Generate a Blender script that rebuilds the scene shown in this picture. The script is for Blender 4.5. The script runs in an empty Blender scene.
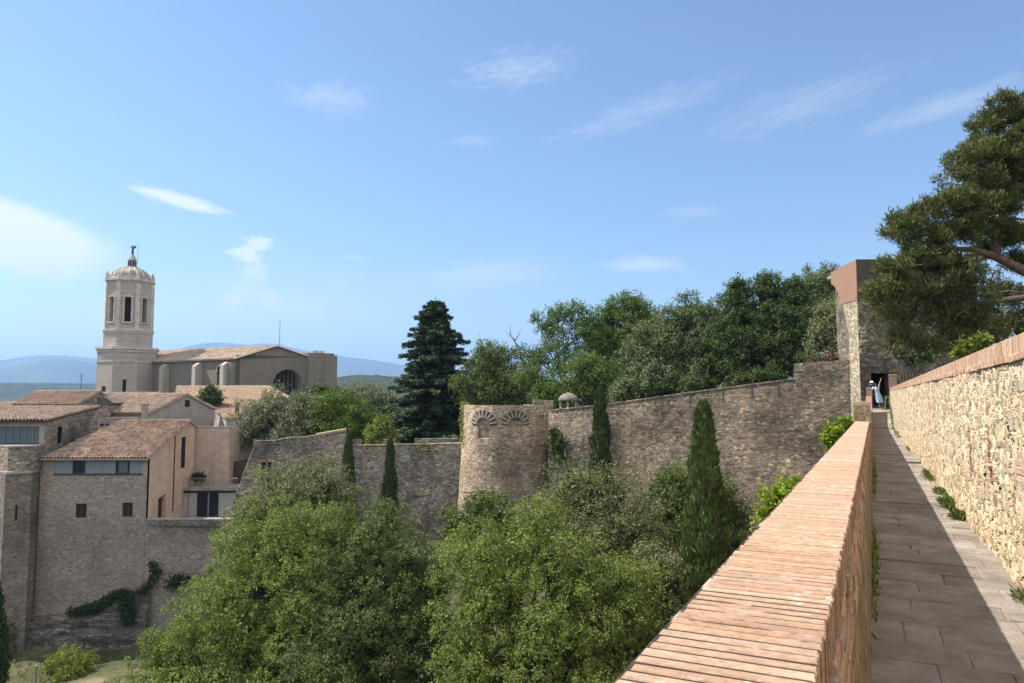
import bpy, math, random
import numpy as np
from mathutils import Vector, Matrix, noise as mnoise

R_ = math.radians
scene = bpy.context.scene
COL = scene.collection
RNG = np.random.default_rng(7)
random.seed(7)

# ------------------------------------------------------------------ camera model
FPX, CXP, CYP = 740.0, 512.0, 341.5
HOR = 396.0                                   # row of the true horizon
PITCH = math.atan((HOR - CYP) / FPX)
_F = np.array([0, math.cos(PITCH), math.sin(PITCH)])
_U = np.array([0, -math.sin(PITCH), math.cos(PITCH)])

def ray(px, py):
    d = np.array([1.0, 0, 0]) * ((px - CXP) / FPX) + _F + _U * ((CYP - py) / FPX)
    return d / np.linalg.norm(d)

def W(px, py, Y):
    """world point seen at photo position (px,py) at forward distance Y (metres)"""
    d = ray(px, py)
    return d * (Y / d[1])

def XA(px, Y):
    return float(W(px, HOR, Y)[0])

def ZA(py, Y, px=512):
    return float(W(px, py, Y)[2])

# path frame: s runs along the wall walk, l to the right of the camera
_d = ray(873, HOR); _d[2] = 0; _d /= np.linalg.norm(_d)
DV = _d; RV = np.array([_d[1], -_d[0], 0.0])
SLOPE = -0.0073
EYE = 1.55
def PW(s, l, z):
    """point of the path frame; z is measured from the camera's eye and follows the walk's slope"""
    p = DV * s + RV * l
    return np.array([p[0], p[1], z + SLOPE * s])

# ------------------------------------------------------------------ object helpers
def tag(o, label=None, cat=None, group=None, kind=None):
    if label: o['label'] = label
    if cat: o['category'] = cat
    if group: o['group'] = group
    if kind: o['kind'] = kind
    return o

def thing(name, loc, label, cat, group=None):
    o = bpy.data.objects.new(name, None)
    COL.objects.link(o)
    o.location = Vector([float(v) for v in loc])
    o.empty_display_size = 0.3
    tag(o, label, cat, group)
    return o

def world_of(o):
    v = Vector((0, 0, 0))
    while o is not None:
        v = v + o.location
        o = o.parent
    return v

def link_mesh(name, me, mats, parent=None, origin=(0, 0, 0)):
    o = bpy.data.objects.new(name, me)
    COL.objects.link(o)
    for m in (mats if isinstance(mats, (list, tuple)) else [mats]):
        me.materials.append(m)
    org = Vector([float(v) for v in origin])
    if parent is not None:
        o.parent = parent
        o.location = org - world_of(parent)
    else:
        o.location = org
    return o

class MB:
    """collects polygons in world coordinates; build() links them as one mesh"""
    def __init__(self):
        self.v = []; self.f = []; self.mi = []; self.uv = []; self.has_uv = False
    def add(self, verts, faces, mi=0, uvs=None):
        b = len(self.v)
        self.v.extend([tuple(float(c) for c in p) for p in verts])
        for i, f in enumerate(faces):
            self.f.append(tuple(b + k for k in f)); self.mi.append(mi)
            if uvs is not None:
                self.uv.append(uvs[i]); self.has_uv = True
            else:
                self.uv.append(None)
    def quad(self, a, b, c, d, mi=0, uv=None):
        self.add([a, b, c, d], [(0, 1, 2, 3)], mi, [uv] if uv else None)
    def box(self, lo, hi, mi=0):
        x0, y0, z0 = lo; x1, y1, z1 = hi
        self.add([(x0,y0,z0),(x1,y0,z0),(x1,y1,z0),(x0,y1,z0),(x0,y0,z1),(x1,y0,z1),(x1,y1,z1),(x0,y1,z1)],
                 [(0,3,2,1),(4,5,6,7),(0,1,5,4),(1,2,6,5),(2,3,7,6),(3,0,4,7)], mi)
    def obox(self, c, ax, ay, az, mi=0):
        """box centred on c with half-axis vectors"""
        c, ax, ay, az = [np.array(t, float) for t in (c, ax, ay, az)]
        P = [c + sx*ax + sy*ay + sz*az for sz in (-1,1) for sx, sy in ((-1,-1),(1,-1),(1,1),(-1,1))]
        self.add(P, [(0,3,2,1),(4,5,6,7),(0,1,5,4),(1,2,6,5),(2,3,7,6),(3,0,4,7)], mi)
    def cbox(self, c, ax, ay, az, ch, mi=0, jit=0.0):
        """box whose four upper edges are worn back by ch"""
        c, ax, ay, az = [np.array(t, float) for t in (c, ax, ay, az)]
        lx, ly, lz = [np.linalg.norm(t) for t in (ax, ay, az)]
        fx, fy = max(0.05, 1 - ch/lx), max(0.05, 1 - ch/ly); fz = 1 - ch/lz
        P = []
        for z, kx, ky in ((-1,1,1),(fz,1,1),(1,fx,fy)):
            for sx, sy in ((-1,-1),(1,-1),(1,1),(-1,1)):
                P.append(c + sx*kx*ax + sy*ky*ay + z*az + (RNG.normal(0, jit, 3) if jit else 0))
        F = [(0,3,2,1),(8,9,10,11)]
        for k in (0, 4):
            for i in range(4):
                j = (i+1) % 4
                F.append((k+i, k+j, k+4+j, k+4+i))
        self.add(P, F, mi)
    def prism(self, foot, z0, z1, mi=0, top=True, bottom=True):
        """vertical prism on a counter-clockwise footprint; z0/z1 may be lists"""
        n = len(foot)
        a = z0 if hasattr(z0, '__len__') else [z0]*n
        b = z1 if hasattr(z1, '__len__') else [z1]*n
        P = [(p[0], p[1], a[i]) for i, p in enumerate(foot)] + [(p[0], p[1], b[i]) for i, p in enumerate(foot)]
        F = [(i, (i+1) % n, n+(i+1) % n, n+i) for i in range(n)]
        if top: F.append(tuple(range(n, 2*n)))
        if bottom: F.append(tuple(range(n-1, -1, -1)))
        self.add(P, F, mi)
    def extrude(self, poly, t, mi=0):
        """flat polygon (3-D points) thickened by the vector t"""
        n = len(poly); t = np.array(t, float)
        P = [np.array(p, float) for p in poly]; Q = [p + t for p in P]
        F = [tuple(range(n)), tuple(range(2*n-1, n-1, -1))]
        F += [(i, n+i, n+(i+1) % n, (i+1) % n) for i in range(n)]
        self.add(P+Q, F, mi)
    def tube(self, pts, rad, n=7, mi=0, cap=True):
        pts = [np.array(p, float) for p in pts]
        rad = rad if hasattr(rad, '__len__') else [rad]*len(pts)
        P = []; F = []
        for i, p in enumerate(pts):
            t = pts[min(i+1, len(pts)-1)] - pts[max(i-1, 0)]
            t = t / (np.linalg.norm(t) + 1e-9)
            up = np.array([0, 0, 1.0]) if abs(t[2]) < .9 else np.array([1.0, 0, 0])
            u = np.cross(t, up); u /= np.linalg.norm(u); w = np.cross(t, u)
            for k in range(n):
                a = 2*math.pi*k/n
                P.append(p + rad[i]*(math.cos(a)*u + math.sin(a)*w))
        for i in range(len(pts)-1):
            for k in range(n):
                j = (k+1) % n
                F.append((i*n+k, (i+1)*n+k, (i+1)*n+j, i*n+j))
        if cap:
            F.append(tuple(range(n))); F.append(tuple(range(len(pts)*n-1, (len(pts)-1)*n-1, -1)))
        self.add(P, F, mi)
    def lathe(self, c, prof, n=16, mi=0, rot=0.0):
        """(radius, height) profile turned round the vertical through c"""
        P = []; F = []
        for r, z in prof:
            for k in range(n):
                a = rot + 2*math.pi*k/n
                P.append((c[0]+r*math.cos(a), c[1]+r*math.sin(a), c[2]+z))
        for i in range(len(prof)-1):
            for k in range(n):
                j = (k+1) % n
                F.append((i*n+k, i*n+j, (i+1)*n+j, (i+1)*n+k))
        F.append(tuple(range(n-1, -1, -1))); F.append(tuple(range((len(prof)-1)*n, len(prof)*n)))
        self.add(P, F, mi)
    def grid(self, fn, nu, nv, mi=0, uvf=None):
        P = [fn(i/nu, j/nv) for j in range(nv+1) for i in range(nu+1)]
        F = []; U = []
        for j in range(nv):
            for i in range(nu):
                k = j*(nu+1)+i
                F.append((k, k+1, k+nu+2, k+nu+1))
                if uvf: U.append([uvf(i/nu, j/nv), uvf((i+1)/nu, j/nv), uvf((i+1)/nu, (j+1)/nv), uvf(i/nu, (j+1)/nv)])
        self.add(P, F, mi, U if uvf else None)
    def build(self, name, mats, parent=None, origin=None, smooth=False):
        me = bpy.data.meshes.new(name)
        if origin is None:
            origin = tuple(world_of(parent)) if parent is not None else (0, 0, 0)
        ox, oy, oz = origin
        me.from_pydata([(a-ox, b-oy, c-oz) for a, b, c in self.v], [], self.f)
        if not self.has_uv and len(self.f) < 6000:
            for i, f in enumerate(self.f):              # metre UVs from each face's own plane
                P = [np.array(self.v[k]) for k in f]
                n = np.cross(P[1]-P[0], P[2]-P[0]); L = np.linalg.norm(n); n = n/L if L > 1e-12 else np.array([0, 0, 1.0])
                if abs(n[2]) < .75:
                    tx, ty = -n[1], n[0]; q = math.hypot(tx, ty); tx /= q; ty /= q
                    self.uv[i] = [(p[0]*tx + p[1]*ty, p[2]) for p in P]
                else: self.uv[i] = [(p[0], p[1]) for p in P]
            self.has_uv = True
        if self.has_uv:
            ul = me.uv_layers.new(name='UVMap')
            flat = []
            for f, u in zip(self.f, self.uv):
                for k in range(len(f)):
                    flat += list(u[k]) if u else [0.0, 0.0]
            ul.data.foreach_set('uv', flat)
        me.polygons.foreach_set('material_index', self.mi)
        if smooth:
            me.polygons.foreach_set('use_smooth', [True]*len(self.f))
        me.update()
        return link_mesh(name, me, mats, parent, origin)

def quads_mesh(name, V, mat, parent=None, origin=(0, 0, 0)):
    """V: (N,4,3) array of quads -> one mesh object (fast path for foliage)"""
    n = V.shape[0]
    me = bpy.data.meshes.new(name)
    me.vertices.add(n*4)
    v = (V.reshape(-1, 3) - np.array(origin)).astype(np.float32)
    me.vertices.foreach_set('co', v.ravel())
    me.loops.add(n*4)
    me.loops.foreach_set('vertex_index', np.arange(n*4, dtype=np.int32))
    me.polygons.add(n)
    me.polygons.foreach_set('loop_start', np.arange(0, n*4, 4, dtype=np.int32))
    me.update(calc_edges=True)
    return link_mesh(name, me, mat, parent, origin)

# ------------------------------------------------------------------ node helpers
def nd(t, typ, ins=None, **kw):
    n = t.nodes.new(typ)
    for k, v in kw.items(): setattr(n, k, v)
    for k, v in (ins or {}).items():
        s = n.inputs[k]
        if isinstance(v, bpy.types.NodeSocket): t.links.new(v, s)
        else: s.default_value = v
    return n

def mth(t, op, a, b=None, c=None, clamp=False):
    ins = {0: a}
    if b is not None: ins[1] = b
    if c is not None: ins[2] = c
    return nd(t, 'ShaderNodeMath', ins, operation=op, use_clamp=clamp).outputs[0]

def ramp(t, fac, stops, interp='LINEAR'):
    n = nd(t, 'ShaderNodeValToRGB', {0: fac})
    cr = n.color_ramp; cr.interpolation = interp
    while len(cr.elements) < len(stops): cr.elements.new(0.5)
    for e, (p, c) in zip(cr.elements, stops):
        e.position = p
        e.color = (c[0], c[1], c[2], 1) if hasattr(c, '__len__') else (c, c, c, 1)
    return n.outputs[0]

def mixc(t, fac, a, b, mode='MIX'):
    n = t.nodes.new('ShaderNodeMix'); n.data_type = 'RGBA'; n.blend_type = mode
    for s, v in ((n.inputs[0], fac), (n.inputs[6], a), (n.inputs[7], b)):
        if isinstance(v, bpy.types.NodeSocket): t.links.new(v, s)
        else: s.default_value = (*v, 1) if hasattr(v, '__len__') and len(v) == 3 else v
    return n.outputs[2]

def noise(t, vec, scale, detail=4, rough=.6, out=0):
    return nd(t, 'ShaderNodeTexNoise', {'Vector': vec, 'Scale': scale, 'Detail': detail, 'Roughness': rough}).outputs[out]

def new_mat(name):
    m = bpy.data.materials.new(name); m.use_nodes = True
    t = m.node_tree; t.nodes.clear()
    out = t.nodes.new('ShaderNodeOutputMaterial')
    b = t.nodes.new('ShaderNodeBsdfPrincipled')
    b.inputs['Roughness'].default_value = .9
    b.inputs['Specular IOR Level'].default_value = .25
    t.links.new(b.outputs[0], out.inputs[0])
    return m, t, b, out

def bump(t, b, h, strength, dist):
    n = nd(t, 'ShaderNodeBump', {'Height': h, 'Strength': strength, 'Distance': dist})
    t.links.new(n.outputs[0], b.inputs['Normal'])
    return n

def obj_co(t, scale=(1, 1, 1)):
    tc = t.nodes.new('ShaderNodeTexCoord')
    if scale == (1, 1, 1): return tc.outputs['Object']
    return nd(t, 'ShaderNodeVectorMath', {0: tc.outputs['Object'], 1: scale}, operation='MULTIPLY').outputs[0]

def plain(name, col, rough=.8, metal=0.0, vary=.25, scale=3.0, bmp=0.0):
    m, t, b, o = new_mat(name)
    co = obj_co(t)
    n = noise(t, co, scale, 6, .65)
    lo = tuple(max(0, c*(1-vary)) for c in col); hi = tuple(min(1, c*(1+vary)) for c in col)
    t.links.new(ramp(t, n, [(.3, lo), (.7, hi)]), b.inputs['Base Color'])
    b.inputs['Roughness'].default_value = rough; b.inputs['Metallic'].default_value = metal
    if bmp: bump(t, b, noise(t, co, scale*9, 4), bmp, .02)
    return m

def rubble(name, size, pal, mortar, flat=1.6, gap=.09, relief=.03, stain=(.05,.045,.035), stain_amt=.5, stain_scale=.35,
           distort=.25, disp=False, fine=40.0, weather=0.0, smear=.66, tones=(.6, 1.3)):
    """random stone masonry: stones of about SIZE metres, each its own tone, mortar between, weather stains"""
    m, t, b, o = new_mat(name)
    base = obj_co(t)
    co = nd(t, 'ShaderNodeVectorMath', {0: base, 1: (1/size, 1/size, flat/size)}, operation='MULTIPLY').outputs[0]
    wob = noise(t, co, .9, 3, .6, 1)
    wob = nd(t, 'ShaderNodeVectorMath', {0: wob, 1: (.5, .5, .5)}, operation='SUBTRACT').outputs[0]
    wob = nd(t, 'ShaderNodeVectorMath', {0: wob, 'Scale': distort*2}, operation='SCALE').outputs[0]
    co2 = nd(t, 'ShaderNodeVectorMath', {0: co, 1: wob}, operation='ADD').outputs[0]
    v1 = nd(t, 'ShaderNodeTexVoronoi', {'Vector': co2, 'Scale': 1.0}, feature='F1')
    v2 = nd(t, 'ShaderNodeTexVoronoi', {'Vector': co2, 'Scale': 1.0}, feature='DISTANCE_TO_EDGE')
    rnd = nd(t, 'ShaderNodeSeparateColor', {0: v1.outputs['Color']})
    n = len(pal)
    stone = ramp(t, rnd.outputs[0], [(i/max(1, n-1)*.86+.07, c) for i, c in enumerate(pal)])
    tone = nd(t, 'ShaderNodeMapRange', {0: rnd.outputs[1], 1: 0, 2: 1, 3: tones[0], 4: tones[1]}).outputs[0]
    stone = mixc(t, 1.0, stone, nd(t, 'ShaderNodeCombineColor', {0: tone, 1: tone, 2: tone}).outputs[0], 'MULTIPLY')
    fn = noise(t, base, fine, 6, .7)
    stone = mixc(t, .55, stone, ramp(t, fn, [(.25, (.35,.33,.3)), (.75, (1,1,1))]), 'MULTIPLY')
    edge = ramp(t, v2.outputs['Distance'], [(gap*.35, 0), (gap, 1)])
    gn = noise(t, co, .35, 4)
    edge = mth(t, 'MAXIMUM', edge, ramp(t, gn, [(smear, 0), (smear+.08, .75)]))     # here and there the mortar is smeared flush
    col = mixc(t, edge, mixc(t, .4, mortar, ramp(t, fn, [(.3, .3), (.7, 1)]), 'MULTIPLY'), stone)
    st = noise(t, nd(t, 'ShaderNodeVectorMath', {0: base, 1: (1, 1, .45)}, operation='MULTIPLY').outputs[0], stain_scale, 8, .72)
    sf = ramp(t, st, [(.47, 0), (.68, stain_amt)])
    col = mixc(t, sf, col, stain)
    lt = noise(t, base, stain_scale*.6, 5, .6)
    col = mixc(t, mth(t, 'MULTIPLY', lt, .35), col, mixc(t, .5, col, (.34, .27, .19)))
    if weather:
        bw_ = noise(t, base, .13, 6, .62)
        col = mixc(t, weather, col, ramp(t, bw_, [(.37, (.42,.42,.43)), (.5, (.95,.93,.91)), (.63, (1.55,1.42,1.24))]), 'MULTIPLY')
        sv = nd(t, 'ShaderNodeVectorMath', {0: base, 1: (.35, .35, 2.6)}, operation='MULTIPLY').outputs[0]
        sm = noise(t, sv, .8, 5, .65)
        col = mixc(t, ramp(t, sm, [(.61, 0), (.68, weather*.8)]), col, (.055,.05,.045))
    t.links.new(col, b.inputs['Base Color'])
    h = mth(t, 'ADD', mth(t, 'MULTIPLY', edge, mth(t, 'ADD', .55, mth(t, 'MULTIPLY', rnd.outputs[2], .6))), mth(t, 'MULTIPLY', fn, .35))
    if disp:
        d = nd(t, 'ShaderNodeDisplacement', {'Height': h, 'Midlevel': .6, 'Scale': relief})
        t.links.new(d.outputs[0], o.inputs['Displacement'])
        m.displacement_method = 'BOTH'
    else:
        bump(t, b, h, .9, relief)
    b.inputs['Roughness'].default_value = .95; b.inputs['Specular IOR Level'].default_value = .15
    return m

def coursed(name, bw, bh, c1, c2, mortar, gap=.012, relief=.02, stain=(.06,.055,.05), stain_amt=.5, stain_scale=.3, uvmode=False, streak=False):
    """squared blocks or bricks in courses; uses the mesh's metre UVs"""
    m, t, b, o = new_mat(name)
    tc = t.nodes.new('ShaderNodeTexCoord'); base = tc.outputs['Object']
    uv = tc.outputs['UV']
    wob = noise(t, base, 2.2, 3, .6, 1)
    wob = nd(t, 'ShaderNodeVectorMath', {0: wob, 1: (.5,.5,.5)}, operation='SUBTRACT').outputs[0]
    wob = nd(t, 'ShaderNodeVectorMath', {0: wob, 'Scale': bh*.6}, operation='SCALE').outputs[0]
    co = nd(t, 'ShaderNodeVectorMath', {0: uv, 1: wob}, operation='ADD').outputs[0]
    br = nd(t, 'ShaderNodeTexBrick', {'Vector': co, 'Color1': (*c1, 1), 'Color2': (*c2, 1), 'Mortar': (*mortar, 1), 'Scale': 1.0,
            'Mortar Size': gap, 'Mortar Smooth': .3, 'Bias': 0.0, 'Brick Width': bw, 'Row Height': bh})
    fn = noise(t, base, 14, 6, .7)
    col = mixc(t, .6, br.outputs['Color'], ramp(t, fn, [(.25, (.4,.38,.35)), (.75, (1,1,1))]), 'MULTIPLY')
    sv = nd(t, 'ShaderNodeVectorMath', {0: base, 1: (1, 1, .18 if streak else .5)}, operation='MULTIPLY').outputs[0]
    st = noise(t, sv, stain_scale, 8, .7)
    col = mixc(t, ramp(t, st, [(.45, 0), (.7, stain_amt)]), col, stain)
    t.links.new(col, b.inputs['Base Color'])
    h = mth(t, 'ADD', mth(t, 'SUBTRACT', 1.0, br.outputs['Fac']), mth(t, 'MULTIPLY', fn, .5))
    bump(t, b, h, .8, relief)
    b.inputs['Roughness'].default_value = .95; b.inputs['Specular IOR Level'].default_value = .15
    return m

def plaster(name, col, streak_col, amt=.5, sc=.5):
    m, t, b, o = new_mat(name)
    base = obj_co(t)
    n1 = noise(t, base, 1.1, 7, .65); n2 = noise(t, base, 18, 5, .7)
    c = ramp(t, n1, [(.3, tuple(x*.78 for x in col)), (.7, tuple(min(1, x*1.12) for x in col))])
    c = mixc(t, .35, c, ramp(t, n2, [(.3, .45), (.7, 1)]), 'MULTIPLY')
    sv = nd(t, 'ShaderNodeVectorMath', {0: base, 1: (1, 1, .09)}, operation='MULTIPLY').outputs[0]
    s = noise(t, sv, sc*2.2, 6, .7)
    c = mixc(t, ramp(t, s, [(.52, 0), (.72, amt)]), c, streak_col)
    t.links.new(c, b.inputs['Base Color'])
    bump(t, b, n2, .4, .01)
    return m

def tile_mat(name, pal, moss=(.16,.13,.09), moss_amt=.4):
    """clay tile colours, one tone per tile (UV counts tiles)"""
    m, t, b, o = new_mat(name)
    tc = t.nodes.new('ShaderNodeTexCoord')
    fl = nd(t, 'ShaderNodeVectorMath', {0: tc.outputs['UV']}, operation='FLOOR').outputs[0]
    wn = nd(t, 'ShaderNodeTexWhiteNoise', {'Vector': fl})
    wn.noise_dimensions = '2D'
    n = len(pal)
    c = ramp(t, wn.outputs[0], [(i/max(1, n-1), p) for i, p in enumerate(pal)])
    base = tc.outputs['Object']
    lg = noise(t, base, .45, 6, .65)
    c = mixc(t, ramp(t, lg, [(.42, 0), (.68, moss_amt)]), c, moss)
    fn = noise(t, base, 9, 6, .75)
    c = mixc(t, .5, c, ramp(t, fn, [(.25, (.35,.33,.3)), (.7, (1,1,1))]), 'MULTIPLY')
    t.links.new(c, b.inputs['Base Color'])
    b.inputs['Roughness'].default_value = .9
    return m

def leaf_mat(name, c1, c2, c3=None, trans=.25, rough=.72):
    m, t, b, o = new_mat(name)
    g = t.nodes.new('ShaderNodeNewGeometry')
    co = obj_co(t)
    n = noise(t, co, .55, 3, .6)
    f = mth(t, 'ADD', mth(t, 'MULTIPLY', g.outputs['Random Per Island'], .6), mth(t, 'MULTIPLY', n, .5), clamp=True)
    stops = [(.15, c1), (.75, c2)] + ([(.97, c3)] if c3 else [])
    c = ramp(t, f, stops)
    t.links.new(c, b.inputs['Base Color'])
    b.inputs['Roughness'].default_value = rough
    b.inputs['Specular IOR Level'].default_value = .15
    tr = nd(t, 'ShaderNodeBsdfTranslucent', {0: mixc(t, .55, c, (.11, .18, .03))})
    mx = nd(t, 'ShaderNodeMixShader', {0: trans, 1: b.outputs[0], 2: tr.outputs[0]})
    t.links.new(mx.outputs[0], o.inputs[0])
    return m
# ------------------------------------------------------------------ foliage
def unit(a):
    return a / (np.linalg.norm(a, axis=-1, keepdims=True) + 1e-9)

def rand_dirs(rng, n):
    return unit(rng.normal(size=(n, 3)))

def leaf_quads(P, A, N, L, Wd):
    """diamond leaves: base points P, axes A, rough normals N, lengths L, widths Wd"""
    S = unit(np.cross(A, N)); L = L[:, None]; Wd = Wd[:, None]
    mid = P + A*L*.45
    return np.stack([P, mid + S*Wd*.5, P + A*L, mid - S*Wd*.5], axis=1)

def clustered(rng, blobs, n=15, lo=.30, hi=.50):
    """break each crown lobe into a core and smaller leafy clumps on its surface"""
    out = []
    for c, r in blobs:
        c = np.array(c, float); r = np.array(r, float) if hasattr(r, '__len__') else np.array([r]*3, float)
        out.append((c, r*.54))
        k0 = rng.random()*6.28
        for i in range(n):
            if rng.random() < .12: continue
            zz = 1 - 1.72*(i+.5)/n; a = k0 + i*2.39996 + rng.normal(0, .25)
            q = math.sqrt(max(0, 1-zz*zz))
            d = unit(np.array([q*math.cos(a), q*math.sin(a), zz]) + rng.normal(0, .12, 3))
            f_ = rng.uniform(lo, hi) if rng.random() < .7 else rng.uniform(lo*.6, lo)
            out.append((c + d*r*(rng.uniform(.72, .92) if f_ > lo else rng.uniform(.9, 1.12)), r*f_*np.array([1, 1, rng.uniform(.7, 1.05)])))
    return out

def crown_points(rng, blobs, dens, lump=.28, nl=16, back=.5, inside=.72, low=.35):
    """points spread over a set of lumpy ellipsoids, with outward directions"""
    PT = []; DR = []
    B = [(np.array(c, float), np.array(r, float) if hasattr(r, '__len__') else np.array([r]*3, float)) for c, r in blobs]
    for i, (c, r) in enumerate(B):
        area = 4*math.pi*((r[0]*r[1])**1.6/3 + (r[0]*r[2])**1.6/3 + (r[1]*r[2])**1.6/3)**(1/1.6)
        n = int(area*dens)
        d = rand_dirs(rng, n)
        k = rand_dirs(rng, nl)
        dots = d @ k.T
        bumpv = np.max(np.exp((dots-1)*9), axis=1)
        rad = (1 - lump) + lump*1.25*bumpv
        rad = rad * (1 - np.abs(rng.normal(0, .10, n)))
        p = c + d*r*rad[:, None]
        keep = np.ones(n, bool)
        for j, (c2, r2) in enumerate(B):
            if j != i:
                keep &= (np.linalg.norm((p-c2)/r2, axis=1) > inside)
        view = unit(c[None, :])[0]
        facing = d @ (-view)
        keep &= (facing > -.25) | (rng.random(n) < back)
        keep &= (d[:, 2] > -.45) | (rng.random(n) < low)
        keep &= (bumpv > .12) | (rng.random(n) < .55)
        PT.append(p[keep]); DR.append(unit(d/r)[keep])
    return np.concatenate(PT), np.concatenate(DR)

def broad_crown(seed, blobs, leaf, dens=5.0, per=16, spread=.42, lump=.2, droop=0.0, back=.45, aspect=.55, core=True, clumps=17):
    """leafy crown: twigs on lumpy blobs, PER leaves on each; a few big inner leaves stop the light inside"""
    rng = np.random.default_rng(seed)
    lobes = clustered(rng, blobs, clumps) if clumps else blobs
    T, D = crown_points(rng, lobes, dens, lump, nl=9, back=back, low=.25)
    n = len(T)
    tw = unit(D + rng.normal(0, .45, (n, 3)) + np.array([0, 0, .35 - droop]))
    P = np.repeat(T, per, 0); A = np.repeat(tw, per, 0); O = np.repeat(D, per, 0)
    m = len(P)
    P = P + A*(rng.random((m, 1))*spread*1.5 - spread*.5) + rng.normal(0, spread*.34, (m, 3))
    ax = unit(A*.4 + rng.normal(0, .8, (m, 3)) - np.array([0, 0, droop]))
    nr = unit(O*.85 + np.array([0, 0, .40]) + rng.normal(0, .38, (m, 3)))
    L = leaf*(.65 + .7*rng.random(m))
    Q = [leaf_quads(P, ax, nr, L, L*aspect)]
    if core:
        for c, r in blobs:
            r = np.array(r, float) if hasattr(r, '__len__') else np.array([r]*3, float)
            k = int(300 + 260*float(np.mean(r))**2)
            d = rand_dirs(rng, k)
            p = np.array(c) + d*r*(.15 + .47*rng.random((k, 1))**.6)
            LL = leaf*(1.2 + 1.3*rng.random(k))
            Q.append(leaf_quads(p, rand_dirs(rng, k), unit(d + rng.normal(0, .5, (k, 3))), LL, LL*.8))
    return np.concatenate(Q)

def limbs(mb, base, blobs, r0, seed, fork=.35, lean=(0, 0)):
    """tapered trunk from base with a limb to each blob"""
    rnd = random.Random(seed)
    base = np.array(base, float)
    C = [np.array(c, float) for c, r in blobs]
    rad = [float(np.mean(r)) for c, r in blobs]
    top = sum(C)/len(C)
    zt = max(c[2] for c in C)
    fk = base + (top-base)*fork; fk[0] += lean[0]; fk[1] += lean[1]
    mid = (base+fk)/2 + np.array([rnd.uniform(-.25,.25), rnd.uniform(-.25,.25), 0])
    hi = np.array([top[0], top[1], fk[2] + (zt-fk[2])*.75])
    mb.tube([base - np.array([0,0,.3]), base + np.array([0,0,.35]), mid, fk, (fk+hi)/2 + np.array([rnd.uniform(-.3,.3), 0, 0]), hi],
            [r0*1.5, r0*1.1, r0*.9, r0*.75, r0*.45, r0*.12], 8)
    for i, c in enumerate(C):
        st = fk + (hi-fk)*rnd.uniform(0, .45)
        k1 = st + (c-st)*.5 + np.array([rnd.uniform(-.4,.4), rnd.uniform(-.4,.4), rnd.uniform(.0,.5)])
        mb.tube([st, k1, c], [r0*.42, r0*.28, r0*.08], 6)
        for _ in range(3):
            e = c + np.array([rnd.gauss(0, 1), rnd.gauss(0, 1), abs(rnd.gauss(0, .8))])*.4*rad[i]
            mb.tube([k1 + (c-k1)*rnd.uniform(.2,.8), (k1+e)/2 + np.array([0, 0, .2]), e], [r0*.16, r0*.1, r0*.04], 5)

def tree(name, label, cat, base, blobs, seed, lmat, leaf, group=None, r0=.22, fork=.4, bark='bark', **kw):
    t = thing(name, base, label, cat, group)
    mb = MB(); limbs(mb, base, blobs, r0, seed, fork)
    mb.build('trunk', M[bark], t, smooth=True)
    quads_mesh('crown', broad_crown(seed, blobs, leaf, **kw), M[lmat], t, tuple(base))
    return t

def blob(px, py, Y, r, ry=None, rz=None):
    """crown lobe centred on a photo direction at distance Y, radii in photo pixels"""
    k = Y/FPX
    return (W(px, py, Y), (r*k, (ry if ry else r)*k, (rz if rz else r)*k))

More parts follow.
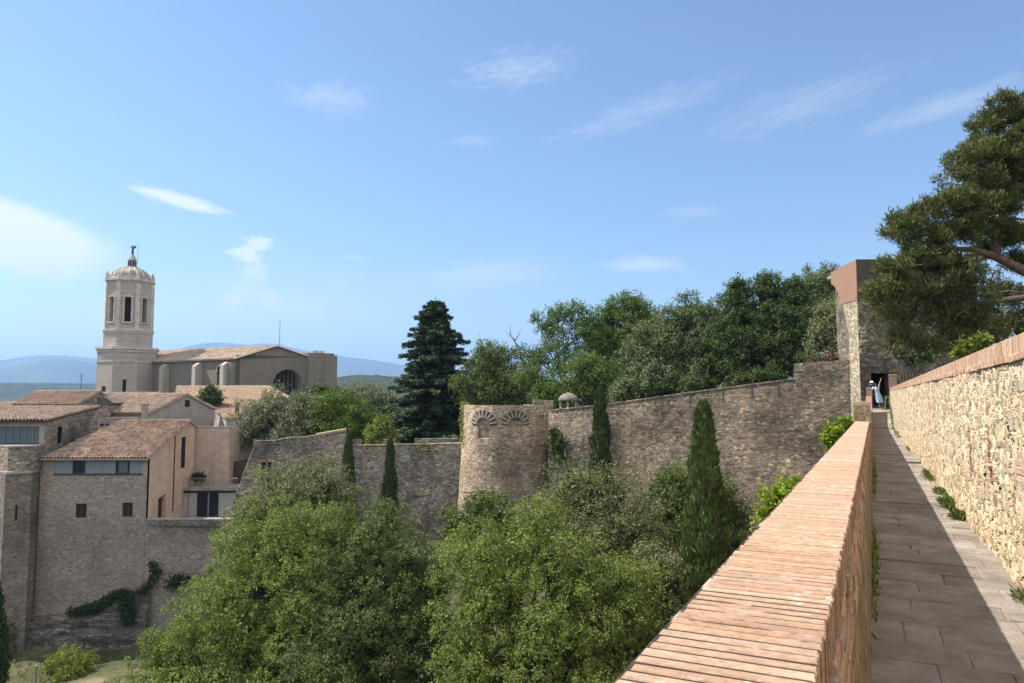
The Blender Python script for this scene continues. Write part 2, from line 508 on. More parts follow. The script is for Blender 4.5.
def cypress(label, base, h, w, seed, group=None, n=15000, mat='leaf_cypress', cat='cypress', tip=.55):
    """columnar cypress: upright flakes of foliage on a spindle"""
    rng = np.random.default_rng(seed)
    t = thing('cypress_tree', base, label, cat, group)
    mb = MB(); mb.tube([np.array(base) - [0,0,.3], np.array(base) + [0,0,h*.5], np.array(base) + [0,0,h*.96]], [w*.13, w*.08, .02], 7)
    mb.build('trunk', M['bark'], t, smooth=True)
    def prof(f): return np.where(f < .16, .66 + .34*f/.16, np.clip((1-f)/.80, 0, 1)**tip)
    nt = 230
    tf = rng.random(nt)**.9*.97; ta = rng.random(nt)*2*math.pi
    tl = h*rng.uniform(.07, .15, nt)*(1.05 - .5*tf); tw_ = w*rng.uniform(.07, .15, nt)*(.5 + .5*prof(tf)); out_ = rng.uniform(.62, .98, nt)
    k = rng.integers(0, nt, n); s_ = rng.random(n)
    zc = h*tf[k] + tl[k]*(s_ - .25); f = np.clip(zc/h, 0, 1)
    rr = w*.5*prof(f)*out_[k]*(.80 + .18*s_) - tw_[k]*.3
    wd = tw_[k]*np.sin(np.pi*np.clip(s_*.9 + .08, 0, 1))**.8
    o = np.stack([np.cos(ta[k]), np.sin(ta[k]), np.zeros(n)], 1); sd = np.stack([-np.sin(ta[k]), np.cos(ta[k]), np.zeros(n)], 1)
    th = rng.random(n)*2*math.pi; q = np.sqrt(rng.random(n))*.35 + .65
    off = o*(np.cos(th)*q*wd)[:, None] + sd*(np.sin(th)*q*wd*1.25)[:, None]
    P = np.array(base) + o*np.maximum(rr, 0)[:, None] + off; P[:, 2] += zc
    nn = unit(off + o*.25*wd[:, None] + 1e-5)
    A = unit(nn*.25 + np.array([0, 0, 1.0]) + rng.normal(0, .25, (n, 3)))
    N = unit(nn + rng.normal(0, .35, (n, 3)))
    L = (w*.09 + .07)*(.6 + .8*rng.random(n))
    m_ = n//5; fz = rng.random(m_)**.9; az = rng.random(m_)*2*math.pi; oz = np.stack([np.cos(az), np.sin(az), np.zeros(m_)], 1)
    Pc = np.array(base) + oz*(w*.5*prof(fz)*.6)[:, None]; Pc[:, 2] += fz*h*.96
    P = np.concatenate([P, Pc]); A = np.concatenate([A, unit(oz*.2 + np.array([0, 0, 1.0]) + rng.normal(0, .2, (m_, 3)))]); N = np.concatenate([N, oz]); L = np.concatenate([L, np.full(m_, w*.16 + .1)])
    quads_mesh('crown', leaf_quads(P, A, N, L, L*.34), M[mat], t, tuple(base))
    return t

def fir(label, base, h, w, seed):
    """tall dark conifer: tiers of drooping boughs with hanging sprays"""
    rng = np.random.default_rng(seed)
    t = thing('fir_tree', base, label, 'conifer tree')
    base = np.array(base, float)
    mb = MB(); mb.tube([base - [0,0,.3], base + [0,0,h*.5], base + [0,0,h]], [w*.045, w*.028, .03], 8)
    Q = []; z = .06*h
    while z < h*.985:
        f = z/h
        half = w*.5*(max(0.0, 1-f)**.62)*(.92 if f > .1 else .8)*(1 + .16*math.sin(z*2.3) + .1*math.sin(z*5.1)) + .12
        nb = int(6 + 8*(1-f))
        a0 = rng.random()*6.28
        for k in range(nb):
            a = a0 + 6.283*k/nb + rng.normal(0, .2)
            ln = half*(.55 + .62*rng.random())
            d = np.array([math.cos(a), math.sin(a), 0])
            p0 = base + [0, 0, z]
            m = p0 + d*ln*.55 + [0, 0, -ln*.06]
            e = p0 + d*ln + [0, 0, -ln*.10 + .05*ln*rng.normal()]
            mb.tube([p0, m, e], [.05 + .05*(1-f), .04, .015], 4, cap=False)
            n = int(80 + 120*ln)
            s = rng.random(n)**.75
            P = np.where(s[:, None] < .55, p0 + (m-p0)*(s/.55)[:, None], m + (e-m)*((s-.55)/.45)[:, None])
            side = np.cross(d, [0, 0, 1.0])
            sg = rng.choice([-1, 1], n)[:, None]
            wd = (ln*.24*(1.1-s)*rng.random(n))[:, None]
            P = P + side*sg*wd + np.array([0, 0, -1])*(rng.random((n, 1))**2*.35) + rng.normal(0, .06, (n, 3))
            A = unit(side*sg*.6 + d*.8 + np.array([0, 0, -.25]) + rng.normal(0, .3, (n, 3)))
            N = unit(np.array([0, 0, 1.0]) + rng.normal(0, .5, (n, 3)))
            L = .34*(.6 + .8*rng.random(n))
            Q.append(leaf_quads(P, A, N, L, L*.42))
        z += h*(.021 + .016*(1-f))
    mb.build('trunk', M['bark_dark'], t, smooth=True)
    quads_mesh('crown', np.concatenate(Q), M['leaf_fir'], t, tuple(base))
    return t

def pine_crown(seed, blobs, dens=9.0, per=22, L0=.30, wd=.036, back=.6, clumps=9):
    """needle tufts standing up from flat clumps"""
    rng = np.random.default_rng(seed)
    lobes = clustered(rng, blobs, clumps, .40, .60)
    T, D = crown_points(rng, lobes, dens, .2, nl=8, back=back, inside=.62, low=.3)
    n = len(T)
    tw = unit(D*.7 + np.array([0, 0, .75]) + rng.normal(0, .3, (n, 3)))
    P = np.repeat(T, per, 0) + rng.normal(0, .09, (n*per, 3)); A = np.repeat(tw, per, 0)
    m = len(P)
    P = P + A*(rng.random((m, 1))*.25 - .15)
    ax = unit(A*.9 + rng.normal(0, .5, (m, 3)))
    L = L0*(.6 + .6*rng.random(m))
    Q = [leaf_quads(P, ax, rand_dirs(rng, m), L, np.full(m, wd)*(.8+.5*rng.random(m)))]
    return np.concatenate(Q)

def plant(name, label, cat, base, blobs, seed, lmat, leaf, group=None, stem=.04, **kw):
    """bush: stems and leaves"""
    t = thing(name, base, label, cat, group)
    mb = MB()
    rnd = random.Random(seed)
    for c, r in blobs:
        c = np.array(c, float); b0 = np.array(base, float)
        for _ in range(3):
            e = c + np.array([rnd.gauss(0, .3)*r[0], rnd.gauss(0, .3)*r[1], rnd.uniform(-.1, .5)*r[2]])
            mb.tube([b0, (b0+e)/2 + np.array([rnd.uniform(-.1,.1)*r[0], 0, .1*r[2]]), e], [stem, stem*.7, stem*.3], 5)
    mb.build('stem', M['bark'], t, smooth=True)
    quads_mesh('leaves', broad_crown(seed, blobs, leaf, **kw), M[lmat], t, tuple(base))
    return t
# ------------------------------------------------------------------ materials
M = {}
M['bark'] = plain('bark', (.12, .09, .065), .95, vary=.45, scale=6, bmp=.6)
M['bark_dark'] = plain('bark_dark', (.06, .045, .035), .95, vary=.4, scale=6, bmp=.6)
M['bark_pine'] = plain('bark_pine', (.17, .115, .085), .95, vary=.5, scale=5, bmp=.8)
M['bark_pale'] = plain('bark_pale', (.26, .22, .18), .95, vary=.4, scale=5, bmp=.6)
M['leaf_broad'] = leaf_mat('leaf_broad', (0.084,0.113,0.027), (0.192,0.246,0.054), (0.282,0.330,0.089), trans=.22)
M['leaf_broad_deep'] = leaf_mat('leaf_broad_deep', (0.050,0.075,0.022), (0.117,0.154,0.042), (0.173,0.208,0.074), trans=.2)
M['leaf_olive'] = leaf_mat('leaf_olive', (0.095,0.112,0.043), (0.197,0.210,0.091), (0.291,0.281,0.152), trans=.18)
M['leaf_silver'] = leaf_mat('leaf_silver', (.10, .115, .06), (.20, .21, .12), (.3, .28, .19), trans=.2)
M['leaf_oak'] = leaf_mat('leaf_oak', (0.069,0.097,0.040), (0.147,0.186,0.079), (0.252,0.275,0.132), trans=.12)
M['leaf_dark'] = leaf_mat('leaf_dark', (0.031,0.050,0.016), (0.073,0.112,0.029), (0.133,0.168,0.046), trans=.12)
M['leaf_robinia'] = leaf_mat('leaf_robinia', (0.063,0.106,0.024), (0.127,0.184,0.043), (0.189,0.245,0.073), trans=.28)
M['leaf_bright'] = leaf_mat('leaf_bright', (0.060,0.101,0.014), (0.110,0.168,0.022), (0.170,0.227,0.035), trans=.3)
M['leaf_yellow'] = leaf_mat('leaf_yellow', (.12, .15, .025), (.22, .26, .045), (.32, .34, .09), trans=.3)
M['leaf_lime'] = leaf_mat('leaf_lime', (.12, .19, .014), (.22, .3, .022), (.3, .36, .04), trans=.3)
M['leaf_cypress'] = leaf_mat('leaf_cypress', (0.046,0.072,0.020), (0.115,0.154,0.041), (0.208,0.244,0.076), trans=.08)
M['leaf_cypress_dark'] = leaf_mat('leaf_cypress_dark', (0.027,0.048,0.016), (0.066,0.098,0.029), (0.117,0.155,0.047), trans=.05)
M['leaf_fir'] = leaf_mat('leaf_fir', (0.035,0.060,0.028), (0.084,0.129,0.059), (0.154,0.209,0.095), trans=.05)
M['leaf_pine'] = leaf_mat('leaf_pine', (0.061,0.073,0.022), (0.132,0.144,0.047), (0.211,0.204,0.087), trans=.12)
M['leaf_brown'] = leaf_mat('leaf_brown', (.10, .075, .035), (.17, .14, .06), (.22, .2, .09), trans=.15)
M['ivy'] = leaf_mat('ivy', (.015, .026, .01), (.035, .055, .018), None, trans=.1)

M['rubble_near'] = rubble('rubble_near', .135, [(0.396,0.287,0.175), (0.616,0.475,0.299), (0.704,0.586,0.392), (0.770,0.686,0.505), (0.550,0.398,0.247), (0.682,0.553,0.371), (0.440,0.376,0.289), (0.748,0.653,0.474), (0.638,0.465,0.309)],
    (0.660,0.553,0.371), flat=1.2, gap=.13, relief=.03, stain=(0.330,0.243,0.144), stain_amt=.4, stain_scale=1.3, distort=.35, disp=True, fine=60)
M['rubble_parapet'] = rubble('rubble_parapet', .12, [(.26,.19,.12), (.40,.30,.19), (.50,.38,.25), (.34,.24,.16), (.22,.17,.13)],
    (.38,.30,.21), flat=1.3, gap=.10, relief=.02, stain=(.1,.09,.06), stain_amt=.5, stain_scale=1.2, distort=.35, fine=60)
M['rubble_big'] = rubble('rubble_big', .30, [(0.184,0.156,0.123), (0.340,0.285,0.219), (0.469,0.395,0.309), (0.263,0.215,0.164), (0.567,0.486,0.390), (0.311,0.249,0.184), (0.411,0.326,0.239)],
    (0.284,0.233,0.178), flat=2.5, gap=.10, relief=.05, stain=(0.072,0.060,0.051), stain_amt=.75, stain_scale=.28, distort=.3, fine=9, weather=0.95, tones=(0.45, 1.5))
M['rubble_old'] = rubble('rubble_old', .34, [(0.210,0.183,0.154), (0.351,0.312,0.264), (0.481,0.436,0.374), (0.281,0.243,0.203), (0.585,0.530,0.467), (0.398,0.347,0.289)],
    (0.351,0.306,0.258), flat=2.1, gap=.10, relief=.07, stain=(0.058,0.053,0.048), stain_amt=.7, stain_scale=.33, distort=.32, fine=9, weather=0.8, tones=(0.5, 1.5))
M['rubble_tower'] = rubble('rubble_tower', .34, [(0.355,0.277,0.195), (0.525,0.417,0.305), (0.682,0.551,0.415), (0.440,0.336,0.240), (0.781,0.646,0.494), (0.582,0.444,0.318)],
    (0.541,0.431,0.318), flat=2.2, gap=.10, relief=.05, stain=(0.128,0.102,0.078), stain_amt=.6, stain_scale=.4, distort=.3, fine=9, weather=0.6, tones=(0.55, 1.4))
M['rubble_house'] = rubble('rubble_house', .30, [(0.279,0.238,0.213), (0.340,0.297,0.266), (0.403,0.351,0.319), (0.301,0.256,0.220), (0.434,0.379,0.346)],
    (0.372,0.322,0.293), flat=1.5, gap=.16, relief=.035, stain=(0.171,0.143,0.125), stain_amt=.5, stain_scale=.22, distort=.4, fine=8, weather=0.35, smear=.5)
M['rubble_bastion'] = rubble('rubble_bastion', .36, [(0.210,0.185,0.163), (0.274,0.246,0.214), (0.347,0.310,0.274), (0.234,0.205,0.176)],
    (0.274,0.241,0.210), flat=1.7, gap=.12, relief=.05, stain=(0.056,0.050,0.043), stain_amt=.6, stain_scale=.25, distort=.35, fine=8, weather=0.5)
M['rock'] = rubble('rock', .8, [(0.105,0.097,0.092), (0.162,0.147,0.139), (0.219,0.198,0.185), (0.130,0.117,0.108)],
    (0.049,0.047,0.042), flat=2.8, gap=.035, relief=.14, stain=(0.032,0.035,0.023), stain_amt=.6, stain_scale=.4, distort=.5, fine=4)
M['ashlar_lit'] = coursed('ashlar_lit', .42, .24, (.60,.52,.37), (.50,.42,.29), (.3,.25,.17), .025, .05, stain=(.17,.13,.09), stain_amt=.45, stain_scale=.7)
M['ashlar_gate'] = coursed('ashlar_gate', .46, .235, (0.347,0.293,0.235), (0.255,0.213,0.170), (0.102,0.085,0.068), .022, .05, stain=(0.061,0.050,0.042), stain_amt=.6, stain_scale=.5)
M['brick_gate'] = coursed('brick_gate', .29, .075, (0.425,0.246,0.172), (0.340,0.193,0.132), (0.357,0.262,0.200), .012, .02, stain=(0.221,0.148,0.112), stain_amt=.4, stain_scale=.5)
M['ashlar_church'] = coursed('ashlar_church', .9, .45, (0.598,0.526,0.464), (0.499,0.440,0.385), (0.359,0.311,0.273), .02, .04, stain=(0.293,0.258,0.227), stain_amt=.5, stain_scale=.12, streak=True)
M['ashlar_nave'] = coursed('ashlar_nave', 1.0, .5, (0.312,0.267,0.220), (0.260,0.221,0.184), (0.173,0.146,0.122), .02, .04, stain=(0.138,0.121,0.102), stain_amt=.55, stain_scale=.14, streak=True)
M['church_trim'] = plain('church_trim', (0.507,0.450,0.389), .95, vary=.3, scale=.9, bmp=.4)
M['dome_stone'] = plain('dome_stone', (0.311,0.284,0.250), .95, vary=.4, scale=1.3, bmp=.6)
M['ashlar_pale'] = plain('ashlar_pale', (0.302,0.266,0.215), .95, vary=.3, scale=1.2, bmp=.4)
M['plaster_orange'] = plaster('plaster_orange', (.74,.52,.37), (.16,.125,.10), .7, .5)
M['plaster_pink'] = plaster('plaster_pink', (0.553,0.418,0.334), (0.180,0.143,0.121), .6, .35)
M['plaster_grey'] = plaster('plaster_grey', (0.400,0.346,0.297), (0.221,0.186,0.155), .5, .3)
M['plaster_white'] = plaster('plaster_white', (0.468,0.435,0.387), (0.255,0.226,0.198), .4, .4)
M['concrete'] = plain('concrete', (0.281,0.261,0.245), .95, vary=.35, scale=1.6, bmp=.4)
M['panel_grey'] = plain('panel_grey', (0.188,0.215,0.224), .6, vary=.1, scale=2)
M['panel_white'] = plain('panel_white', (0.416,0.400,0.368), .7, vary=.1, scale=2)
M['wood_dark'] = plain('wood_dark', (.075, .045, .03), .8, vary=.4, scale=6)
M['wood_red'] = plain('wood_red', (.13, .05, .03), .7, vary=.3, scale=6)
M['metal_dark'] = plain('metal_dark', (.05, .05, .052), .5, .6, vary=.2)
M['metal_grey'] = plain('metal_grey', (.35, .35, .35), .45, .7, vary=.2)
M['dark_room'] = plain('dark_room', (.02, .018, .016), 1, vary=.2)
m, t, b, o = new_mat('glass')
b.inputs['Base Color'].default_value = (.025, .028, .032, 1); b.inputs['Roughness'].default_value = .15; b.inputs['Specular IOR Level'].default_value = .25
M['glass'] = m
m, t, b, o = new_mat('glass_gallery')
b.inputs['Base Color'].default_value = (.11, .13, .145, 1); b.inputs['Roughness'].default_value = .2; b.inputs['Specular IOR Level'].default_value = .4
M['glass_gallery'] = m
pal_old = [(0.255,0.166,0.120), (0.391,0.267,0.190), (0.493,0.368,0.280), (0.323,0.212,0.150), (0.544,0.442,0.360), (0.230,0.156,0.120), (0.442,0.304,0.220)]
M['tile_old'] = tile_mat('tile_old', pal_old)
M['tile_brown'] = tile_mat('tile_brown', [(0.281,0.198,0.147), (0.408,0.306,0.235), (0.510,0.405,0.323), (0.340,0.243,0.181), (0.451,0.324,0.245)], moss=(0.204,0.162,0.118), moss_amt=.4)
M['tile_red'] = tile_mat('tile_red', [(0.357,0.228,0.165), (0.442,0.314,0.235), (0.399,0.275,0.200), (0.315,0.209,0.155)], moss_amt=.45)
M['tile_pale'] = tile_mat('tile_pale', [(0.414,0.294,0.200), (0.495,0.380,0.270), (0.450,0.332,0.230), (0.378,0.257,0.170)], moss=(0.243,0.190,0.130), moss_amt=.5)

# coping bricks: one tone per brick
m, t, b, o = new_mat('coping_brick')
g = t.nodes.new('ShaderNodeNewGeometry'); co = obj_co(t)
c = ramp(t, g.outputs['Random Per Island'], [(0, (0.423,0.257,0.165)), (.25, (0.504,0.318,0.205)), (.5, (0.549,0.366,0.245)), (.7, (0.468,0.285,0.190)), (.88, (0.585,0.418,0.290)), (1, (0.450,0.304,0.220))])
fn = noise(t, co, 38, 8, .75); md = noise(t, co, 7, 5, .65)
c = mixc(t, .75, c, ramp(t, fn, [(.3, (0.378,0.380,0.380)), (.6, (1,1,1))]), 'MULTIPLY')
c = mixc(t, ramp(t, md, [(.48, 0), (.7, .6)]), c, (0.333,0.218,0.160))
lm = noise(t, co, 23, 6, .7)
lg = noise(t, co, 1.6, 3, .6)
c = mixc(t, mth(t, 'MULTIPLY', ramp(t, lm, [(.55, 0), (.63, .8)]), ramp(t, lg, [(.40, 0), (.58, 1)])), c, (0.594,0.551,0.490))
t.links.new(c, b.inputs['Base Color'])
bump(t, b, mth(t, 'ADD', fn, mth(t, 'MULTIPLY', md, .7)), .7, .012)
b.inputs['Specular IOR Level'].default_value = .2
M['coping_brick'] = m
m, t, b, o = new_mat('joint_mortar')
co = obj_co(t)
fn = noise(t, co, 45, 8, .75); md = noise(t, co, 6, 4, .6)
c = ramp(t, md, [(.44, (.06,.042,.032)), (.57, (.11,.08,.06)), (.63, (.55,.48,.40))])
c = mixc(t, .6, c, ramp(t, fn, [(.3, (.35,.33,.3)), (.65, (1,1,1))]), 'MULTIPLY')
t.links.new(c, b.inputs['Base Color']); bump(t, b, fn, .9, .015)
M['joint_mortar'] = m

# paving slabs
m, t, b, o = new_mat('paving_stone')
g = t.nodes.new('ShaderNodeNewGeometry'); co = obj_co(t)
c = ramp(t, g.outputs['Random Per Island'], [(0, (.335,.298,.262)), (.5, (.385,.343,.30)), (1, (.43,.38,.328))])
md = noise(t, co, 2.3, 7, .68); fn = noise(t, co, 30, 8, .75)
c = mixc(t, .8, c, ramp(t, md, [(.34, (.55,.53,.5)), (.62, (1.05,1.05,1.05))]), 'MULTIPLY')
c = mixc(t, .7, c, ramp(t, noise(t, co, .75, 5, .7), [(.36, (.66,.64,.61)), (.62, (1.08,1.08,1.08))]), 'MULTIPLY')
c = mixc(t, .5, c, ramp(t, fn, [(.3, (.5,.48,.46)), (.65, (1,1,1))]), 'MULTIPLY')
t.links.new(c, b.inputs['Base Color'])
bump(t, b, mth(t, 'ADD', mth(t, 'MULTIPLY', md, 1.2), mth(t, 'ADD', mth(t, 'MULTIPLY', fn, .4), mth(t, 'MULTIPLY', noise(t, co, 9, 6, .7), .9))), .9, .035)
M['paving_stone'] = m
M['paving_joint'] = plain('paving_joint', (.27, .22, .175), 1, vary=.4, scale=8, bmp=.6)

# earth and dry grass
m, t, b, o = new_mat('ground_earth')
co = obj_co(t)
n1 = noise(t, co, .09, 8, .7); n2 = noise(t, co, 1.7, 8, .75)
c = ramp(t, n1, [(.40, (.045,.06,.022)), (.54, (.09,.09,.04)), (.66, (.27,.21,.13))])
c = mixc(t, .6, c, ramp(t, n2, [(.3, (.4,.42,.35)), (.7, (1,1,1))]), 'MULTIPLY')
t.links.new(c, b.inputs['Base Color']); bump(t, b, n2, .8, .12)
M['ground_earth'] = m
m, t, b, o = new_mat('wooded_hill')
co = obj_co(t)
v = nd(t, 'ShaderNodeTexVoronoi', {'Vector': co, 'Scale': .085}, feature='F1')
n1 = noise(t, co, .004, 6, .6)
c = ramp(t, v.outputs['Distance'], [(0, (.042,.06,.025)), (.8, (.016,.028,.012))])
c = mixc(t, ramp(t, n1, [(.45, 0), (.65, .5)]), c, (.06,.065,.035))
t.links.new(c, b.inputs['Base Color']); b.inputs['Roughness'].default_value = 1
M['wooded_hill'] = m
M['mountain'] = plain('mountain', (.06, .075, .04), 1, vary=.4, scale=.002)
M['seam_dark'] = plain('seam_dark', (.09, .078, .065), 1, vary=.4)
M['brick_gate_shade'] = coursed('brick_gate_shade', .29, .075, (0.165,0.120,0.098), (0.128,0.092,0.076), (0.150,0.132,0.111), .012, .02, stain=(0.068,0.060,0.053), stain_amt=.6, stain_scale=.6)  # darker copy of the crown brick: the front's shade put into its colour
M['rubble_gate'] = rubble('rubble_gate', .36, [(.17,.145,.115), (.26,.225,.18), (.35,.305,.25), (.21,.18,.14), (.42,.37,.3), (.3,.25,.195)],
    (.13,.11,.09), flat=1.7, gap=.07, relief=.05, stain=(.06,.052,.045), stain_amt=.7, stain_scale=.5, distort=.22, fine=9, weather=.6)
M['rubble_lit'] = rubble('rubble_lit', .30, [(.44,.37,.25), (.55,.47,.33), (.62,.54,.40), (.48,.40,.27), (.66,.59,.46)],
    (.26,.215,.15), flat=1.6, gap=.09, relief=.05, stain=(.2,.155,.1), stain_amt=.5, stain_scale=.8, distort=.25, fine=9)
M['skin'] = plain('skin', (.45, .27, .19), .6, vary=.08)
M['hair'] = plain('hair', (.03, .02, .015), .6, vary=.3)
M['dress'] = plain('dress', (.42, .56, .72), .8, vary=.2, scale=9)
M['navy'] = plain('navy', (.03, .035, .06), .85, vary=.2, scale=9)
M['cap_white'] = plain('cap_white', (.75, .74, .72), .8, vary=.05)
M['shoe'] = plain('shoe', (.1, .08, .07), .6, vary=.1)
# ------------------------------------------------------------------ wall helpers
def wall_panel(mb, O, u, nin, w, h, openings=(), t=.3, mi=0, mi_reveal=None):
    """upright wall slab with rectangular openings (u0,u1,v0,v1); metre UVs"""
    O = np.array(O, float); u = np.array(u, float); u /= np.linalg.norm(u)
    nin = np.array(nin, float); nin /= np.linalg.norm(nin)
    mr = mi if mi_reveal is None else mi_reveal
    us = sorted({0.0, w} | {float(k) for o in openings for k in o[:2]})
    vs = sorted({0.0, h} | {float(k) for o in openings for k in o[2:4]})
    def P(a, b, d=0): return O + u*a + np.array([0, 0, b]) + nin*d
    def hole(a, b): return any(o[0] < a < o[1] and o[2] < b < o[3] for o in openings)
    for i in range(len(us)-1):
        for j in range(len(vs)-1):
            a0, a1, b0, b1 = us[i], us[i+1], vs[j], vs[j+1]
            if hole((a0+a1)/2, (b0+b1)/2): continue
            mb.quad(P(a0,b0), P(a1,b0), P(a1,b1), P(a0,b1), mi, [(a0,b0),(a1,b0),(a1,b1),(a0,b1)])
            mb.quad(P(a1,b0,t), P(a0,b0,t), P(a0,b1,t), P(a1,b1,t), mi, [(a1,b0),(a0,b0),(a0,b1),(a1,b1)])
    for (a0, a1, b0, b1) in [o[:4] for o in openings]:
        for A, B in (((a0,b0),(a0,b1)), ((a0,b1),(a1,b1)), ((a1,b1),(a1,b0)), ((a1,b0),(a0,b0))):
            mb.quad(P(*A), P(*B), P(*B,t), P(*A,t), mr, [(0,A[1]),(0,B[1]),(t,B[1]),(t,A[1])])
    for A, B in (((0,0),(0,h)), ((0,h),(w,h)), ((w,h),(w,0)), ((w,0),(0,0))):
        mb.quad(P(*B), P(*A), P(*A,t), P(*B,t), mi, [(B[0],B[1]),(A[0],A[1]),(A[0]+t,A[1]),(B[0]+t,B[1])])

def arch_panel(mb, O, u, nin, w, h, a0, a1, sill, spring, t=.4, mi=0, pointed=0.0, n=10):
    """wall slab with one arched opening"""
    O = np.array(O, float); u = np.array(u, float); u /= np.linalg.norm(u)
    nin = np.array(nin, float); nin /= np.linalg.norm(nin)
    def P(a, b, d=0): return O + u*a + np.array([0, 0, b]) + nin*d
    r = (a1-a0)/2; c = (a0+a1)/2
    arc = []
    for i in range(n+1):
        th = math.pi*(1 - i/n)
        arc.append((c + r*math.cos(th), spring + r*math.sin(th)*(1+pointed)))
    def q(A, B, C, D):
        mb.quad(P(*A), P(*B), P(*C), P(*D), mi, [A, B, C, D])
    q((0,0),(a0,0),(a0,h),(0,h)); q((a1,0),(w,0),(w,h),(a1,h))
    if sill > 0: q((a0,0),(a1,0),(a1,sill),(a0,sill))
    for i in range(n):
        A, B = arc[i], arc[i+1]
        q(A, B, (B[0],h), (A[0],h))
    out = [(a0,sill)] + arc + [(a1,sill)]
    for i in range(len(out)):
        A, B = out[i], out[(i+1) % len(out)]
        if A == B: continue
        mb.quad(P(*A), P(*B), P(*B,t), P(*A,t), mi, [(0,A[1]),(0,B[1]),(t,B[1]),(t,A[1])])

def perp_in(u):
    """horizontal normal pointing away from the camera side for a wall running along u (left to right as seen)"""
    u = np.array(u, float); return np.array([-u[1], u[0], 0])/np.linalg.norm(u[:2])

# ------------------------------------------------------------------ the wall walk
S_RAMP, S_END = 49.0, 57.4
Z_DOOR = ZA(406, 52, 880)
def floor_z(s):
    """height of the walk's surface"""
    if s <= S_RAMP: return -EYE + SLOPE*s
    a = (-EYE + SLOPE*S_RAMP) + .05
    return a + (Z_DOOR - a)*min(1, (s-S_RAMP)/(S_END-S_RAMP))
def PA(s, l, z):
    p = DV*s + RV*l; return np.array([p[0], p[1], z])

L_IN, L_OUT, L_BASE, L_R = -.11, -.43, -.06, 1.05
# slabs
mb = MB(); rnd = random.Random(3)
s = -4.0; row = 0
while s < S_RAMP - .05:
    d = rnd.choice([.30, .38, .46, .54, .34]) * (1.0 if s < 24 else 1.4)
    d = min(d, S_RAMP - s)
    cuts = sorted([rnd.uniform(.18, .92)] + ([rnd.uniform(.2, .8)] if rnd.random() < .45 else []))
    cuts = [-.1] + [-.1 + c*1.25 for c in cuts] + [L_R + .12]
    cuts = [c for i, c in enumerate(cuts) if i == 0 or c - cuts[i-1] > .2 or i == len(cuts)-1]
    for a, b in zip(cuts[:-1], cuts[1:]):
        g = rnd.choice([.0012, .0015, .002, .002, .006]); dz = rnd.gauss(0, .002)
        sk = rnd.gauss(0, .012)
        c = PW(s + d/2, (a+b)/2, -EYE - .03 + dz)
        mb.cbox(c, DV*(d/2 - g) + np.array([0,0,SLOPE*(d/2)]) + RV*sk*.2, RV*((b-a)/2 - g) + np.array([0,0,rnd.gauss(0,.002)]), (0, 0, .03), .008, 0, .004)
    s += d; row += 1
wk = mb
# bed under the slabs
bed = MB()
P = [PW(-4, -.12, -EYE - .012), PW(-4, L_R+.2, -EYE - .012), PW(S_RAMP, L_R+.2, -EYE - .012), PW(S_RAMP, -.12, -EYE - .012)]
bed.extrude(P, (0, 0, -.5), 1)
# ramp up to the gate
P = [PA(S_RAMP, -.12, floor_z(S_RAMP+.0001)), PA(S_RAMP, L_R+.2, floor_z(S_RAMP+.0001)), PA(S_END+1.6, L_R+.2, Z_DOOR), PA(S_END+1.6, -.12, Z_DOOR)]
bed.extrude(P, (0, 0, -1.2), 2)
b0 = len(wk.v)
wk.v += bed.v; wk.f += [tuple(b0+k for k in f) for f in bed.f]; wk.mi += bed.mi; wk.uv += bed.uv
o = wk.build('walkway', [M['paving_stone'], M['paving_joint'], M['paving_stone']], None, tuple(PW(0, .5, -EYE)))
tag(o, 'stone paved wall walk running between two parapets to the gate tower', 'walkway', kind='structure')

q = MB(); sx = 11.5/DV[1] + .2; q.obox(PW(sx, .5, -EYE + .0005), DV*.012, RV*.62, (0, 0, .004)); gq = q.build('walkway_seam', M['seam_dark'], o)
# ---- left parapet
par = thing('parapet_wall', PW(8, -.25, -EYE), 'low stone parapet with broad brick-on-edge coping left of the paved walk', 'parapet wall')
BR = .047
BRR = .145
cop = MB(); rnd = random.Random(5)
def coping_run(s0, s1, zt):
    s = s0
    while s < s1:
        th = BR*(.72 + rnd.gauss(0, .03)); lenj = rnd.gauss(0, .0022)
        wdt = (L_IN - L_OUT)/2 + lenj
        dz = rnd.gauss(0, .0004); sk = rnd.gauss(0, .006)
        c = PW(s + th/2, (L_IN + L_OUT)/2 + rnd.gauss(0, .0015), zt - .065 + dz)
        ax = DV*th/2 + RV*sk*.02
        ay = RV*wdt + DV*rnd.gauss(0, .0012) + np.array([0, 0, rnd.gauss(0, .0005)])
        cop.cbox(c, ax, ay, (0, 0, .065), .0035, 0, .0004 if s < 8 else 0)
        s += BR*(1 + rnd.gauss(0, .012))
coping_run(-2.0, 21.15, -.5); coping_run(21.85, S_RAMP - .3, -.5)
# mortar bed round the bricks
for (sa, sb) in ((-2, 21.15), (21.85, S_RAMP-.3)):
    P = [PW(sa, L_OUT-.006, -.5028), PW(sa, L_IN-.005, -.5028), PW(sb, L_IN-.005, -.5028), PW(sb, L_OUT-.006, -.5028)]
    cop.extrude(P, (0, 0, -.115), 1)
cop.build('coping', [M['coping_brick'], M['joint_mortar']], par)
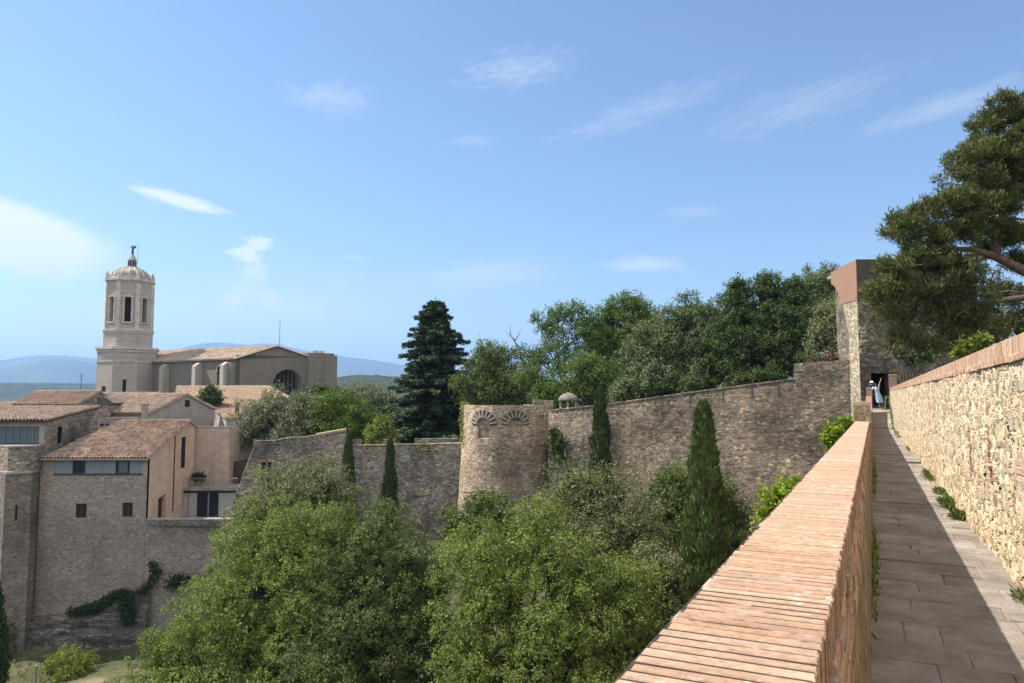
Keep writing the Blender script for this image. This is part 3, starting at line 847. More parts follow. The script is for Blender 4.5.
# three courses of brick under the coping, on the walk side
bc = MB()
for k in range(3):
    z = -.634 - .066*(k+.5) - .002
    s = -1.0 - .12*(k % 2)
    while s < 48:
        if not (21.15 < s + .12 < 21.85):
            c = PW(s + .125, L_IN - .045 + .006*k + rnd.gauss(0, .004), z + rnd.gauss(0, .002))
            bc.cbox(c, DV*.118, RV*.055, (0, 0, .0275), .004, 0, .0018 if s < 8 else 0)
        s += .25 if s < 20 else .25
P = [PW(-2, L_IN-.2, -.632), PW(-2, L_IN-.006, -.632), PW(48, L_IN-.006, -.632), PW(48, L_IN-.2, -.632)]
bc.extrude(P, (0, 0, -.205), 1)
bc.build('brick_course', [M['coping_brick'], M['joint_mortar']], par)
# rubble body
body = MB()
n = 60
for i in range(n):
    s0 = -3 + 52.5*i/n; s1 = -3 + 52.5*(i+1)/n
    a = [PW(s0, L_OUT+.012, -13), PW(s0, L_BASE, -EYE-.3), PW(s0, L_BASE, -EYE+.02), PW(s0, L_IN-.004, -.835), PW(s0, L_IN-.02, -.63), PW(s0, L_OUT+.012, -.63)]
    c = [PW(s1, L_OUT+.012, -13), PW(s1, L_BASE, -EYE-.3), PW(s1, L_BASE, -EYE+.02), PW(s1, L_IN-.004, -.835), PW(s1, L_IN-.02, -.63), PW(s1, L_OUT+.012, -.63)]
    body.quad(c[0], a[0], a[5], c[5]); body.quad(a[1], c[1], c[2], a[2]); body.quad(a[2], c[2], c[3], a[3]); body.quad(a[3], c[3], c[4], a[4])
    body.quad(a[4], c[4], c[5], a[5])
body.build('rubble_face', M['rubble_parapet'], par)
# pier standing on the parapet
pi = MB()
pi.obox(PW(21.5, -.265, -.36), DV*.33, RV*.2, (0, 0, .29), 0)
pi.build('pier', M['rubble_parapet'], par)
pc = MB()
for k in range(10):
    pc.cbox(PW(21.5 - .3 + .0667*k, -.265, -.025), DV*.029, RV*.215, (0, 0, .045), .006)
pc.build('pier_cap', M['coping_brick'], par)

# the parapet climbs with the ramp
rp = MB()
for i in range(8):
    a, b = S_RAMP - .3 + (55.0-S_RAMP+.3)*i/8, S_RAMP - .3 + (55.0-S_RAMP+.3)*(i+1)/8
    za, zb_ = max(-.5+SLOPE*a, floor_z(a)+1.02), max(-.5+SLOPE*b, floor_z(b)+1.02)
    A_ = [PA(a, L_OUT, -13), PA(a, L_BASE, -13), PA(a, L_BASE-.02, za), PA(a, L_OUT, za)]; B_ = [PA(b, L_OUT, -13), PA(b, L_BASE, -13), PA(b, L_BASE-.02, zb_), PA(b, L_OUT, zb_)]
    rp.add(A_ + B_, [(0,1,2,3),(7,6,5,4),(1,5,6,2),(4,0,3,7),(3,2,6,7)])
rp.build('ramp_parapet', M['brick_gate'], par)
# brick post beside the gate and the taller end pier on the right
gp = thing('brick_post', PA(55.3, -.2, floor_z(55.3)), 'slim brick post standing at the left foot of the gate opening', 'post')
q = MB(); q.obox(PA(55.3, -.23, (.50 + -2.2)/2), DV*.2, RV*.17, (0, 0, (.50+2.2)/2)); q.build('shaft', M['brick_gate'], gp)
q = MB(); q.cbox(PA(55.3, -.23, .535), DV*.215, RV*.185, (0, 0, .032), .01); q.build('cap', M['coping_brick'], gp)

# ---- right wall: rubble with brick coping
rw = thing('rubble_wall', PW(15, 1.2, -EYE), 'tall sunlit rubble wall with brick coping on the right side of the walk', 'stone wall')
ZTOP = lambda s: .48 + .001*s
S_RW = 55.6
svals = [-3.0]
while svals[-1] < S_RW:
    sv = svals[-1]
    svals.append(min(S_RW, sv + (.3 if sv < 5.5 else .016 + max(0, sv-6)*.0022)))
nv = 84
V = []; Fc = []
for sv in svals:
    zt = ZTOP(sv) - .212; zb = (-EYE + SLOPE*sv if sv < S_RAMP else floor_z(sv)) - .12
    for j in range(nv+1):
        V.append(PA(sv, L_R + .012*math.sin(sv*.9)+.012*math.sin(sv*2.3+j*.05), zb + (zt-zb)*j/nv))
for i in range(len(svals)-1):
    for j in range(nv):
        k = i*(nv+1)+j
        Fc.append((k, k+1, k+nv+2, k+nv+1))
fm = MB(); fm.add(V, Fc); fm.build('rubble_face', M['rubble_near'], rw, smooth=True)
q = MB()
for i in range(20):
    a, b = -3 + (S_RW+3)*i/20, -3 + (S_RW+3)*(i+1)/20
    P = [PA(a, L_R+.08, -4), PA(a, L_R+.36, -4), PA(a, L_R+.36, ZTOP(a)-.2), PA(a, L_R+.08, ZTOP(a)-.2)]
    Q = [PA(b, L_R+.08, -4), PA(b, L_R+.36, -4), PA(b, L_R+.36, ZTOP(b)-.2), PA(b, L_R+.08, ZTOP(b)-.2)]
    q.add(P+Q, [(0,1,2,3),(7,6,5,4),(1,5,6,2),(4,0,3,7),(3,2,6,7)])
q.build('core', M['rubble_parapet'], rw)
cp = MB(); s = -2.0; rnd = random.Random(8)
while s < S_RW:
    th = BRR*(.93 + rnd.gauss(0, .01))
    c = PA(s + th/2, L_R + .168 + rnd.gauss(0, .0015), ZTOP(s) - .07 + rnd.gauss(0, .0012))
    cp.cbox(c, DV*(th/2), RV*.17, (0, 0, .07), .006, 0, .001)
    s += BRR*(1 + rnd.gauss(0, .015))
for i in range(20):
    a, b = -2 + (S_RW+2)*i/20, -2 + (S_RW+2)*(i+1)/20
    P = [PA(a, L_R+.008, ZTOP(a)-.14), PA(a, L_R+.32, ZTOP(a)-.14), PA(a, L_R+.32, ZTOP(a)-.012), PA(a, L_R+.008, ZTOP(a)-.012)]
    Q = [PA(b, L_R+.008, ZTOP(b)-.14), PA(b, L_R+.32, ZTOP(b)-.14), PA(b, L_R+.32, ZTOP(b)-.012), PA(b, L_R+.008, ZTOP(b)-.012)]
    cp.add(P+Q, [(3,2,6,7),(4,0,3,7),(1,5,6,2),(0,4,5,1)], 1)
cp.build('coping', [M['coping_brick'], M['joint_mortar']], rw)
st = MB(); s = -2.0
while s < S_RW:
    ln = .26 + rnd.uniform(-.02, .03)
    st.cbox(PA(s + ln/2, L_R + .09 + rnd.gauss(0,.003), ZTOP(s+ln/2) - .174 + rnd.gauss(0,.002)), DV*(ln/2-.006) + np.array([0,0,.001*ln/2]), RV*.115, (0, 0, .031), .007, 0, .003)
    s += ln
st.build('string_course', M['coping_brick'], rw)
def s_at(px, l):
    k = (px-CXP)/FPX*math.cos(PITCH)
    return l*(RV[0] - k*RV[1])/(k*DV[1] - DV[0])
for (px, y0, y1, wd, dp) in ((987, 424, 482, .16, .02), (968, 428, 470, .12, .015), (960, 430, 460, .10, .012), (1018, 452, 500, .34, .006)):
    sc_ = s_at(px, L_R); Yc = DV[1]*sc_ + RV[1]*L_R
    zt, zb = ZA(y0, Yc, px), ZA(y1, Yc, px)
    q = MB(); z = zb
    while z < zt:
        q.cbox(PA(sc_ + rnd.gauss(0,.012), L_R + .045 - dp, z + .026), DV*(wd/2*rnd.uniform(.8,1.1)), RV*.05, (0, 0, .024), .008, 0, .005)
        z += .068
    q.build('brick_patch', M['coping_brick'], rw)
ep = thing('brick_post', PA(56.1, L_R+.2, floor_z(56.1)), 'taller square brick post ending the sunlit rubble wall beside the gate', 'post')
q = MB(); q.obox(PA(56.0, L_R+.18, (1.36-1.6)/2), DV*.26, RV*.24, (0, 0, (1.36+1.6)/2)); q.build('shaft', M['brick_gate'], ep)
q = MB(); q.cbox(PA(56.0, L_R+.18, 1.40), DV*.275, RV*.255, (0, 0, .035), .012); q.build('cap', M['coping_brick'], ep)

# weeds growing at the wall's foot
def weed(s, l, sz, n, seed, label, mat='leaf_broad_deep'):
    rng = np.random.default_rng(seed)
    b = PA(s, l, floor_z(s))
    t = np.stack([rng.normal(0, sz[0], n), rng.normal(0, sz[1], n), np.zeros(n)], 1)
    P = b + DV*t[:, :1] + RV*t[:, 1:2]
    A = unit(rng.normal(0, .55, (n, 3)) + np.array([0, 0, 1.0]) - RV*.35)
    L = sz[2]*(.5 + rng.random(n))
    P2 = P + np.array([0, 0, 1])*(rng.random((n, 1))*sz[2]*.7)
    o = quads_mesh('weed_plant', leaf_quads(P2, A, rand_dirs(rng, n), L, L*.3), M[mat], None, tuple(b))
    if sz[0] > .5:
        o.name = 'weeds'; return tag(o, label, 'weeds', None, 'stuff')
    return tag(o, label, 'weed', 'weeds along the walk')
def s_y(py, l=1.0, z=EYE):
    Yq = z*FPX/(py-402.0); return (Yq - RV[1]*l)/DV[1]
weed(s_y(517), .99, (.09, .04, .075), 600, 1, 'bright green weed tuft nearest the viewer at the foot of the sunlit wall')
weed(s_y(505), .985, (.18, .05, .08), 1600, 2, 'longest leafy weed clump along the foot of the sunlit wall')
weed(s_y(492), .99, (.13, .04, .06), 600, 3, 'low weed tuft just beyond the longest clump at the wall foot')
weed(s_y(476), 1.0, (.55, .04, .06), 600, 4, 'thin grassy weeds at the wall foot before the pier shadow')
weed(s_y(449), 1.0, (.7, .03, .035), 500, 5, 'weed strip farthest along the sunlit wall foot before the ramp', 'leaf_olive')
weed(s_y(596), 1.02, (.09, .03, .05), 400, 6, 'dry small weed sprig close to the viewer at the sunlit wall foot', 'leaf_olive')
weed(s_y(560, -.03), -.04, (1.0, .02, .05), 500, 7, 'small shaded weeds at the foot of the brick parapet nearest the viewer', 'leaf_broad')
weed(s_y(475, -.03), -.03, (2.0, .02, .05), 600, 8, 'small shaded weeds at the foot of the parapet toward the pier', 'leaf_broad')

# ------------------------------------------------------------------ gate tower at the end of the walk
GX, GY = XA(861, 52), 52.0
gz0, gz1 = -13.0, ZA(259.5, 52, 858)
gt = thing('gate_tower', (GX+4, GY, Z_DOOR), 'square stone tower with brick crown and dark doorway at the end of the walk', 'gate tower')
dx0, dx1 = XA(871.5, 52) - GX, XA(890, 52) - GX
zbr = ZA(300, 52, 858)
fw = MB()
wall_panel(fw, (GX+.0, GY, gz0), (1,0,0), (0,1,0), 8.4, zbr-gz0, [(dx0, dx1, Z_DOOR-gz0, ZA(373, 52, 880)-gz0)], .7)
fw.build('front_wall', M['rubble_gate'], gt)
bw = MB()
wall_panel(bw, (GX+.72, GY-.05, zbr), (1,0,0), (0,1,0), 7.72, gz1-zbr, [], .6, 1)
# sloping left crown, seen obliquely: stepped corbel of brick
prof = [(51.93, zbr), (54.42, zbr), (55.0, ZA(291, 55.0, 839.5)), (55.6, ZA(286, 55.6, 837.5)), (56.1, ZA(284, 56.1, 836)), (56.1, ZA(272.5, 56.1, 835)), (51.93, gz1)]
V0 = [(GX-.06, y, z) for y, z in prof]; V1 = [(GX+.70, y, z) for y, z in prof]
n0 = len(prof)
bw.add(V0 + V1, [tuple(range(n0-1, -1, -1)), tuple(range(n0, 2*n0))] + [(i, (i+1) % n0, n0 + (i+1) % n0, n0 + i) for i in range(n0-1)], 0,
       [[(prof[k][0], prof[k][1]) for k in range(n0-1, -1, -1)], [(p[0], p[1]) for p in prof]] + [[(0, prof[i][1]), (0, prof[(i+1) % n0][1]), (.76, prof[(i+1) % n0][1]), (.76, prof[i][1])] for i in range(n0-1)])
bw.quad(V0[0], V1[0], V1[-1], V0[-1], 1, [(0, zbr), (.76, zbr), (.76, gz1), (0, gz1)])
bw.build('brick_crown', [M['brick_gate'], M['brick_gate_shade']], gt)
sw = MB()
zz = ZA(318, 53, 850)
wall_panel(sw, (GX-.02, 53.52, gz0), (0,-1,0), (1,0,0), 1.49, zbr-gz0-.004, [], .7)
P_ = [(GX-.02, 53.54, ZA(333, 53.5, 850)), (GX-.02, 54.6, zbr+.45), (GX-.02, 54.6, zbr+.62), (GX-.02, 53.54, zbr-.006)]
sw.extrude([P_[0], (GX-.02, 54.4, zbr-.006), P_[3]], (.7, 0, 0))
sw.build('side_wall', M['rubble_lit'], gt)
# broken corner stones
cs = MB(); rnd = random.Random(4)
for k in range(7):
    z = ZA(352, 52, 862) + .28*k
    cs.cbox((GX + .18 + rnd.uniform(0, .2), GY - .05, z), (.2+.1*rnd.random(), 0, .02), (0, .09, 0), (0, 0, .12), .03, 0, .025)
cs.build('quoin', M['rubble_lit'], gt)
inn = MB()
wall_panel(inn, (GX+.7, GY+4.6, gz0), (1,0,0), (0,1,0), 7.6, gz1-gz0-.6, [(dx0+.45, dx1-.1, Z_DOOR-gz0+.6, Z_DOOR-gz0+1.9)], .5)
wall_panel(inn, (GX+7.9, GY+.75, gz0), (0,1,0), (-1,0,0), 3.8, gz1-gz0-.6, [], .5)
wall_panel(inn, (GX+.6, 53.4, gz0), (0,1,0), (1,0,0), 3.2, gz1-gz0-.6, [], .4)
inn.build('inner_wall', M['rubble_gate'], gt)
rf = MB(); rf.box((GX+.1, GY+.05, gz1-.62), (GX+8.3, GY+5.1, gz1-.42)); rf.build('roof', M['concrete'], gt)
fl = MB(); fl.box((GX+.5, GY+.02, Z_DOOR-.3), (GX+8.0, GY+4.6, Z_DOOR-.006)); fl.build('floor', M['paving_joint'], gt)

# ------------------------------------------------------------------ people in the doorway
def skin_body(name, J, E, R, mat, parent, sub=2):
    """one continuous surface grown round joints J along edges E with radii R"""
    names = list(J)
    me = bpy.data.meshes.new(name)
    org = world_of(parent)
    me.from_pydata([tuple(Vector([float(c) for c in J[n]]) - org) for n in names], [(names.index(a), names.index(b)) for a, b in E], [])
    o = link_mesh(name, me, mat, parent, tuple(org))
    o.modifiers.new('Skin', 'SKIN'); 
    for n, sv in zip(names, me.skin_vertices[0].data if me.skin_vertices else []):
        sv.radius = (R[n], R[n])
    if not me.skin_vertices:
        bpy.context.view_layer.objects.active = o
    sd = o.modifiers.new('Subdivision', 'SUBSURF'); sd.levels = sub; sd.render_levels = sub
    return o

def figure(base, H, lean, facing, arms, label, cloth, style, hairm, hat=None, group=None):
    """standing person; LEAN shifts the head sideways, ARMS give elbow/hand offsets"""
    t = thing('person', base, label, 'person', group)
    b = np.array(base, float); f = np.array([math.cos(facing), math.sin(facing), 0]); r = np.array([f[1], -f[0], 0])
    k = H/1.7
    L = np.array([lean, 0, 0])
    def p(x, y, z): return b + r*x*k + f*y*k + np.array([0, 0, z*k]) + L*(z/1.7)
    J = {'pelvis': p(0,0,.94), 'waist': p(0,0,1.10), 'chest': p(0,.01,1.30), 'neck': p(0,0,1.45), 'skull': p(0,.01,1.53), 'face': p(0,.03,1.60), 'crown': p(0,.0,1.675)}
    E = [('pelvis','waist'),('waist','chest'),('chest','neck'),('neck','skull'),('skull','face'),('face','crown')]
    Rr = {'pelvis': .135, 'waist': .115, 'chest': .13, 'neck': .05, 'skull': .072, 'face': .088, 'crown': .06}
    for sd, nm in ((-1,'l'),(1,'r')):
        J['hip'+nm] = p(.09*sd,0,.88); J['knee'+nm] = p(.10*sd,.02,.49); J['ank'+nm] = p(.10*sd,-.01,.08); J['toe'+nm] = p(.11*sd,.15,.035)
        E += [('pelvis','hip'+nm),('hip'+nm,'knee'+nm),('knee'+nm,'ank'+nm),('ank'+nm,'toe'+nm)]
        Rr.update({'hip'+nm: .09, 'knee'+nm: .058, 'ank'+nm: .04, 'toe'+nm: .033})
        sh, el, wr, hd = arms[0 if sd < 0 else 1]
        J['sh'+nm] = p(*sh); J['el'+nm] = p(*el); J['wr'+nm] = p(*wr); J['hd'+nm] = p(*hd)
        E += [('chest','sh'+nm),('sh'+nm,'el'+nm),('el'+nm,'wr'+nm),('wr'+nm,'hd'+nm)]
        Rr.update({'sh'+nm: .058, 'el'+nm: .042, 'wr'+nm: .03, 'hd'+nm: .034})
        dirv = (np.array(J['hd'+nm]) - np.array(J['wr'+nm])); dirv = dirv/np.linalg.norm(dirv)
        sidev = np.cross(dirv, f); sidev = sidev/(np.linalg.norm(sidev)+1e-6)
        for q in range(4):
            n1 = 'f%s%d' % (nm, q); n2 = n1 + 'e'
            J[n1] = np.array(J['hd'+nm]) + sidev*(.021*(q-1.5)) + dirv*.045*k
            J[n2] = J[n1] + dirv*(.05 + .012*(1-abs(q-1.3)))*k + f*.012
            E += [('hd'+nm, n1), (n1, n2)]; Rr[n1] = .0095; Rr[n2] = .008
        J['th'+nm] = np.array(J['hd'+nm]) + sidev*.05 + dirv*.03; E.append(('hd'+nm, 'th'+nm)); Rr['th'+nm] = .01
    Rr = {n: v*k for n, v in Rr.items()}
    mb = MB()
    body = bpy.data.meshes.new('body'); org = Vector([float(v) for v in base])
    names = list(J)
    body.from_pydata([tuple(Vector([float(c) for c in J[n]]) - org) for n in names], [(names.index(a), names.index(c)) for a, c in E], [])
    o = link_mesh('body', body, M['skin'], t, tuple(base))
    md = o.modifiers.new('Skin', 'SKIN')
    if not body.skin_vertices: 
        bpy.context.view_layer.update()
    if body.skin_vertices:
        for n, sv in zip(names, body.skin_vertices[0].data):
            sv.radius = (Rr[n], Rr[n]); sv.use_root = (n == 'pelvis')
    ms = o.modifiers.new('Subdivision', 'SUBSURF'); ms.levels = 2; ms.render_levels = 2
    # nose, ears, eyes live on the head
    hd = MB(); c = np.array(J['face'])
    hd.obox(c + f*.095*k, r*.012*k, f*.016*k, (0, 0, .02*k)); hd.build('nose', M['skin'], t)
    for sg in (-1, 1):
        hd = MB(); hd.obox(c + r*.09*sg*k, r*.01*k, f*.016*k, (0, 0, .03*k)); hd.build('ear', M['skin'], t)
    hr = MB(); hr.lathe(np.array(J['face']) - f*.02*k + np.array([0, 0, -.03*k]), [(.085*k, -.02*k), (.104*k, .02*k), (.10*k, .07*k), (.075*k, .12*k), (.03*k, .145*k)], 14)
    hr.build('hair', M[hairm], t, smooth=True)
    if hat:
        h = MB(); h.lathe(np.array(J['face']) + np.array([0, 0, .03*k]), [(.15*k, -.005), (.15*k, .012), (.112*k, .02), (.106*k, .07*k), (.07*k, .115*k), (.02*k, .13*k)], 16)
        h.build('cap', M[hat], t, smooth=True)
    def ring(z, rx, ry, cx=0, cy=0):
        cc = p(cx, cy, z)
        return [cc + r*rx*k*math.cos(a) + f*ry*k*math.sin(a) for a in [2*math.pi*i/18 for i in range(18)]]
    if style == 'dress':
        rg = [ring(.36,.235,.205), ring(.5,.225,.19), ring(.75,.205,.165), ring(.92,.19,.155), ring(1.08,.155,.125), ring(1.25,.175,.14), ring(1.36,.185,.135), ring(1.42,.15,.10), ring(1.45,.08,.07)]
    else:
        rg = [ring(.82,.19,.15), ring(.95,.195,.155), ring(1.1,.18,.145), ring(1.25,.195,.15), ring(1.36,.205,.145), ring(1.42,.16,.11), ring(1.46,.075,.07)]
    cl = MB(); n = 18
    cl.add([q for g in rg for q in g], [(i*n+j, i*n+(j+1)%n, (i+1)*n+(j+1)%n, (i+1)*n+j) for i in range(len(rg)-1) for j in range(n)])
    cl.build('dress' if style == 'dress' else 'shirt', M[cloth], t, smooth=True)
    for nm in ('l', 'r'):
        sl = MB(); a, e = np.array(J['sh'+nm]), np.array(J['el'+nm])
        sl.tube([a - (e-a)*.18, a + (e-a)*.3, a + (e-a)*.62], [.075*k, .068*k, .062*k], 10, cap=False)
        sl.build('sleeve', M[cloth], t, smooth=True)
        if style != 'dress':
            tr = MB(); tr.tube([p(.09*(-1 if nm == 'l' else 1), 0, .92), J['knee'+nm], np.array(J['ank'+nm]) + np.array([0,0,.03])], [.112*k, .085*k, .068*k], 12, cap=False)
            tr.build('trouser_leg', M[cloth], t, smooth=True)
        sh = MB(); a = np.array(J['ank'+nm]); e = np.array(J['toe'+nm])
        sh.tube([a + np.array([0,0,.03]) - f*.02, a - np.array([0,0,.03]), e], [.05*k, .056*k, .043*k], 10)
        sh.build('shoe', M['shoe'], t, smooth=True)
    return t

yp = 51.15
figure((XA(881.3, yp), yp, floor_z(56.7)), 1.66, -.42, R_(-100),
       [((-.17,0,1.40), (-.30,.10,1.72), (-.42,.14,1.93), (-.45,.15,2.0)), ((.17,0,1.40), (.33,.02,1.22), (.42,.12,1.07), (.43,.16,1.0))],
       'person in pale blue dress leaning sideways with one arm raised in the gate doorway', 'dress', 'dress', 'hair')
figure((XA(871.8, 51.55), 51.55, floor_z(57.1)), 1.74, 0.0, R_(-60),
       [((-.19,0,1.40), (-.25,.03,1.12), (-.23,.12,.88), (-.22,.14,.80)), ((.19,0,1.40), (.25,.03,1.12), (.23,.12,.88), (.22,.14,.80))],
       'person in dark clothes and white cap half hidden by the left brick post', 'navy', 'suit', 'hair', 'cap_white')
# ------------------------------------------------------------------ round tower with blind arches
TC = np.array([XA(506.5, 72), 72.0]); TR = 4.35
tz_top = ZA(405.5, 68, 500); tz_bot = -16.0
rt = thing('round_tower', (TC[0], TC[1], tz_bot), 'round rubble tower with two blind striped arches between the two curtain walls', 'tower')
AR = [(-math.pi/2 - math.radians(29), 'a'), (-math.pi/2 + math.radians(11.5), 'b')]
def cyl_r(a, z):
    """tower radius: battered foot, uneven masonry, recessed arch fields"""
    zz = tz_top - z
    r = TR + max(0, (zz-4.5))*.06 + .03*mnoise.noise(Vector((a*5, z*.7, 0))) + .018*mnoise.noise(Vector((a*17, z*3.1, 5)))
    for a0, n in AR:
        da = (a-a0)*TR
        zs = tz_top - 1.75
        if abs(da) < .62 and z > tz_top - 3.0:
            if z < zs or (da*da + (z-zs)**2) < .62**2: r -= .28
    # shallow later niche at the right
    da = (a + math.pi/2 - math.radians(50))*TR
    if abs(da) < .38 and tz_top-3.0 < z < tz_top-.9: r -= .2
    return r
mb = MB(); NA, NZ = 420, 280
def tw(u, v):
    a = -math.pi*1.15 + u*math.pi*1.5
    z = tz_bot + (tz_top - tz_bot)*(1-(1-v)**1.35)
    r = cyl_r(a, z)
    return (TC[0] + r*math.cos(a), TC[1] + r*math.sin(a), z)
mb.grid(tw, NA, NZ)
k0 = NZ*(NA+1)
ring = [mb.v[k0+i] for i in range(NA+1)]
inner = [(TC[0] + (p[0]-TC[0])*.84, TC[1] + (p[1]-TC[1])*.84, p[2]) for p in ring]
mb.add(ring + inner, [(i, i+1, NA+2+i, NA+1+i) for i in range(NA)])
low = [(p[0], p[1], p[2]-1.1) for p in inner]
mb.add(inner + low, [(i, i+1, NA+2+i, NA+1+i) for i in range(NA)] + [tuple(range(NA+1, 2*NA+2))])
mb.build('drum', M['rubble_tower'], rt)
for a0, nm in AR:
    q = MB()
    for j in range(18):
        th = math.pi*(j+.5)/18; a = a0 + 1.0*math.cos(th)/TR; er = np.array([math.cos(a), math.sin(a), 0]); et = np.array([-math.sin(a), math.cos(a), 0]); ez = np.array([0, 0, 1.0])
        q.obox(np.array([TC[0], TC[1], tz_top - 1.75 + 1.0*math.sin(th)]) + er*(TR + .01), (et*math.cos(th) + ez*math.sin(th))*.31, (-et*math.sin(th) + ez*math.cos(th))*.085, er*.06)
    q.build('arch_ring', M['seam_dark'], rt)
    for j in range(9):
        th = math.pi*(j+.5)/9
        da = 1.0*math.cos(th)/TR; zc = tz_top - 1.75 + 1.0*math.sin(th)
        a = a0 + da
        rr = TR + .03
        c = np.array([TC[0] + rr*math.cos(a), TC[1] + rr*math.sin(a), zc])
        er = np.array([math.cos(a), math.sin(a), 0]); et = np.array([-math.sin(a), math.cos(a), 0]); ez = np.array([0, 0, 1.0])
        rad = et*math.cos(th) + ez*math.sin(th); tan = -et*math.sin(th) + ez*math.cos(th)
        q = MB(); q.obox(c, rad*.34, tan*.088, er*.10)
        vo = q.build('voussoir', M['ashlar_pale'], rt)
        vo.data.materials[0] = M['ashlar_pale'] if (j % 1 == 0) else M['rubble_tower']
q = MB()
Cb = np.array([XA(541, 70), 70.6])
q.box((XA(533, 70.2), 70.2, tz_top-2), (XA(553, 70.2), 71.6, ZA(400.5, 70.2, 540)))
q.box((XA(533.4, 70.1), 70.0, tz_top-.9), (XA(540, 70.2), 71.0, ZA(399.5, 70.2, 540)))
q.build('merlon', M['rubble_old'], rt)

# ------------------------------------------------------------------ big curtain wall from the round tower to the gate tower
def wall_strip(name, P0, P1, pts, zb, th, mat, parent, step=.5, rough=.03, cap=.0, top_rough=.05):
    """upright wall from P0 to P1; pts = [(px,py)] gives its skyline along its length"""
    P0 = np.array(P0, float); P1 = np.array(P1, float)
    u = P1-P0; Ln = np.linalg.norm(u); u /= Ln; nrm = np.array([-u[1], u[0]])
    def along(px):
        k = (px-CXP)/FPX*math.cos(PITCH)
        # solve (P0 + u t).x = k*(P0+u t).y
        return (k*P0[1]-P0[0])/(u[0]-k*u[1])
    prof = []
    for px, py in pts:
        t = min(max(along(px), -2), Ln+2); Yc = P0[1] + u[1]*t
        prof.append((t, ZA(py, Yc, px)))
    ts = sorted({round(t, 3) for t, _ in prof} | {round(k, 3) for k in np.arange(0, Ln, step)} | {0.0, round(Ln, 3)})
    ts = [t for t in ts if -.01 <= t <= Ln+.01]
    T = [a for a, _ in prof]; Z = [b for _, b in prof]
    mb = MB(); nzs = 26
    def P(t, z, d):
        return (P0[0]+u[0]*t+nrm[0]*d, P0[1]+u[1]*t+nrm[1]*d, z)
    cols = []
    for t in ts:
        zt = float(np.interp(t, T, Z)) + top_rough*mnoise.noise(Vector((t*1.7, 3, 0)))
        cols.append([P(t, zb + (zt-zb)*j/nzs, rough*mnoise.noise(Vector((t*.8, j*.6, 1))) + rough*.8*mnoise.noise(Vector((t*2.3, j*1.5, 7)))) for j in range(nzs+1)] + [P(t, zt, th), P(t, zb, th)])
    n = nzs+3
    V = [p for c in cols for p in c]; F = []
    for i in range(len(cols)-1):
        for j in range(n-1):
            F.append((i*n+j, (i+1)*n+j, (i+1)*n+j+1, i*n+j+1))
    F.append(tuple(range(n-1, -1, -1))); F.append(tuple((len(cols)-1)*n + j for j in range(n)))
    mb.add(V, F)
    o = mb.build(name, mat, parent)
    return o, P, along, lambda t: float(np.interp(t, T, Z)), Ln

BW0 = (XA(548, 67.2), 67.2); BW1 = (GX + .35, 53.7)
bwt = thing('curtain_wall', ((BW0[0]+BW1[0])/2, (BW0[1]+BW1[1])/2, -13), 'long high rubble curtain wall climbing from the round tower to the gate tower', 'stone wall')
pts = [(545, 411), (600, 405.5), (650, 398.5), (700, 391.5), (750, 385), (793.5, 379.5), (794.5, 363.5), (830, 361), (862, 359)]
_, PBW, al_bw, z_bw, L_bw = wall_strip('masonry', BW0, BW1, pts, -17, 1.5, M['rubble_big'], bwt)
q = MB(); t = .2
while t < L_bw - 4.6:
    ln = random.uniform(.5, .9); za, zb_ = z_bw(t), z_bw(min(t+ln, L_bw-4.4))
    q.extrude([PBW(t, za-.02, -.07), PBW(t+ln-.015, zb_-.02, -.07), PBW(t+ln-.015, zb_+.09, -.07), PBW(t, za+.09, -.07)], np.array(PBW(0,0,1.0)) - np.array(PBW(0,0,0)))
    t += ln
q.build('coping', M['rubble_big'], bwt)
for px in (662, 690, 723, 752, 779):       # seams of the blocked-up battlements
    t = al_bw(px); z = z_bw(t)
    q = MB(); q.extrude([PBW(t-.045, z-1.1, -.03), PBW(t+.045, z-1.1, -.03), PBW(t+.045, z-.05, -.03), PBW(t-.045, z-.05, -.03)], np.array(PBW(0,0,.1)) - np.array(PBW(0,0,0)))
    q.build('slit', M['seam_dark'], bwt)

# lower curtain wall left of the tower
LW0 = (XA(344, 75), 75.0); LW1 = (XA(464, 72.4), 72.4)
lwt = thing('curtain_wall', ((LW0[0]+LW1[0])/2, 73.7, -14), 'lower rubble curtain wall between the ruined house and the round tower', 'stone wall')
_, PLW, al_lw, z_lw, L_lw = wall_strip('masonry', LW0, LW1, [(340, 446.5), (400, 445.5), (440, 444.5), (466, 444)], -17, 1.2, M['rubble_old'], lwt)
q = MB(); q.extrude([PLW(.2, z_lw(0)-.02, -.06), PLW(L_lw, z_lw(L_lw)-.02, -.06), PLW(L_lw, z_lw(L_lw)+.10, -.06), PLW(.2, z_lw(0)+.10, -.06)], np.array(PLW(0,0,1.2)) - np.array(PLW(0,0,0)))
q.build('coping', M['rubble_big'], lwt)
for a, b, y0, y1 in ((415, 462, 438.5, 446), (384, 396, 439.5, 446), (353, 362, 440, 446)):
    q = MB(); q.box((XA(a, 75.8), 75.6, ZA(y1+6, 75.6)), (XA(b, 75.8), 76.1, ZA(y0, 75.6)))
    q.build('parapet', M['rubble_old'], lwt)

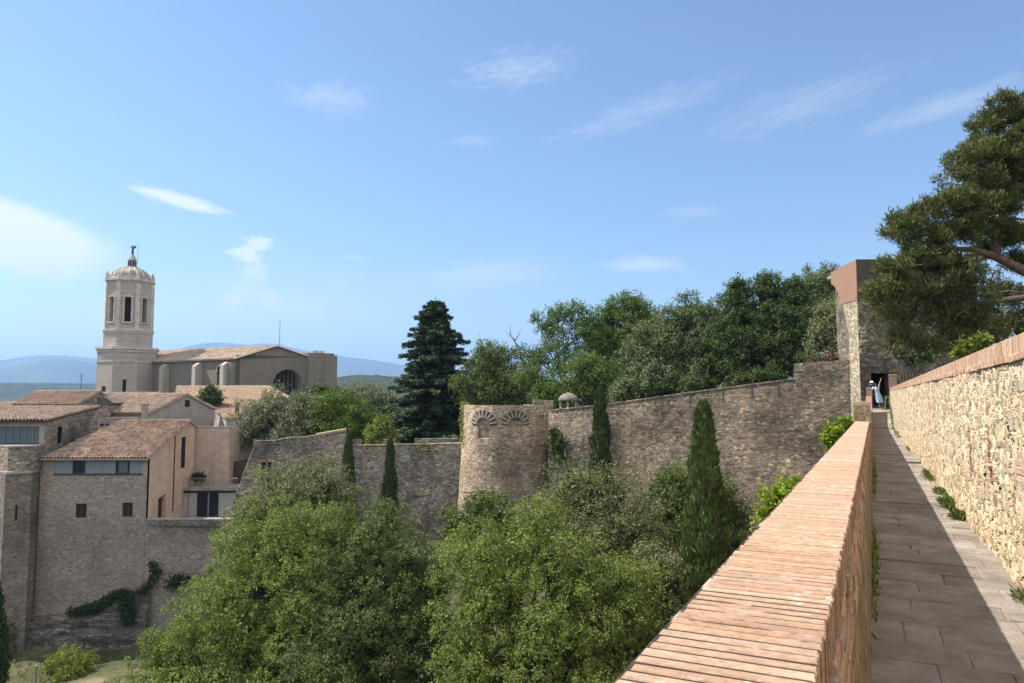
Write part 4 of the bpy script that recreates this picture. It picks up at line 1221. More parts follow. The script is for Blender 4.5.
# ruined house front with one window
RW0 = np.array([XA(234, 71), 71.0]); RW1 = np.array([XA(347, 74.6), 74.6])
ru = thing('ruined_wall', ((RW0[0]+RW1[0])/2, 72.8, -15), 'broken rubble wall of a ruined house with one window and stepped left edge', 'ruin')
uu = RW1-RW0; LnR = np.linalg.norm(uu); uu /= LnR; nn = np.array([-uu[1], uu[0]])
def tr(px):
    k = (px-CXP)/FPX*math.cos(PITCH); return (k*RW0[1]-RW0[0])/(uu[0]-k*uu[1])
def pr(px, py, d=0):
    t = tr(px); Yc = RW0[1]+uu[1]*t
    return (RW0[0]+uu[0]*t+nn[0]*d, Yc+nn[1]*d, ZA(py, Yc, px))
mb = MB()
edge = [(347, 640), (347, 430), (335, 431.5), (320, 434.5), (305, 437), (290, 437.5), (276, 440.5), (262, 441), (255, 440), (254.5, 449), (251.5, 457), (249, 464), (246, 472), (243, 483), (239.5, 491), (236.5, 500), (234, 520), (234, 640)]
wx0, wx1, wy0, wy1 = 262.5, 274.5, 462.5, 482.5
cols_px = sorted({e[0] for e in edge} | {wx0, wx1} | set(np.arange(236, 347, 3.0)))
up = sorted([(e[0], e[1]) for e in edge if e[1] < 640], key=lambda e: e[0])
def top_at(px): return float(np.interp(px, [e[0] for e in up], [e[1] for e in up])) + .5*mnoise.noise(Vector((px*.35, 0, 0)))
for a, b in zip(cols_px[:-1], cols_px[1:]):
    ta, tb = top_at(a), top_at(b); m_ = (a+b)/2
    segs = [(ta, tb, 640, 640)] if not (wx0 < m_ < wx1) else [(ta, tb, wy0, wy0), (wy1, wy1, 640, 640)]
    for s0, s1, e0, e1 in segs:
        mb.quad(pr(a, e0), pr(b, e1), pr(b, s1), pr(a, s0))
        mb.quad(pr(b, e1, .9), pr(a, e0, .9), pr(a, s0, .9), pr(b, s1, .9))
    mb.quad(pr(a, ta), pr(b, tb), pr(b, tb, .9), pr(a, ta, .9))
for A, B in (((wx0,wy1),(wx0,wy0)), ((wx0,wy0),(wx1,wy0)), ((wx1,wy0),(wx1,wy1)), ((wx1,wy1),(wx0,wy1))):
    mb.quad(pr(*A), pr(*B), pr(*B, .9), pr(*A, .9))
mb.quad(pr(347, 640), pr(347, 640, .9), pr(347, 430, .9), pr(347, 430))
mb.quad(pr(234, 640, .9), pr(234, 640), pr(234, 520), pr(234, 520, .9))
mb.build('masonry', M['rubble_old'], ru)
q = MB(); q.extrude([pr(318, 436, -.08), pr(347, 431, -.08), pr(347, 428.8, -.08), pr(318, 433.8, -.08)], np.array(pr(300,430,1.05)) - np.array(pr(300,430,0)))
q.build('coping', M['tile_pale'], ru)
q = MB()
for a, b, y0, y1 in ((wx0-2.6, wx0, wy0-1, wy1), (wx1, wx1+2.2, wy0-1, wy1), (wx0-3, wx1+3, wy0-3.4, wy0)):
    q.extrude([pr(a, y1, -.04), pr(b, y1, -.04), pr(b, y0, -.04), pr(a, y0, -.04)], np.array(pr(300,430,.25)) - np.array(pr(300,430,0)))
fr_ = q.build('window', M['rubble_tower'], ru)
q = MB()
for a, b in ((wx0, wx0+1.0), (268, 269), (wx1-1.0, wx1)):
    q.extrude([pr(a, wy1, .22), pr(b, wy1, .22), pr(b, wy0, .22), pr(a, wy0, .22)], np.array(pr(300,430,.06)) - np.array(pr(300,430,0)))
q.build('frame', M['panel_white'], fr_)
q = MB(); q.extrude([pr(wx0, wy1, .4), pr(wx1, wy1, .4), pr(wx1, wy0, .4), pr(wx0, wy0, .4)], np.array(pr(300,430,.03)) - np.array(pr(300,430,0)))
q.build('pane', M['glass'], fr_)

# small domed sentry box on the wall
sb = thing('sentry_box', (XA(568.5, 71), 71, ZA(409, 71)), 'small round domed sentry box on pillars behind the curtain wall', 'kiosk')
zz0, zz1 = ZA(414, 71), ZA(399.5, 71)
cx_ = XA(568.5, 71)
q = MB(); rr = 10.2*71/FPX
q.lathe((cx_, 71, zz1), [(rr*1.02, -.14), (rr*1.04, 0), (rr*.95, .16), (rr*.78, .36), (rr*.5, .54), (rr*.22, .63), (.08, .66)], 20)
q.build('dome', M['rubble_bastion'], sb, smooth=True)
for k in range(6):
    a = k*math.pi/3 + .35
    q = MB(); q.lathe((cx_ + rr*.82*math.cos(a), 71 + rr*.82*math.sin(a), zz0-1.2), [(.13, 0), (.12, 1.0), (.12, zz1-zz0+1.1)], 8)
    q.build('pillar', M['rubble_tower'], sb)
q = MB(); q.lathe((cx_, 71, zz0-1.25), [(rr, 0), (rr, .25)], 20); q.build('base', M['concrete'], sb)

# ------------------------------------------------------------------ roofs
def tile_roof(mb, A, B, C, D, pitch=.33, course=.45, amp=.115, eave=.03, seed=1, sub=6):
    """barrel-tile slope: A,B along the eave (left to right), D,C along the top; channels run eave to ridge"""
    A, B, C, D = [np.array(p, float) for p in (A, B, C, D)]
    n = np.cross(B-A, D-A); n /= np.linalg.norm(n)
    if n[2] < 0: n = -n
    W_ = max(np.linalg.norm(B-A), np.linalg.norm(C-D)); H_ = max(np.linalg.norm(D-A), np.linalg.norm(C-B))
    nu = max(2, int(W_/pitch)); nv = max(1, int(H_/course))
    rng = np.random.default_rng(seed)
    jit = rng.normal(0, .016, (nu+1, nv+1))
    U = nu*sub
    V = []; F = []; UV = []
    for j in range(nv):
        for e in (0, 1):
            v = (j+e)/nv
            for i in range(U+1):
                u = i/U; ph = (i % sub)/sub; ti = min(nu-1, i//sub)
                h = amp*(2*abs(math.sin(math.pi*ph)) - .75) + (.05 if e == 0 else 0.0) + jit[ti, j]
                p = (A*(1-u) + B*u)*(1-v) + (D*(1-u) + C*u)*v + n*h
                V.append(p)
        b = j*2*(U+1)
        for i in range(U):
            ti = i//sub
            F.append((b+i, b+i+1, b+U+2+i, b+U+1+i)); UV.append([(ti+.5, j+.5)]*4)
            if j > 0:
                pb = b-(U+1)
                F.append((pb+i, pb+i+1, b+i+1, b+i)); UV.append([(ti+.5, j-.5)]*4)
        # mortar-shaded undersides at the eave
    mb.add(V, F, 0, UV)
    # slab under the tiles
    t = n*.10
    mb.add([A-t*.2, B-t*.2, C-t*.2, D-t*.2, A-t*1.6, B-t*1.6, C-t*1.6, D-t*1.6], [(0,3,2,1),(4,5,6,7),(0,1,5,4),(1,2,6,5),(2,3,7,6),(3,0,4,7)], 1, [[(.5,.5)]*4]*6)

def ridge_cap(mb, A, B, r=.12, sub=6, ln=.4):
    A = np.array(A, float); B = np.array(B, float); L = np.linalg.norm(B-A); k = max(1, int(L/ln)); u = (B-A)/L
    s = np.cross(u, [0,0,1.0]); s /= np.linalg.norm(s)
    for i in range(k):
        P = []
        for e in (0, 1):
            c = A + u*(L*(i+e)/k)
            rr = r*(1.12 if e == 0 else .92)
            P += [c + s*rr*math.cos(math.pi*q/sub) + np.array([0,0,1])*rr*math.sin(math.pi*q/sub) for q in range(sub+1)]
        mb.add(P, [(q, q+1, sub+2+q, sub+1+q) for q in range(sub)], 0, [[(i+.5, 99.5)]*4]*sub)

def window(parent, O, u, nin, w, h, frame='wood_dark', pane='glass', depth=.12, bars=(1, 1), fw=.06, sill=None):
    """frame and glass set DEPTH inside an opening whose lower left corner is O"""
    O = np.array(O, float); u = np.array(u, float)/np.linalg.norm(u); nin = np.array(nin, float)/np.linalg.norm(nin); z = np.array([0,0,1.0])
    q = MB(); c = O + nin*depth
    def bar(a0, a1, b0, b1): q.obox(c + u*(a0+a1)/2 + z*(b0+b1)/2, u*(a1-a0)/2, nin*.03, z*(b1-b0)/2)
    bar(0, fw, 0, h); bar(w-fw, w, 0, h); bar(fw, w-fw, 0, fw); bar(fw, w-fw, h-fw, h)
    for i in range(bars[0]):
        x = w*(i+1)/(bars[0]+1); bar(x-fw*.4, x+fw*.4, fw, h-fw)
    for j in range(bars[1]):
        y = h*(j+1)/(bars[1]+1); q.obox(c + u*w/2 + z*y, u*(w/2-fw), nin*.02, z*fw*.35)
    f = q.build('window', M[frame], parent)
    q = MB(); q.obox(O + nin*(depth+.05) + u*w/2 + z*h/2, u*(w/2-.004), nin*.006, z*(h/2-.004)); q.build('pane', M[pane], f)
    if sill:
        q = MB(); q.obox(O - nin*.05 + u*w/2 - z*.05, u*(w/2+.12), nin*.14, z*.05); q.build('sill', M[sill], f)
    return f

# ------------------------------------------------------------------ main house (rubble front, orange side)
HX0, HX1, HY = XA(44, 70), XA(150, 70), 70.0
hz = lambda py: ZA(py, HY, 100)
hzb = hz(652)
h1 = thing('stone_house', ((HX0+HX1)/2, 74, hzb), 'tall rubble house with clay tile roof, ribbon of windows and orange plaster side wall', 'house')
z_eave = hz(458.5); z_rib0 = hz(474); 
mb = MB()
def ux(px): return XA(px, HY) - HX0
ops = [(ux(80.5), ux(91.5), hz(518)-hzb, hz(503.5)-hzb), (ux(126.5), ux(137), hz(517)-hzb, hz(502.5)-hzb), (ux(58), ux(144.5), z_rib0-hzb, hz(460.5)-hzb)]
# front wall with a slightly uneven face: three panels of the same plane
wall_panel(mb, (HX0, HY, hzb), (1,0,0), (0,1,0), HX1-HX0, z_eave-hzb, ops, .4)
mb.build('front_wall', M['rubble_house'], h1)
for k, o_ in enumerate(ops[:2]):
    window(h1, (HX0+o_[0], HY, hzb+o_[2]), (1,0,0), (0,1,0), o_[1]-o_[0], o_[3]-o_[2], 'wood_dark' if k == 0 else 'wood_red', 'glass', .16, (1, 1) if k else (1, 0), .09)
    q = MB(); u0, u1, v0, v1 = HX0+o_[0], HX0+o_[1], hzb+o_[2], hzb+o_[3]
    for lo, hi in (((u0-.16, HY-.012, v0-.1), (u0-.004, HY+.1, v1+.12)), ((u1+.004, HY-.012, v0-.1), (u1+.16, HY+.1, v1+.12)), ((u0-.002, HY-.012, v1+.002), (u1+.002, HY+.1, v1+.14)), ((u0-.002, HY-.016, v0-.13), (u1+.002, HY+.12, v0-.002))):
        q.box(lo, hi)
    q.build('surround', M['ashlar_pale'], h1)
# ribbon: grey panels and two dark windows
o_ = ops[2]; zr0, zr1 = hzb+o_[2], hzb+o_[3]
for a, b, kind in ((58, 75.3, 'p'), (76, 87, 'w'), (88, 118.3, 'p'), (119.3, 131, 'v'), (132, 144.3, 'p')):
    x0, x1 = XA(a, HY), XA(b, HY)
    if kind == 'p':
        q = MB(); q.box((x0, HY+.05, zr0+.03), (x1, HY+.1, zr1-.02)); q.build('panel', M['panel_grey'], h1)
    else:
        window(h1, (x0, HY, zr0), (1,0,0), (0,1,0), x1-x0, zr1-zr0, 'metal_dark', 'glass' if kind == 'w' else 'glass_gallery', .1, (1 if kind == 'w' else 0, 0), .1)
q = MB(); q.box((XA(57, HY), HY-.06, zr0-.1), (XA(145.5, HY), HY+.06, zr0-.004)); q.build('sill', M['metal_dark'], h1)
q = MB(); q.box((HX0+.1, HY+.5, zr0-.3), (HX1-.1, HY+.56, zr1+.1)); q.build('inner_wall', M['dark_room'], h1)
# orange side wall
RY, BY = 78.6, 80.2
z_ridge = ZA(420.5, RY, 190)
mb = MB(); t0 = ZA(516.5, 78.1, 200)
sd_y = lambda px: HX1/((px-CXP)/FPX*math.cos(PITCH))
ya, yb = sd_y(161.8), sd_y(169.5)
top = [(HY+.05, z_eave), (RY, z_ridge-.08), (BY, z_ridge-.6)]
zd = ZA(499, ya, 162)
def sq(y0, y1, a0, a1, b0, b1):
    mb.add([(HX1, y0, a0), (HX1, y1, a1), (HX1, y1, b1), (HX1, y0, b0)], [(0,1,2,3)])
zt = lambda y: float(np.interp(y, [p[0] for p in top], [p[1] for p in top]))
ys = sorted({HY+.05, ya, yb, RY, BY})
for a, b in zip(ys[:-1], ys[1:]):
    if ya <= (a+b)/2 <= yb:
        sq(a, b, zd, zd+.35, zt(a), zt(b))
        sq(a, b, t0-6, t0-6, t0, t0)
    else: sq(a, b, t0-6, t0-6, zt(a), zt(b))
mb.quad((HX1, ya, t0), (HX1, ya, zd), (HX1-.45, ya, zd), (HX1-.45, ya, t0)); mb.quad((HX1, yb, zd+.35), (HX1, yb, t0), (HX1-.45, yb, t0), (HX1-.45, yb, zd+.35)); mb.quad((HX1, ya, zd), (HX1, yb, zd+.35), (HX1-.45, yb, zd+.35), (HX1-.45, ya, zd))
mb.build('side_wall', M['plaster_orange'], h1)
q = MB(); q.box((HX1-.5, ya-.1, t0-.1), (HX1-.38, yb+.1, zd+.5)); q.build('door', M['wood_dark'], h1)
q = MB(); q.tube([(HX1+.06, sd_y(176), t0+1), (HX1+.06, sd_y(176), zt(sd_y(176))-.1)], .05, 6); q.build('downpipe', M['metal_dark'], h1)
yw = sd_y(184.5); q = MB(); q.box((HX1-.3, sd_y(183), ZA(468, yw, 184)), (HX1+.006, sd_y(187), ZA(437, yw, 184))); q.build('window', M['dark_room'], h1)
q = MB(); q.box((HX0, RY+8, hzb), (HX1-.01, RY+8.3, z_eave)); q.box((HX0-.0, HY+.45, hzb), (HX0+.3, RY+8, z_eave)); q.build('back_wall', M['rubble_house'], h1)
mb = MB()
E0, E1 = (HX0+.06, HY-.45, z_eave+.02), (HX1+.2, HY-.45, z_eave+.02)
R0, R1 = (XA(122, RY), RY, z_ridge), (HX1+.2, RY, z_ridge)
tile_roof(mb, E0, E1, R1, R0, seed=3)
tile_roof(mb, (HX1+.2, RY+8.6, z_eave+.1), (HX0+.0, RY+8.6, z_eave+.1), (XA(122, RY), RY+.02, z_ridge), (HX1+.2, RY+.02, z_ridge), seed=4)
ridge_cap(mb, R0, R1)
mb.build('roof', [M['tile_old'], M['plaster_pink']], h1)

# garden terrace wall right of the house
tz = hz(520)
tw_ = thing('terrace_wall', (XA(190, 70), 70, hzb), 'rubble terrace wall below the orange plaster house', 'retaining wall')
mb = MB(); TX1 = XA(236, 70.4)
wall_panel(mb, (HX1+.002, HY+.04, hzb), (TX1-HX1, .6, 0), (0,1,0), TX1-HX1, tz-hzb, [], .6)
mb.build('masonry', M['rubble_house'], tw_)
q = MB(); q.box((HX1+.02, HY-.02, tz-.55), (TX1, HY+.02, tz+.002)); q.build('dark_course', M['rubble_bastion'], tw_)
q = MB(); q.box((HX1+.02, HY+.02, tz+.004), (TX1, HY+.72, tz+.1)); q.build('coping', M['concrete'], tw_)
# terrace floor
q = MB(); q.box((HX1+.01, HY+.72, ZA(516.5, 78.1, 200)-.6), (TX1+2, 80, ZA(516.5, 78.1, 200))); o = q.build('terrace', M['concrete'], None, ((HX1+TX1)/2, 75, tz-.9)); tag(o, 'narrow paved terrace in front of the sliding doors', 'terrace', kind='structure')

# orange block with balcony and sliding doors behind the terrace
OX0, OX1, OY = XA(193, 80.4), XA(230.5, 80.4), 80.4
ob = thing('plaster_house', ((OX0+OX1)/2, 83, tz-.6), 'pinkish plaster block with long balcony above white sliding doors', 'house')
zt_ = ZA(427.5, OY, 210); zbk = ZA(487.5, 78.1, 200)
mb = MB(); wall_panel(mb, (OX0, OY, zbk), (1,0,0), (0,1,0), OX1-OX0, zt_-zbk, [], .3)
mb.quad((OX1, OY, zbk), (OX1+.5, OY+9, zbk), (OX1+.5, OY+9, zt_-1.6), (OX1, OY, zt_))
mb.quad((OX0, OY, zt_), (OX1, OY, zt_), (OX1+.5, OY+9, zt_-1.6), (OX0, OY+9, zt_-1.6))
mb.build('upper_wall', M['plaster_pink'], ob)
q = MB(); q.box((OX0-.06, OY-.06, zt_+.002), (OX1+.06, OY+.36, zt_+.1)); q.build('coping', M['concrete'], ob)
# small hut on the balcony's right end
q = MB(); q.box((OX1+.02, OY+1.2, zbk), (OX1+2.4, OY+5, ZA(462, OY+1.2, 236))); q.build('annexe', M['wood_dark'], ob)
YD = 78.1; DX0, DX1 = XA(186.5, YD), XA(241, YD)
zf = ZA(516.5, YD, 200); zbk = ZA(487.5, YD, 200)
q = MB(); q.box((DX0, YD-.55, zbk-.26), (DX1, OY+.6, zbk)); q.build('balcony', M['concrete'], ob)
q = MB()
zr = zbk+1.0
q.tube([(DX0+.1, YD-.4, zr), (DX1, YD-.4, zr)], .025, 5)
for k in range(22):
    x = DX0+.1 + (DX1-DX0-.1)*k/21
    q.tube([(x, YD-.4, zbk-.01), (x, YD-.4, zr)], .02 if k % 4 else .03, 4)
q.build('railing', M['metal_grey'], ob)
q = MB(); q.box((DX0, YD, zf), (DX1, YD+.1, zbk-.27)); q.build('door_wall', M['dark_room'], ob)
q = MB(); q.box((DX0, YD-.1, zbk-.55), (DX1, YD-.004, zbk-.262)); q.build('lintel', M['wood_dark'], ob)
for a, b, mt_ in ((187.3, 191.5, 'panel_white'), (192.3, 200.5, 'panel_white'), (211.3, 212.5, 'metal_grey'), (222, 238, 'panel_white')):
    q = MB(); q.box((XA(a, YD), YD-.09, zf), (XA(b, YD), YD-.02, zbk-.56)); q.build('sliding_door', M[mt_], ob)
q = MB(); q.box((XA(200.6, YD), YD-.06, zf), (XA(221.8, YD), YD-.035, zbk-.56)); q.build('glazing', M['glass'], ob)
# pots and chairs on the balcony
rnd = random.Random(2)
for k in range(4):
    x = XA(196.5 + 3.0*k, 79)
    P0 = (x, 79.0, zbk)
    t = thing('potted_plant', P0, ['leftmost slim dark potted plant on the long balcony', 'second dark potted plant from the house corner on the balcony', 'third dark potted plant from the house corner on the balcony', 'dark potted plant nearest the balcony middle'][k], 'plant', 'plants on the balcony')
    q = MB(); q.lathe(P0, [(.14, 0), (.2, .32)], 10); q.build('pot', M['concrete'], t)
    quads_mesh('leaves', broad_crown(40+k, [((x, 79.0, zbk+.85), (.2, .2, .62))], .16, dens=30, per=8, spread=.12, core=False, back=1), M['ivy'], t, P0)

# ------------------------------------------------------------------ stone house with glazed gallery (left)
AX1 = HX0; AX0 = XA(-60, 70); ABY = sd_y(150); 
AY = 70.3; AB = AX1/((98.5-CXP)/FPX*math.cos(PITCH))
az_e, az_r = ZA(421, AY, 40), ZA(407.5, AB, 98)
az_b = hz(447)-3
h2 = thing('stone_house', ((AX0+AX1)/2, 74, az_b), 'low stone house with glazed gallery front above the round bastion', 'house')
mb = MB()
g0, g1 = XA(-58, AY), XA(41, AY)
gz0_, gz1_ = ZA(444.5, AY, 20), ZA(426.5, AY, 20)
wall_panel(mb, (AX0, AY, az_b), (1,0,0), (0,1,0), AX1-AX0, az_e-az_b, [(g0-AX0, g1-AX0, gz0_-az_b, gz1_-az_b)], .35)
mb.build('front_wall', M['plaster_grey'], h2)
mb = MB()
wy0_, wy1_ = AX1/((59.0-CXP)/FPX*math.cos(PITCH)), AX1/((63.5-CXP)/FPX*math.cos(PITCH))
wz0, wz1 = ZA(443.5, wy0_, 61), ZA(427, wy0_, 61)
zt2 = lambda y: az_e + (az_r-az_e)*(y-AY)/(AB-AY)
for a, b in ((AY, wy0_), (wy0_, wy1_), (wy1_, AB)):
    if a == wy0_:
        mb.quad((AX1+.01, a, az_b-2), (AX1+.01, b, az_b-2), (AX1+.01, b, wz0), (AX1+.01, a, wz0)); mb.quad((AX1+.01, a, wz1), (AX1+.01, b, wz1), (AX1+.01, b, zt2(b)), (AX1+.01, a, zt2(a)))
    else: mb.quad((AX1+.01, a, az_b-2), (AX1+.01, b, az_b-2), (AX1+.01, b, zt2(b)), (AX1+.01, a, zt2(a)))
mb.quad((AX1+.01, AB, az_b-2), (AX0, AB, az_b-2), (AX0, AB, zt2(AB)), (AX1+.01, AB, zt2(AB)))
mb.build('side_wall', M['rubble_old'], h2)
q = MB(); q.box((AX1-.4, wy0_-.2, wz0-.2), (AX1-.3, wy1_+.2, wz1+.2)); q.build('window', M['dark_room'], h2)
n = 14
for k in range(n):
    a, b = g0 + (g1-g0)*k/n, g0 + (g1-g0)*(k+1)/n
    if b < XA(-20, AY): continue
    window(h2, (a+.01, AY, gz0_+.1), (1,0,0), (0,1,0), b-a-.02, gz1_-gz0_-.1, 'panel_grey', 'glass_gallery', .14, (0, 0), .035)
q = MB(); q.box((g0, AY+.5, gz0_-.2), (g1, AY+.55, gz1_+.2)); q.build('inner_wall', M['panel_grey'], h2)
mb = MB()
tile_roof(mb, (AX0, AY-.5, az_e+.05), (AX1+.18, AY-.5, az_e+.05), (AX1+.18, AB+.3, az_r+.12), (AX0, AB+.3, az_r+.12), seed=6)
mb.build('roof', [M['tile_brown'], M['wood_dark']], h2)

# bastion under it
bs = thing('bastion', (XA(12, 69), 69, hzb), 'angular rubble bastion with terrace in front of the glazed gallery', 'bastion')
mb = MB()
foot = [(XA(-60, 80), 80.0), (XA(-34, 73), 73.0), (XA(9.5, 67.3), 67.3), (XA(36, 68.6), 68.6), (XA(42, 69.9), 70.2)]
mb.prism(foot, hzb-1, ZA(473, 67.5, 20)); mb.build('lower_wall', M['rubble_bastion'], bs)
mb = MB(); f2 = [(XA(-60, 80), 80.0), (XA(-34, 73), 73.3), (XA(11, 67.9), 67.9), (XA(38, 68.9), 69.0), (XA(45.5, 69.9), 70.28)]
mb.prism(f2, ZA(473, 67.5, 20)+.1, ZA(447.5, 68, 20)); mb.build('upper_wall', M['rubble_old'], bs)
mb = MB(); f3 = [(x*1.0, y) for x, y in foot]
def grow(ft, d):
    c = np.mean(np.array(ft), 0); return [tuple(np.array(p) + (np.array(p)-c)/np.linalg.norm(np.array(p)-c)*d) for p in ft]
mb.prism(grow(foot, .12), ZA(473, 67.5, 20)-.12, ZA(473, 67.5, 20)+.1); mb.build('ledge', M['concrete'], bs)
mb = MB(); mb.prism(grow(f2, .08), ZA(447.5, 68, 20)+.002, ZA(445.9, 68, 20)); mb.build('coping', M['concrete'], bs)
q = MB(); q.box((XA(22.2, 67.9)-.03, 67.75, ZA(520, 67.7, 22)), (XA(22.2, 67.9)+.03, 67.99, ZA(505, 67.7, 22))); q.build('slit', M['dark_room'], bs)

# rock outcrop below the front wall
rk = MB()
def rockf(u, v):
    px = 8 + 150*u; 
    base_y = float(np.interp(px, [8, 44, 70, 100, 125, 160], [612, 613, 612, 600, 585, 590]))
    zt_r = hz(base_y); zb_r = hz(646) - 1.2
    z = zb_r + (zt_r-zb_r)*v
    dep = HY - .15 - (1-v)*1.1 - .35*max(0, mnoise.noise(Vector((px*.09, z*.7, 2)))) - .5*mnoise.noise(Vector((px*.05, z*1.3, 9)))*(1-v*.7)
    if px < 44: dep -= 2.6*min(1, (44-px)/8)
    if v > .97: dep = HY + .3 - (2.6*min(1, (44-px)/8) if px < 44 else 0)
    return (XA(px, HY), dep, z)
rk.grid(rockf, 110, 34)
o = rk.build('rock_outcrop', M['rock'], None, (XA(80, 69), 69, hzb)); tag(o, 'grey rock outcrop at the foot of the tall rubble house', 'rock', kind='structure')
def creeper(pts, seed, n, label, sz=.25):
    rng = np.random.default_rng(seed)
    pts = [np.array(p, float) for p in pts]
    idx = rng.integers(0, len(pts)-1, n); f = rng.random((n, 1))
    P = np.array(pts)[idx]*(1-f) + np.array(pts)[idx+1]*f + rng.normal(0, 1, (n, 3))*np.array([sz*1.3, .10, sz*.8])
    A = unit(rng.normal(0, .6, (n, 3)) + np.array([0, -.3, -.5])); L = .2*(.6+.8*rng.random(n))
    base = tuple(pts[0])
    o = quads_mesh('ivy_plant', leaf_quads(P, A, unit(rng.normal(0, .5, (n, 3)) + np.array([0, -1, .4])), L, L*.7), M['ivy'], None, base)
    return tag(o, label, 'ivy', 'ivy on the rubble walls')
hp = lambda px, py, d=.45: W(px, py, HY-d)
creeper([hp(72, 612, .7), hp(88, 609, .6), hp(100, 605), hp(112, 598), hp(124, 592)], 2, 2600, 'dark ivy trailing along the top of the rock outcrop')
creeper([hp(126, 593), hp(127, 605, .8), hp(128, 622, 1.0)], 3, 1400, 'dark ivy hanging down the rock below the house corner')
creeper([hp(140, 592), hp(148, 586), hp(156, 572), hp(153, 562)], 4, 700, 'thin ivy climbing the seam between house and terrace wall', .2)
creeper([hp(170, 586), hp(180, 578), hp(186, 580)], 5, 700, 'small ivy patch low on the terrace wall beside the big tree', .3)
# ------------------------------------------------------------------ further town houses
def gabled_house(name, label, apex, gdir, hw0, hw1, length, zb, ze0, ze1, zr, wallm, tilem, seed, over=.25, holes=(), pitch=.33, ridge_over=.2, rows=.42):
    """apex: ground point under the near gable's peak; gdir: along the gable; the ridge runs away at right angles"""
    g = np.array([gdir[0], gdir[1]], float); g /= np.linalg.norm(g)
    q_ = np.array([-g[1], g[0]])
    a = np.array(apex, float)
    t = thing('town_house' if name is None else name, (a[0]+q_[0]*length/2, a[1]+q_[1]*length/2, zb), label, 'house')
    def P(u, v, z): p = a + g*u + q_*v; return (p[0], p[1], z)
    mb = MB()
    for v, fl in ((0, False), (length, True)):
        f = [P(-hw0, v, zb), P(hw1, v, zb), P(hw1, v, ze1), P(0, v, zr-.08), P(-hw0, v, ze0)]
        mb.add(f if not fl else f[::-1], [(0,1,2,3,4)])
    mb.quad(P(-hw0, length, zb), P(-hw0, 0, zb), P(-hw0, 0, ze0), P(-hw0, length, ze0))
    mb.quad(P(hw1, 0, zb), P(hw1, length, zb), P(hw1, length, ze1), P(hw1, 0, ze1))
    mb.build('wall', M[wallm], t)
    mb = MB()
    s0 = (zr-ze0)/hw0; s1 = (zr-ze1)/hw1
    tile_roof(mb, P(-hw0-over, length+.2, ze0-s0*over+.04), P(-hw0-over, -ridge_over, ze0-s0*over+.04), P(0, -ridge_over, zr+.04), P(0, length+.2, zr+.04), seed=seed, pitch=pitch, course=rows)
    tile_roof(mb, P(hw1+over, -ridge_over, ze1-s1*over+.04), P(hw1+over, length+.2, ze1-s1*over+.04), P(0, length+.2, zr+.04), P(0, -ridge_over, zr+.04), seed=seed+1, pitch=pitch, course=rows)
    ridge_cap(mb, P(0, length+.2, zr+.05), P(0, -ridge_over, zr+.05))
    mb.build('roof', [M[tilem], M[wallm]], t)
    for (u, z, w, h) in holes:
        mb = MB()
        c = P(u, -.004, z)
        mb.obox(c, np.array([g[0], g[1], 0])*w/2, np.array([q_[0], q_[1], 0])*.012, (0, 0, h/2)); mb.build('window', M['dark_room'], t)
    return t, P

def chimney(parent, x, y, z0, z1, w=.45, mat='plaster_grey', cap='tile_red'):
    q = MB(); q.box((x-w/2, y-w/2, z0), (x+w/2, y+w/2, z1)); c = q.build('chimney', M[mat], parent)
    q = MB(); q.box((x-w*.62, y-w*.62, z1+.25), (x+w*.62, y+w*.62, z1+.33))
    for sx in (-1, 1):
        for sy in (-1, 1): q.box((x+sx*w*.4-.05, y+sy*w*.4-.05, z1+.002), (x+sx*w*.4+.05, y+sy*w*.4+.05, z1+.25))
    q.build('cap', M[cap], c)

# gable house behind the main house
ax, ay = XA(186.5, 95), 95.0
g1_, P1 = gabled_house(None, 'grey plaster gable house with small attic window behind the tall rubble house', (ax, ay), (.42, .91), 5.6, 4.6, 13.0, -14, ZA(413, 90, 150), ZA(408.5, 99, 213), ZA(394.2, 95, 186), 'plaster_grey', 'tile_brown', 11, holes=[(.15, ZA(403.5, 95, 188), .75, .9)])
chimney(g1_, XA(145.5, 88.6), 88.6, ZA(420, 88.6), ZA(406.5, 88.6), .55)
q = MB(); q.box((XA(98, 87.6), 87.6, -12), (XA(147, 89.8), 88.2, ZA(417.5, 88))); q.build('eave_wall', M['plaster_grey'], g1_)
q = MB()
for a, b in ((101, 104.5), (107, 110.5)): q.box((XA(a, 87.5), 87.55, ZA(426, 87.5)), (XA(b, 87.5), 87.604, ZA(423.8, 87.5)))
q.build('window', M['dark_room'], g1_)
# small red roof behind gallery house
h3, P3 = gabled_house(None, 'small house with reddish tile roof and dark dormer behind the gallery house', (XA(99, 90), 90.0), (.15, .99), 3.6, 3.6, 8.2, -12, ZA(404.5, 86, 99), ZA(404.5, 94, 99), ZA(391.5, 90, 90), 'rubble_old', 'tile_red', 15)
q = MB(); q.extrude([(XA(97, 84.3), 84.3, ZA(406, 84.3)), (XA(107, 84.3), 84.3, ZA(406, 84.3)), (XA(114, 84.3), 84.3, ZA(403, 84.3)), (XA(104, 84.3), 84.3, ZA(396.5, 84.3)), (XA(97, 84.3), 84.3, ZA(396.2, 84.3))], (0, 2.6, 0)); q.build('dormer', M['rubble_bastion'], h3)
h4, P4 = gabled_house(None, 'pale tiled low house at the far left edge behind the gallery roof', (XA(41, 92), 92.0), (.1, 1.0), 4.5, 4.5, 13, -12, ZA(411, 87.5, 20), ZA(411, 96, 20), ZA(402.6, 92, 20), 'plaster_white', 'tile_pale', 19)
h4b, P4b = gabled_house(None, 'brown tiled house standing right behind the gallery roof before the cathedral tower', (XA(160, 118), 118.0), (.2, .98), 4.5, 4.5, 20, -12, ZA(402, 113, 130), ZA(402, 122, 130), ZA(393.0, 118, 130), 'plaster_grey', 'tile_brown', 21)
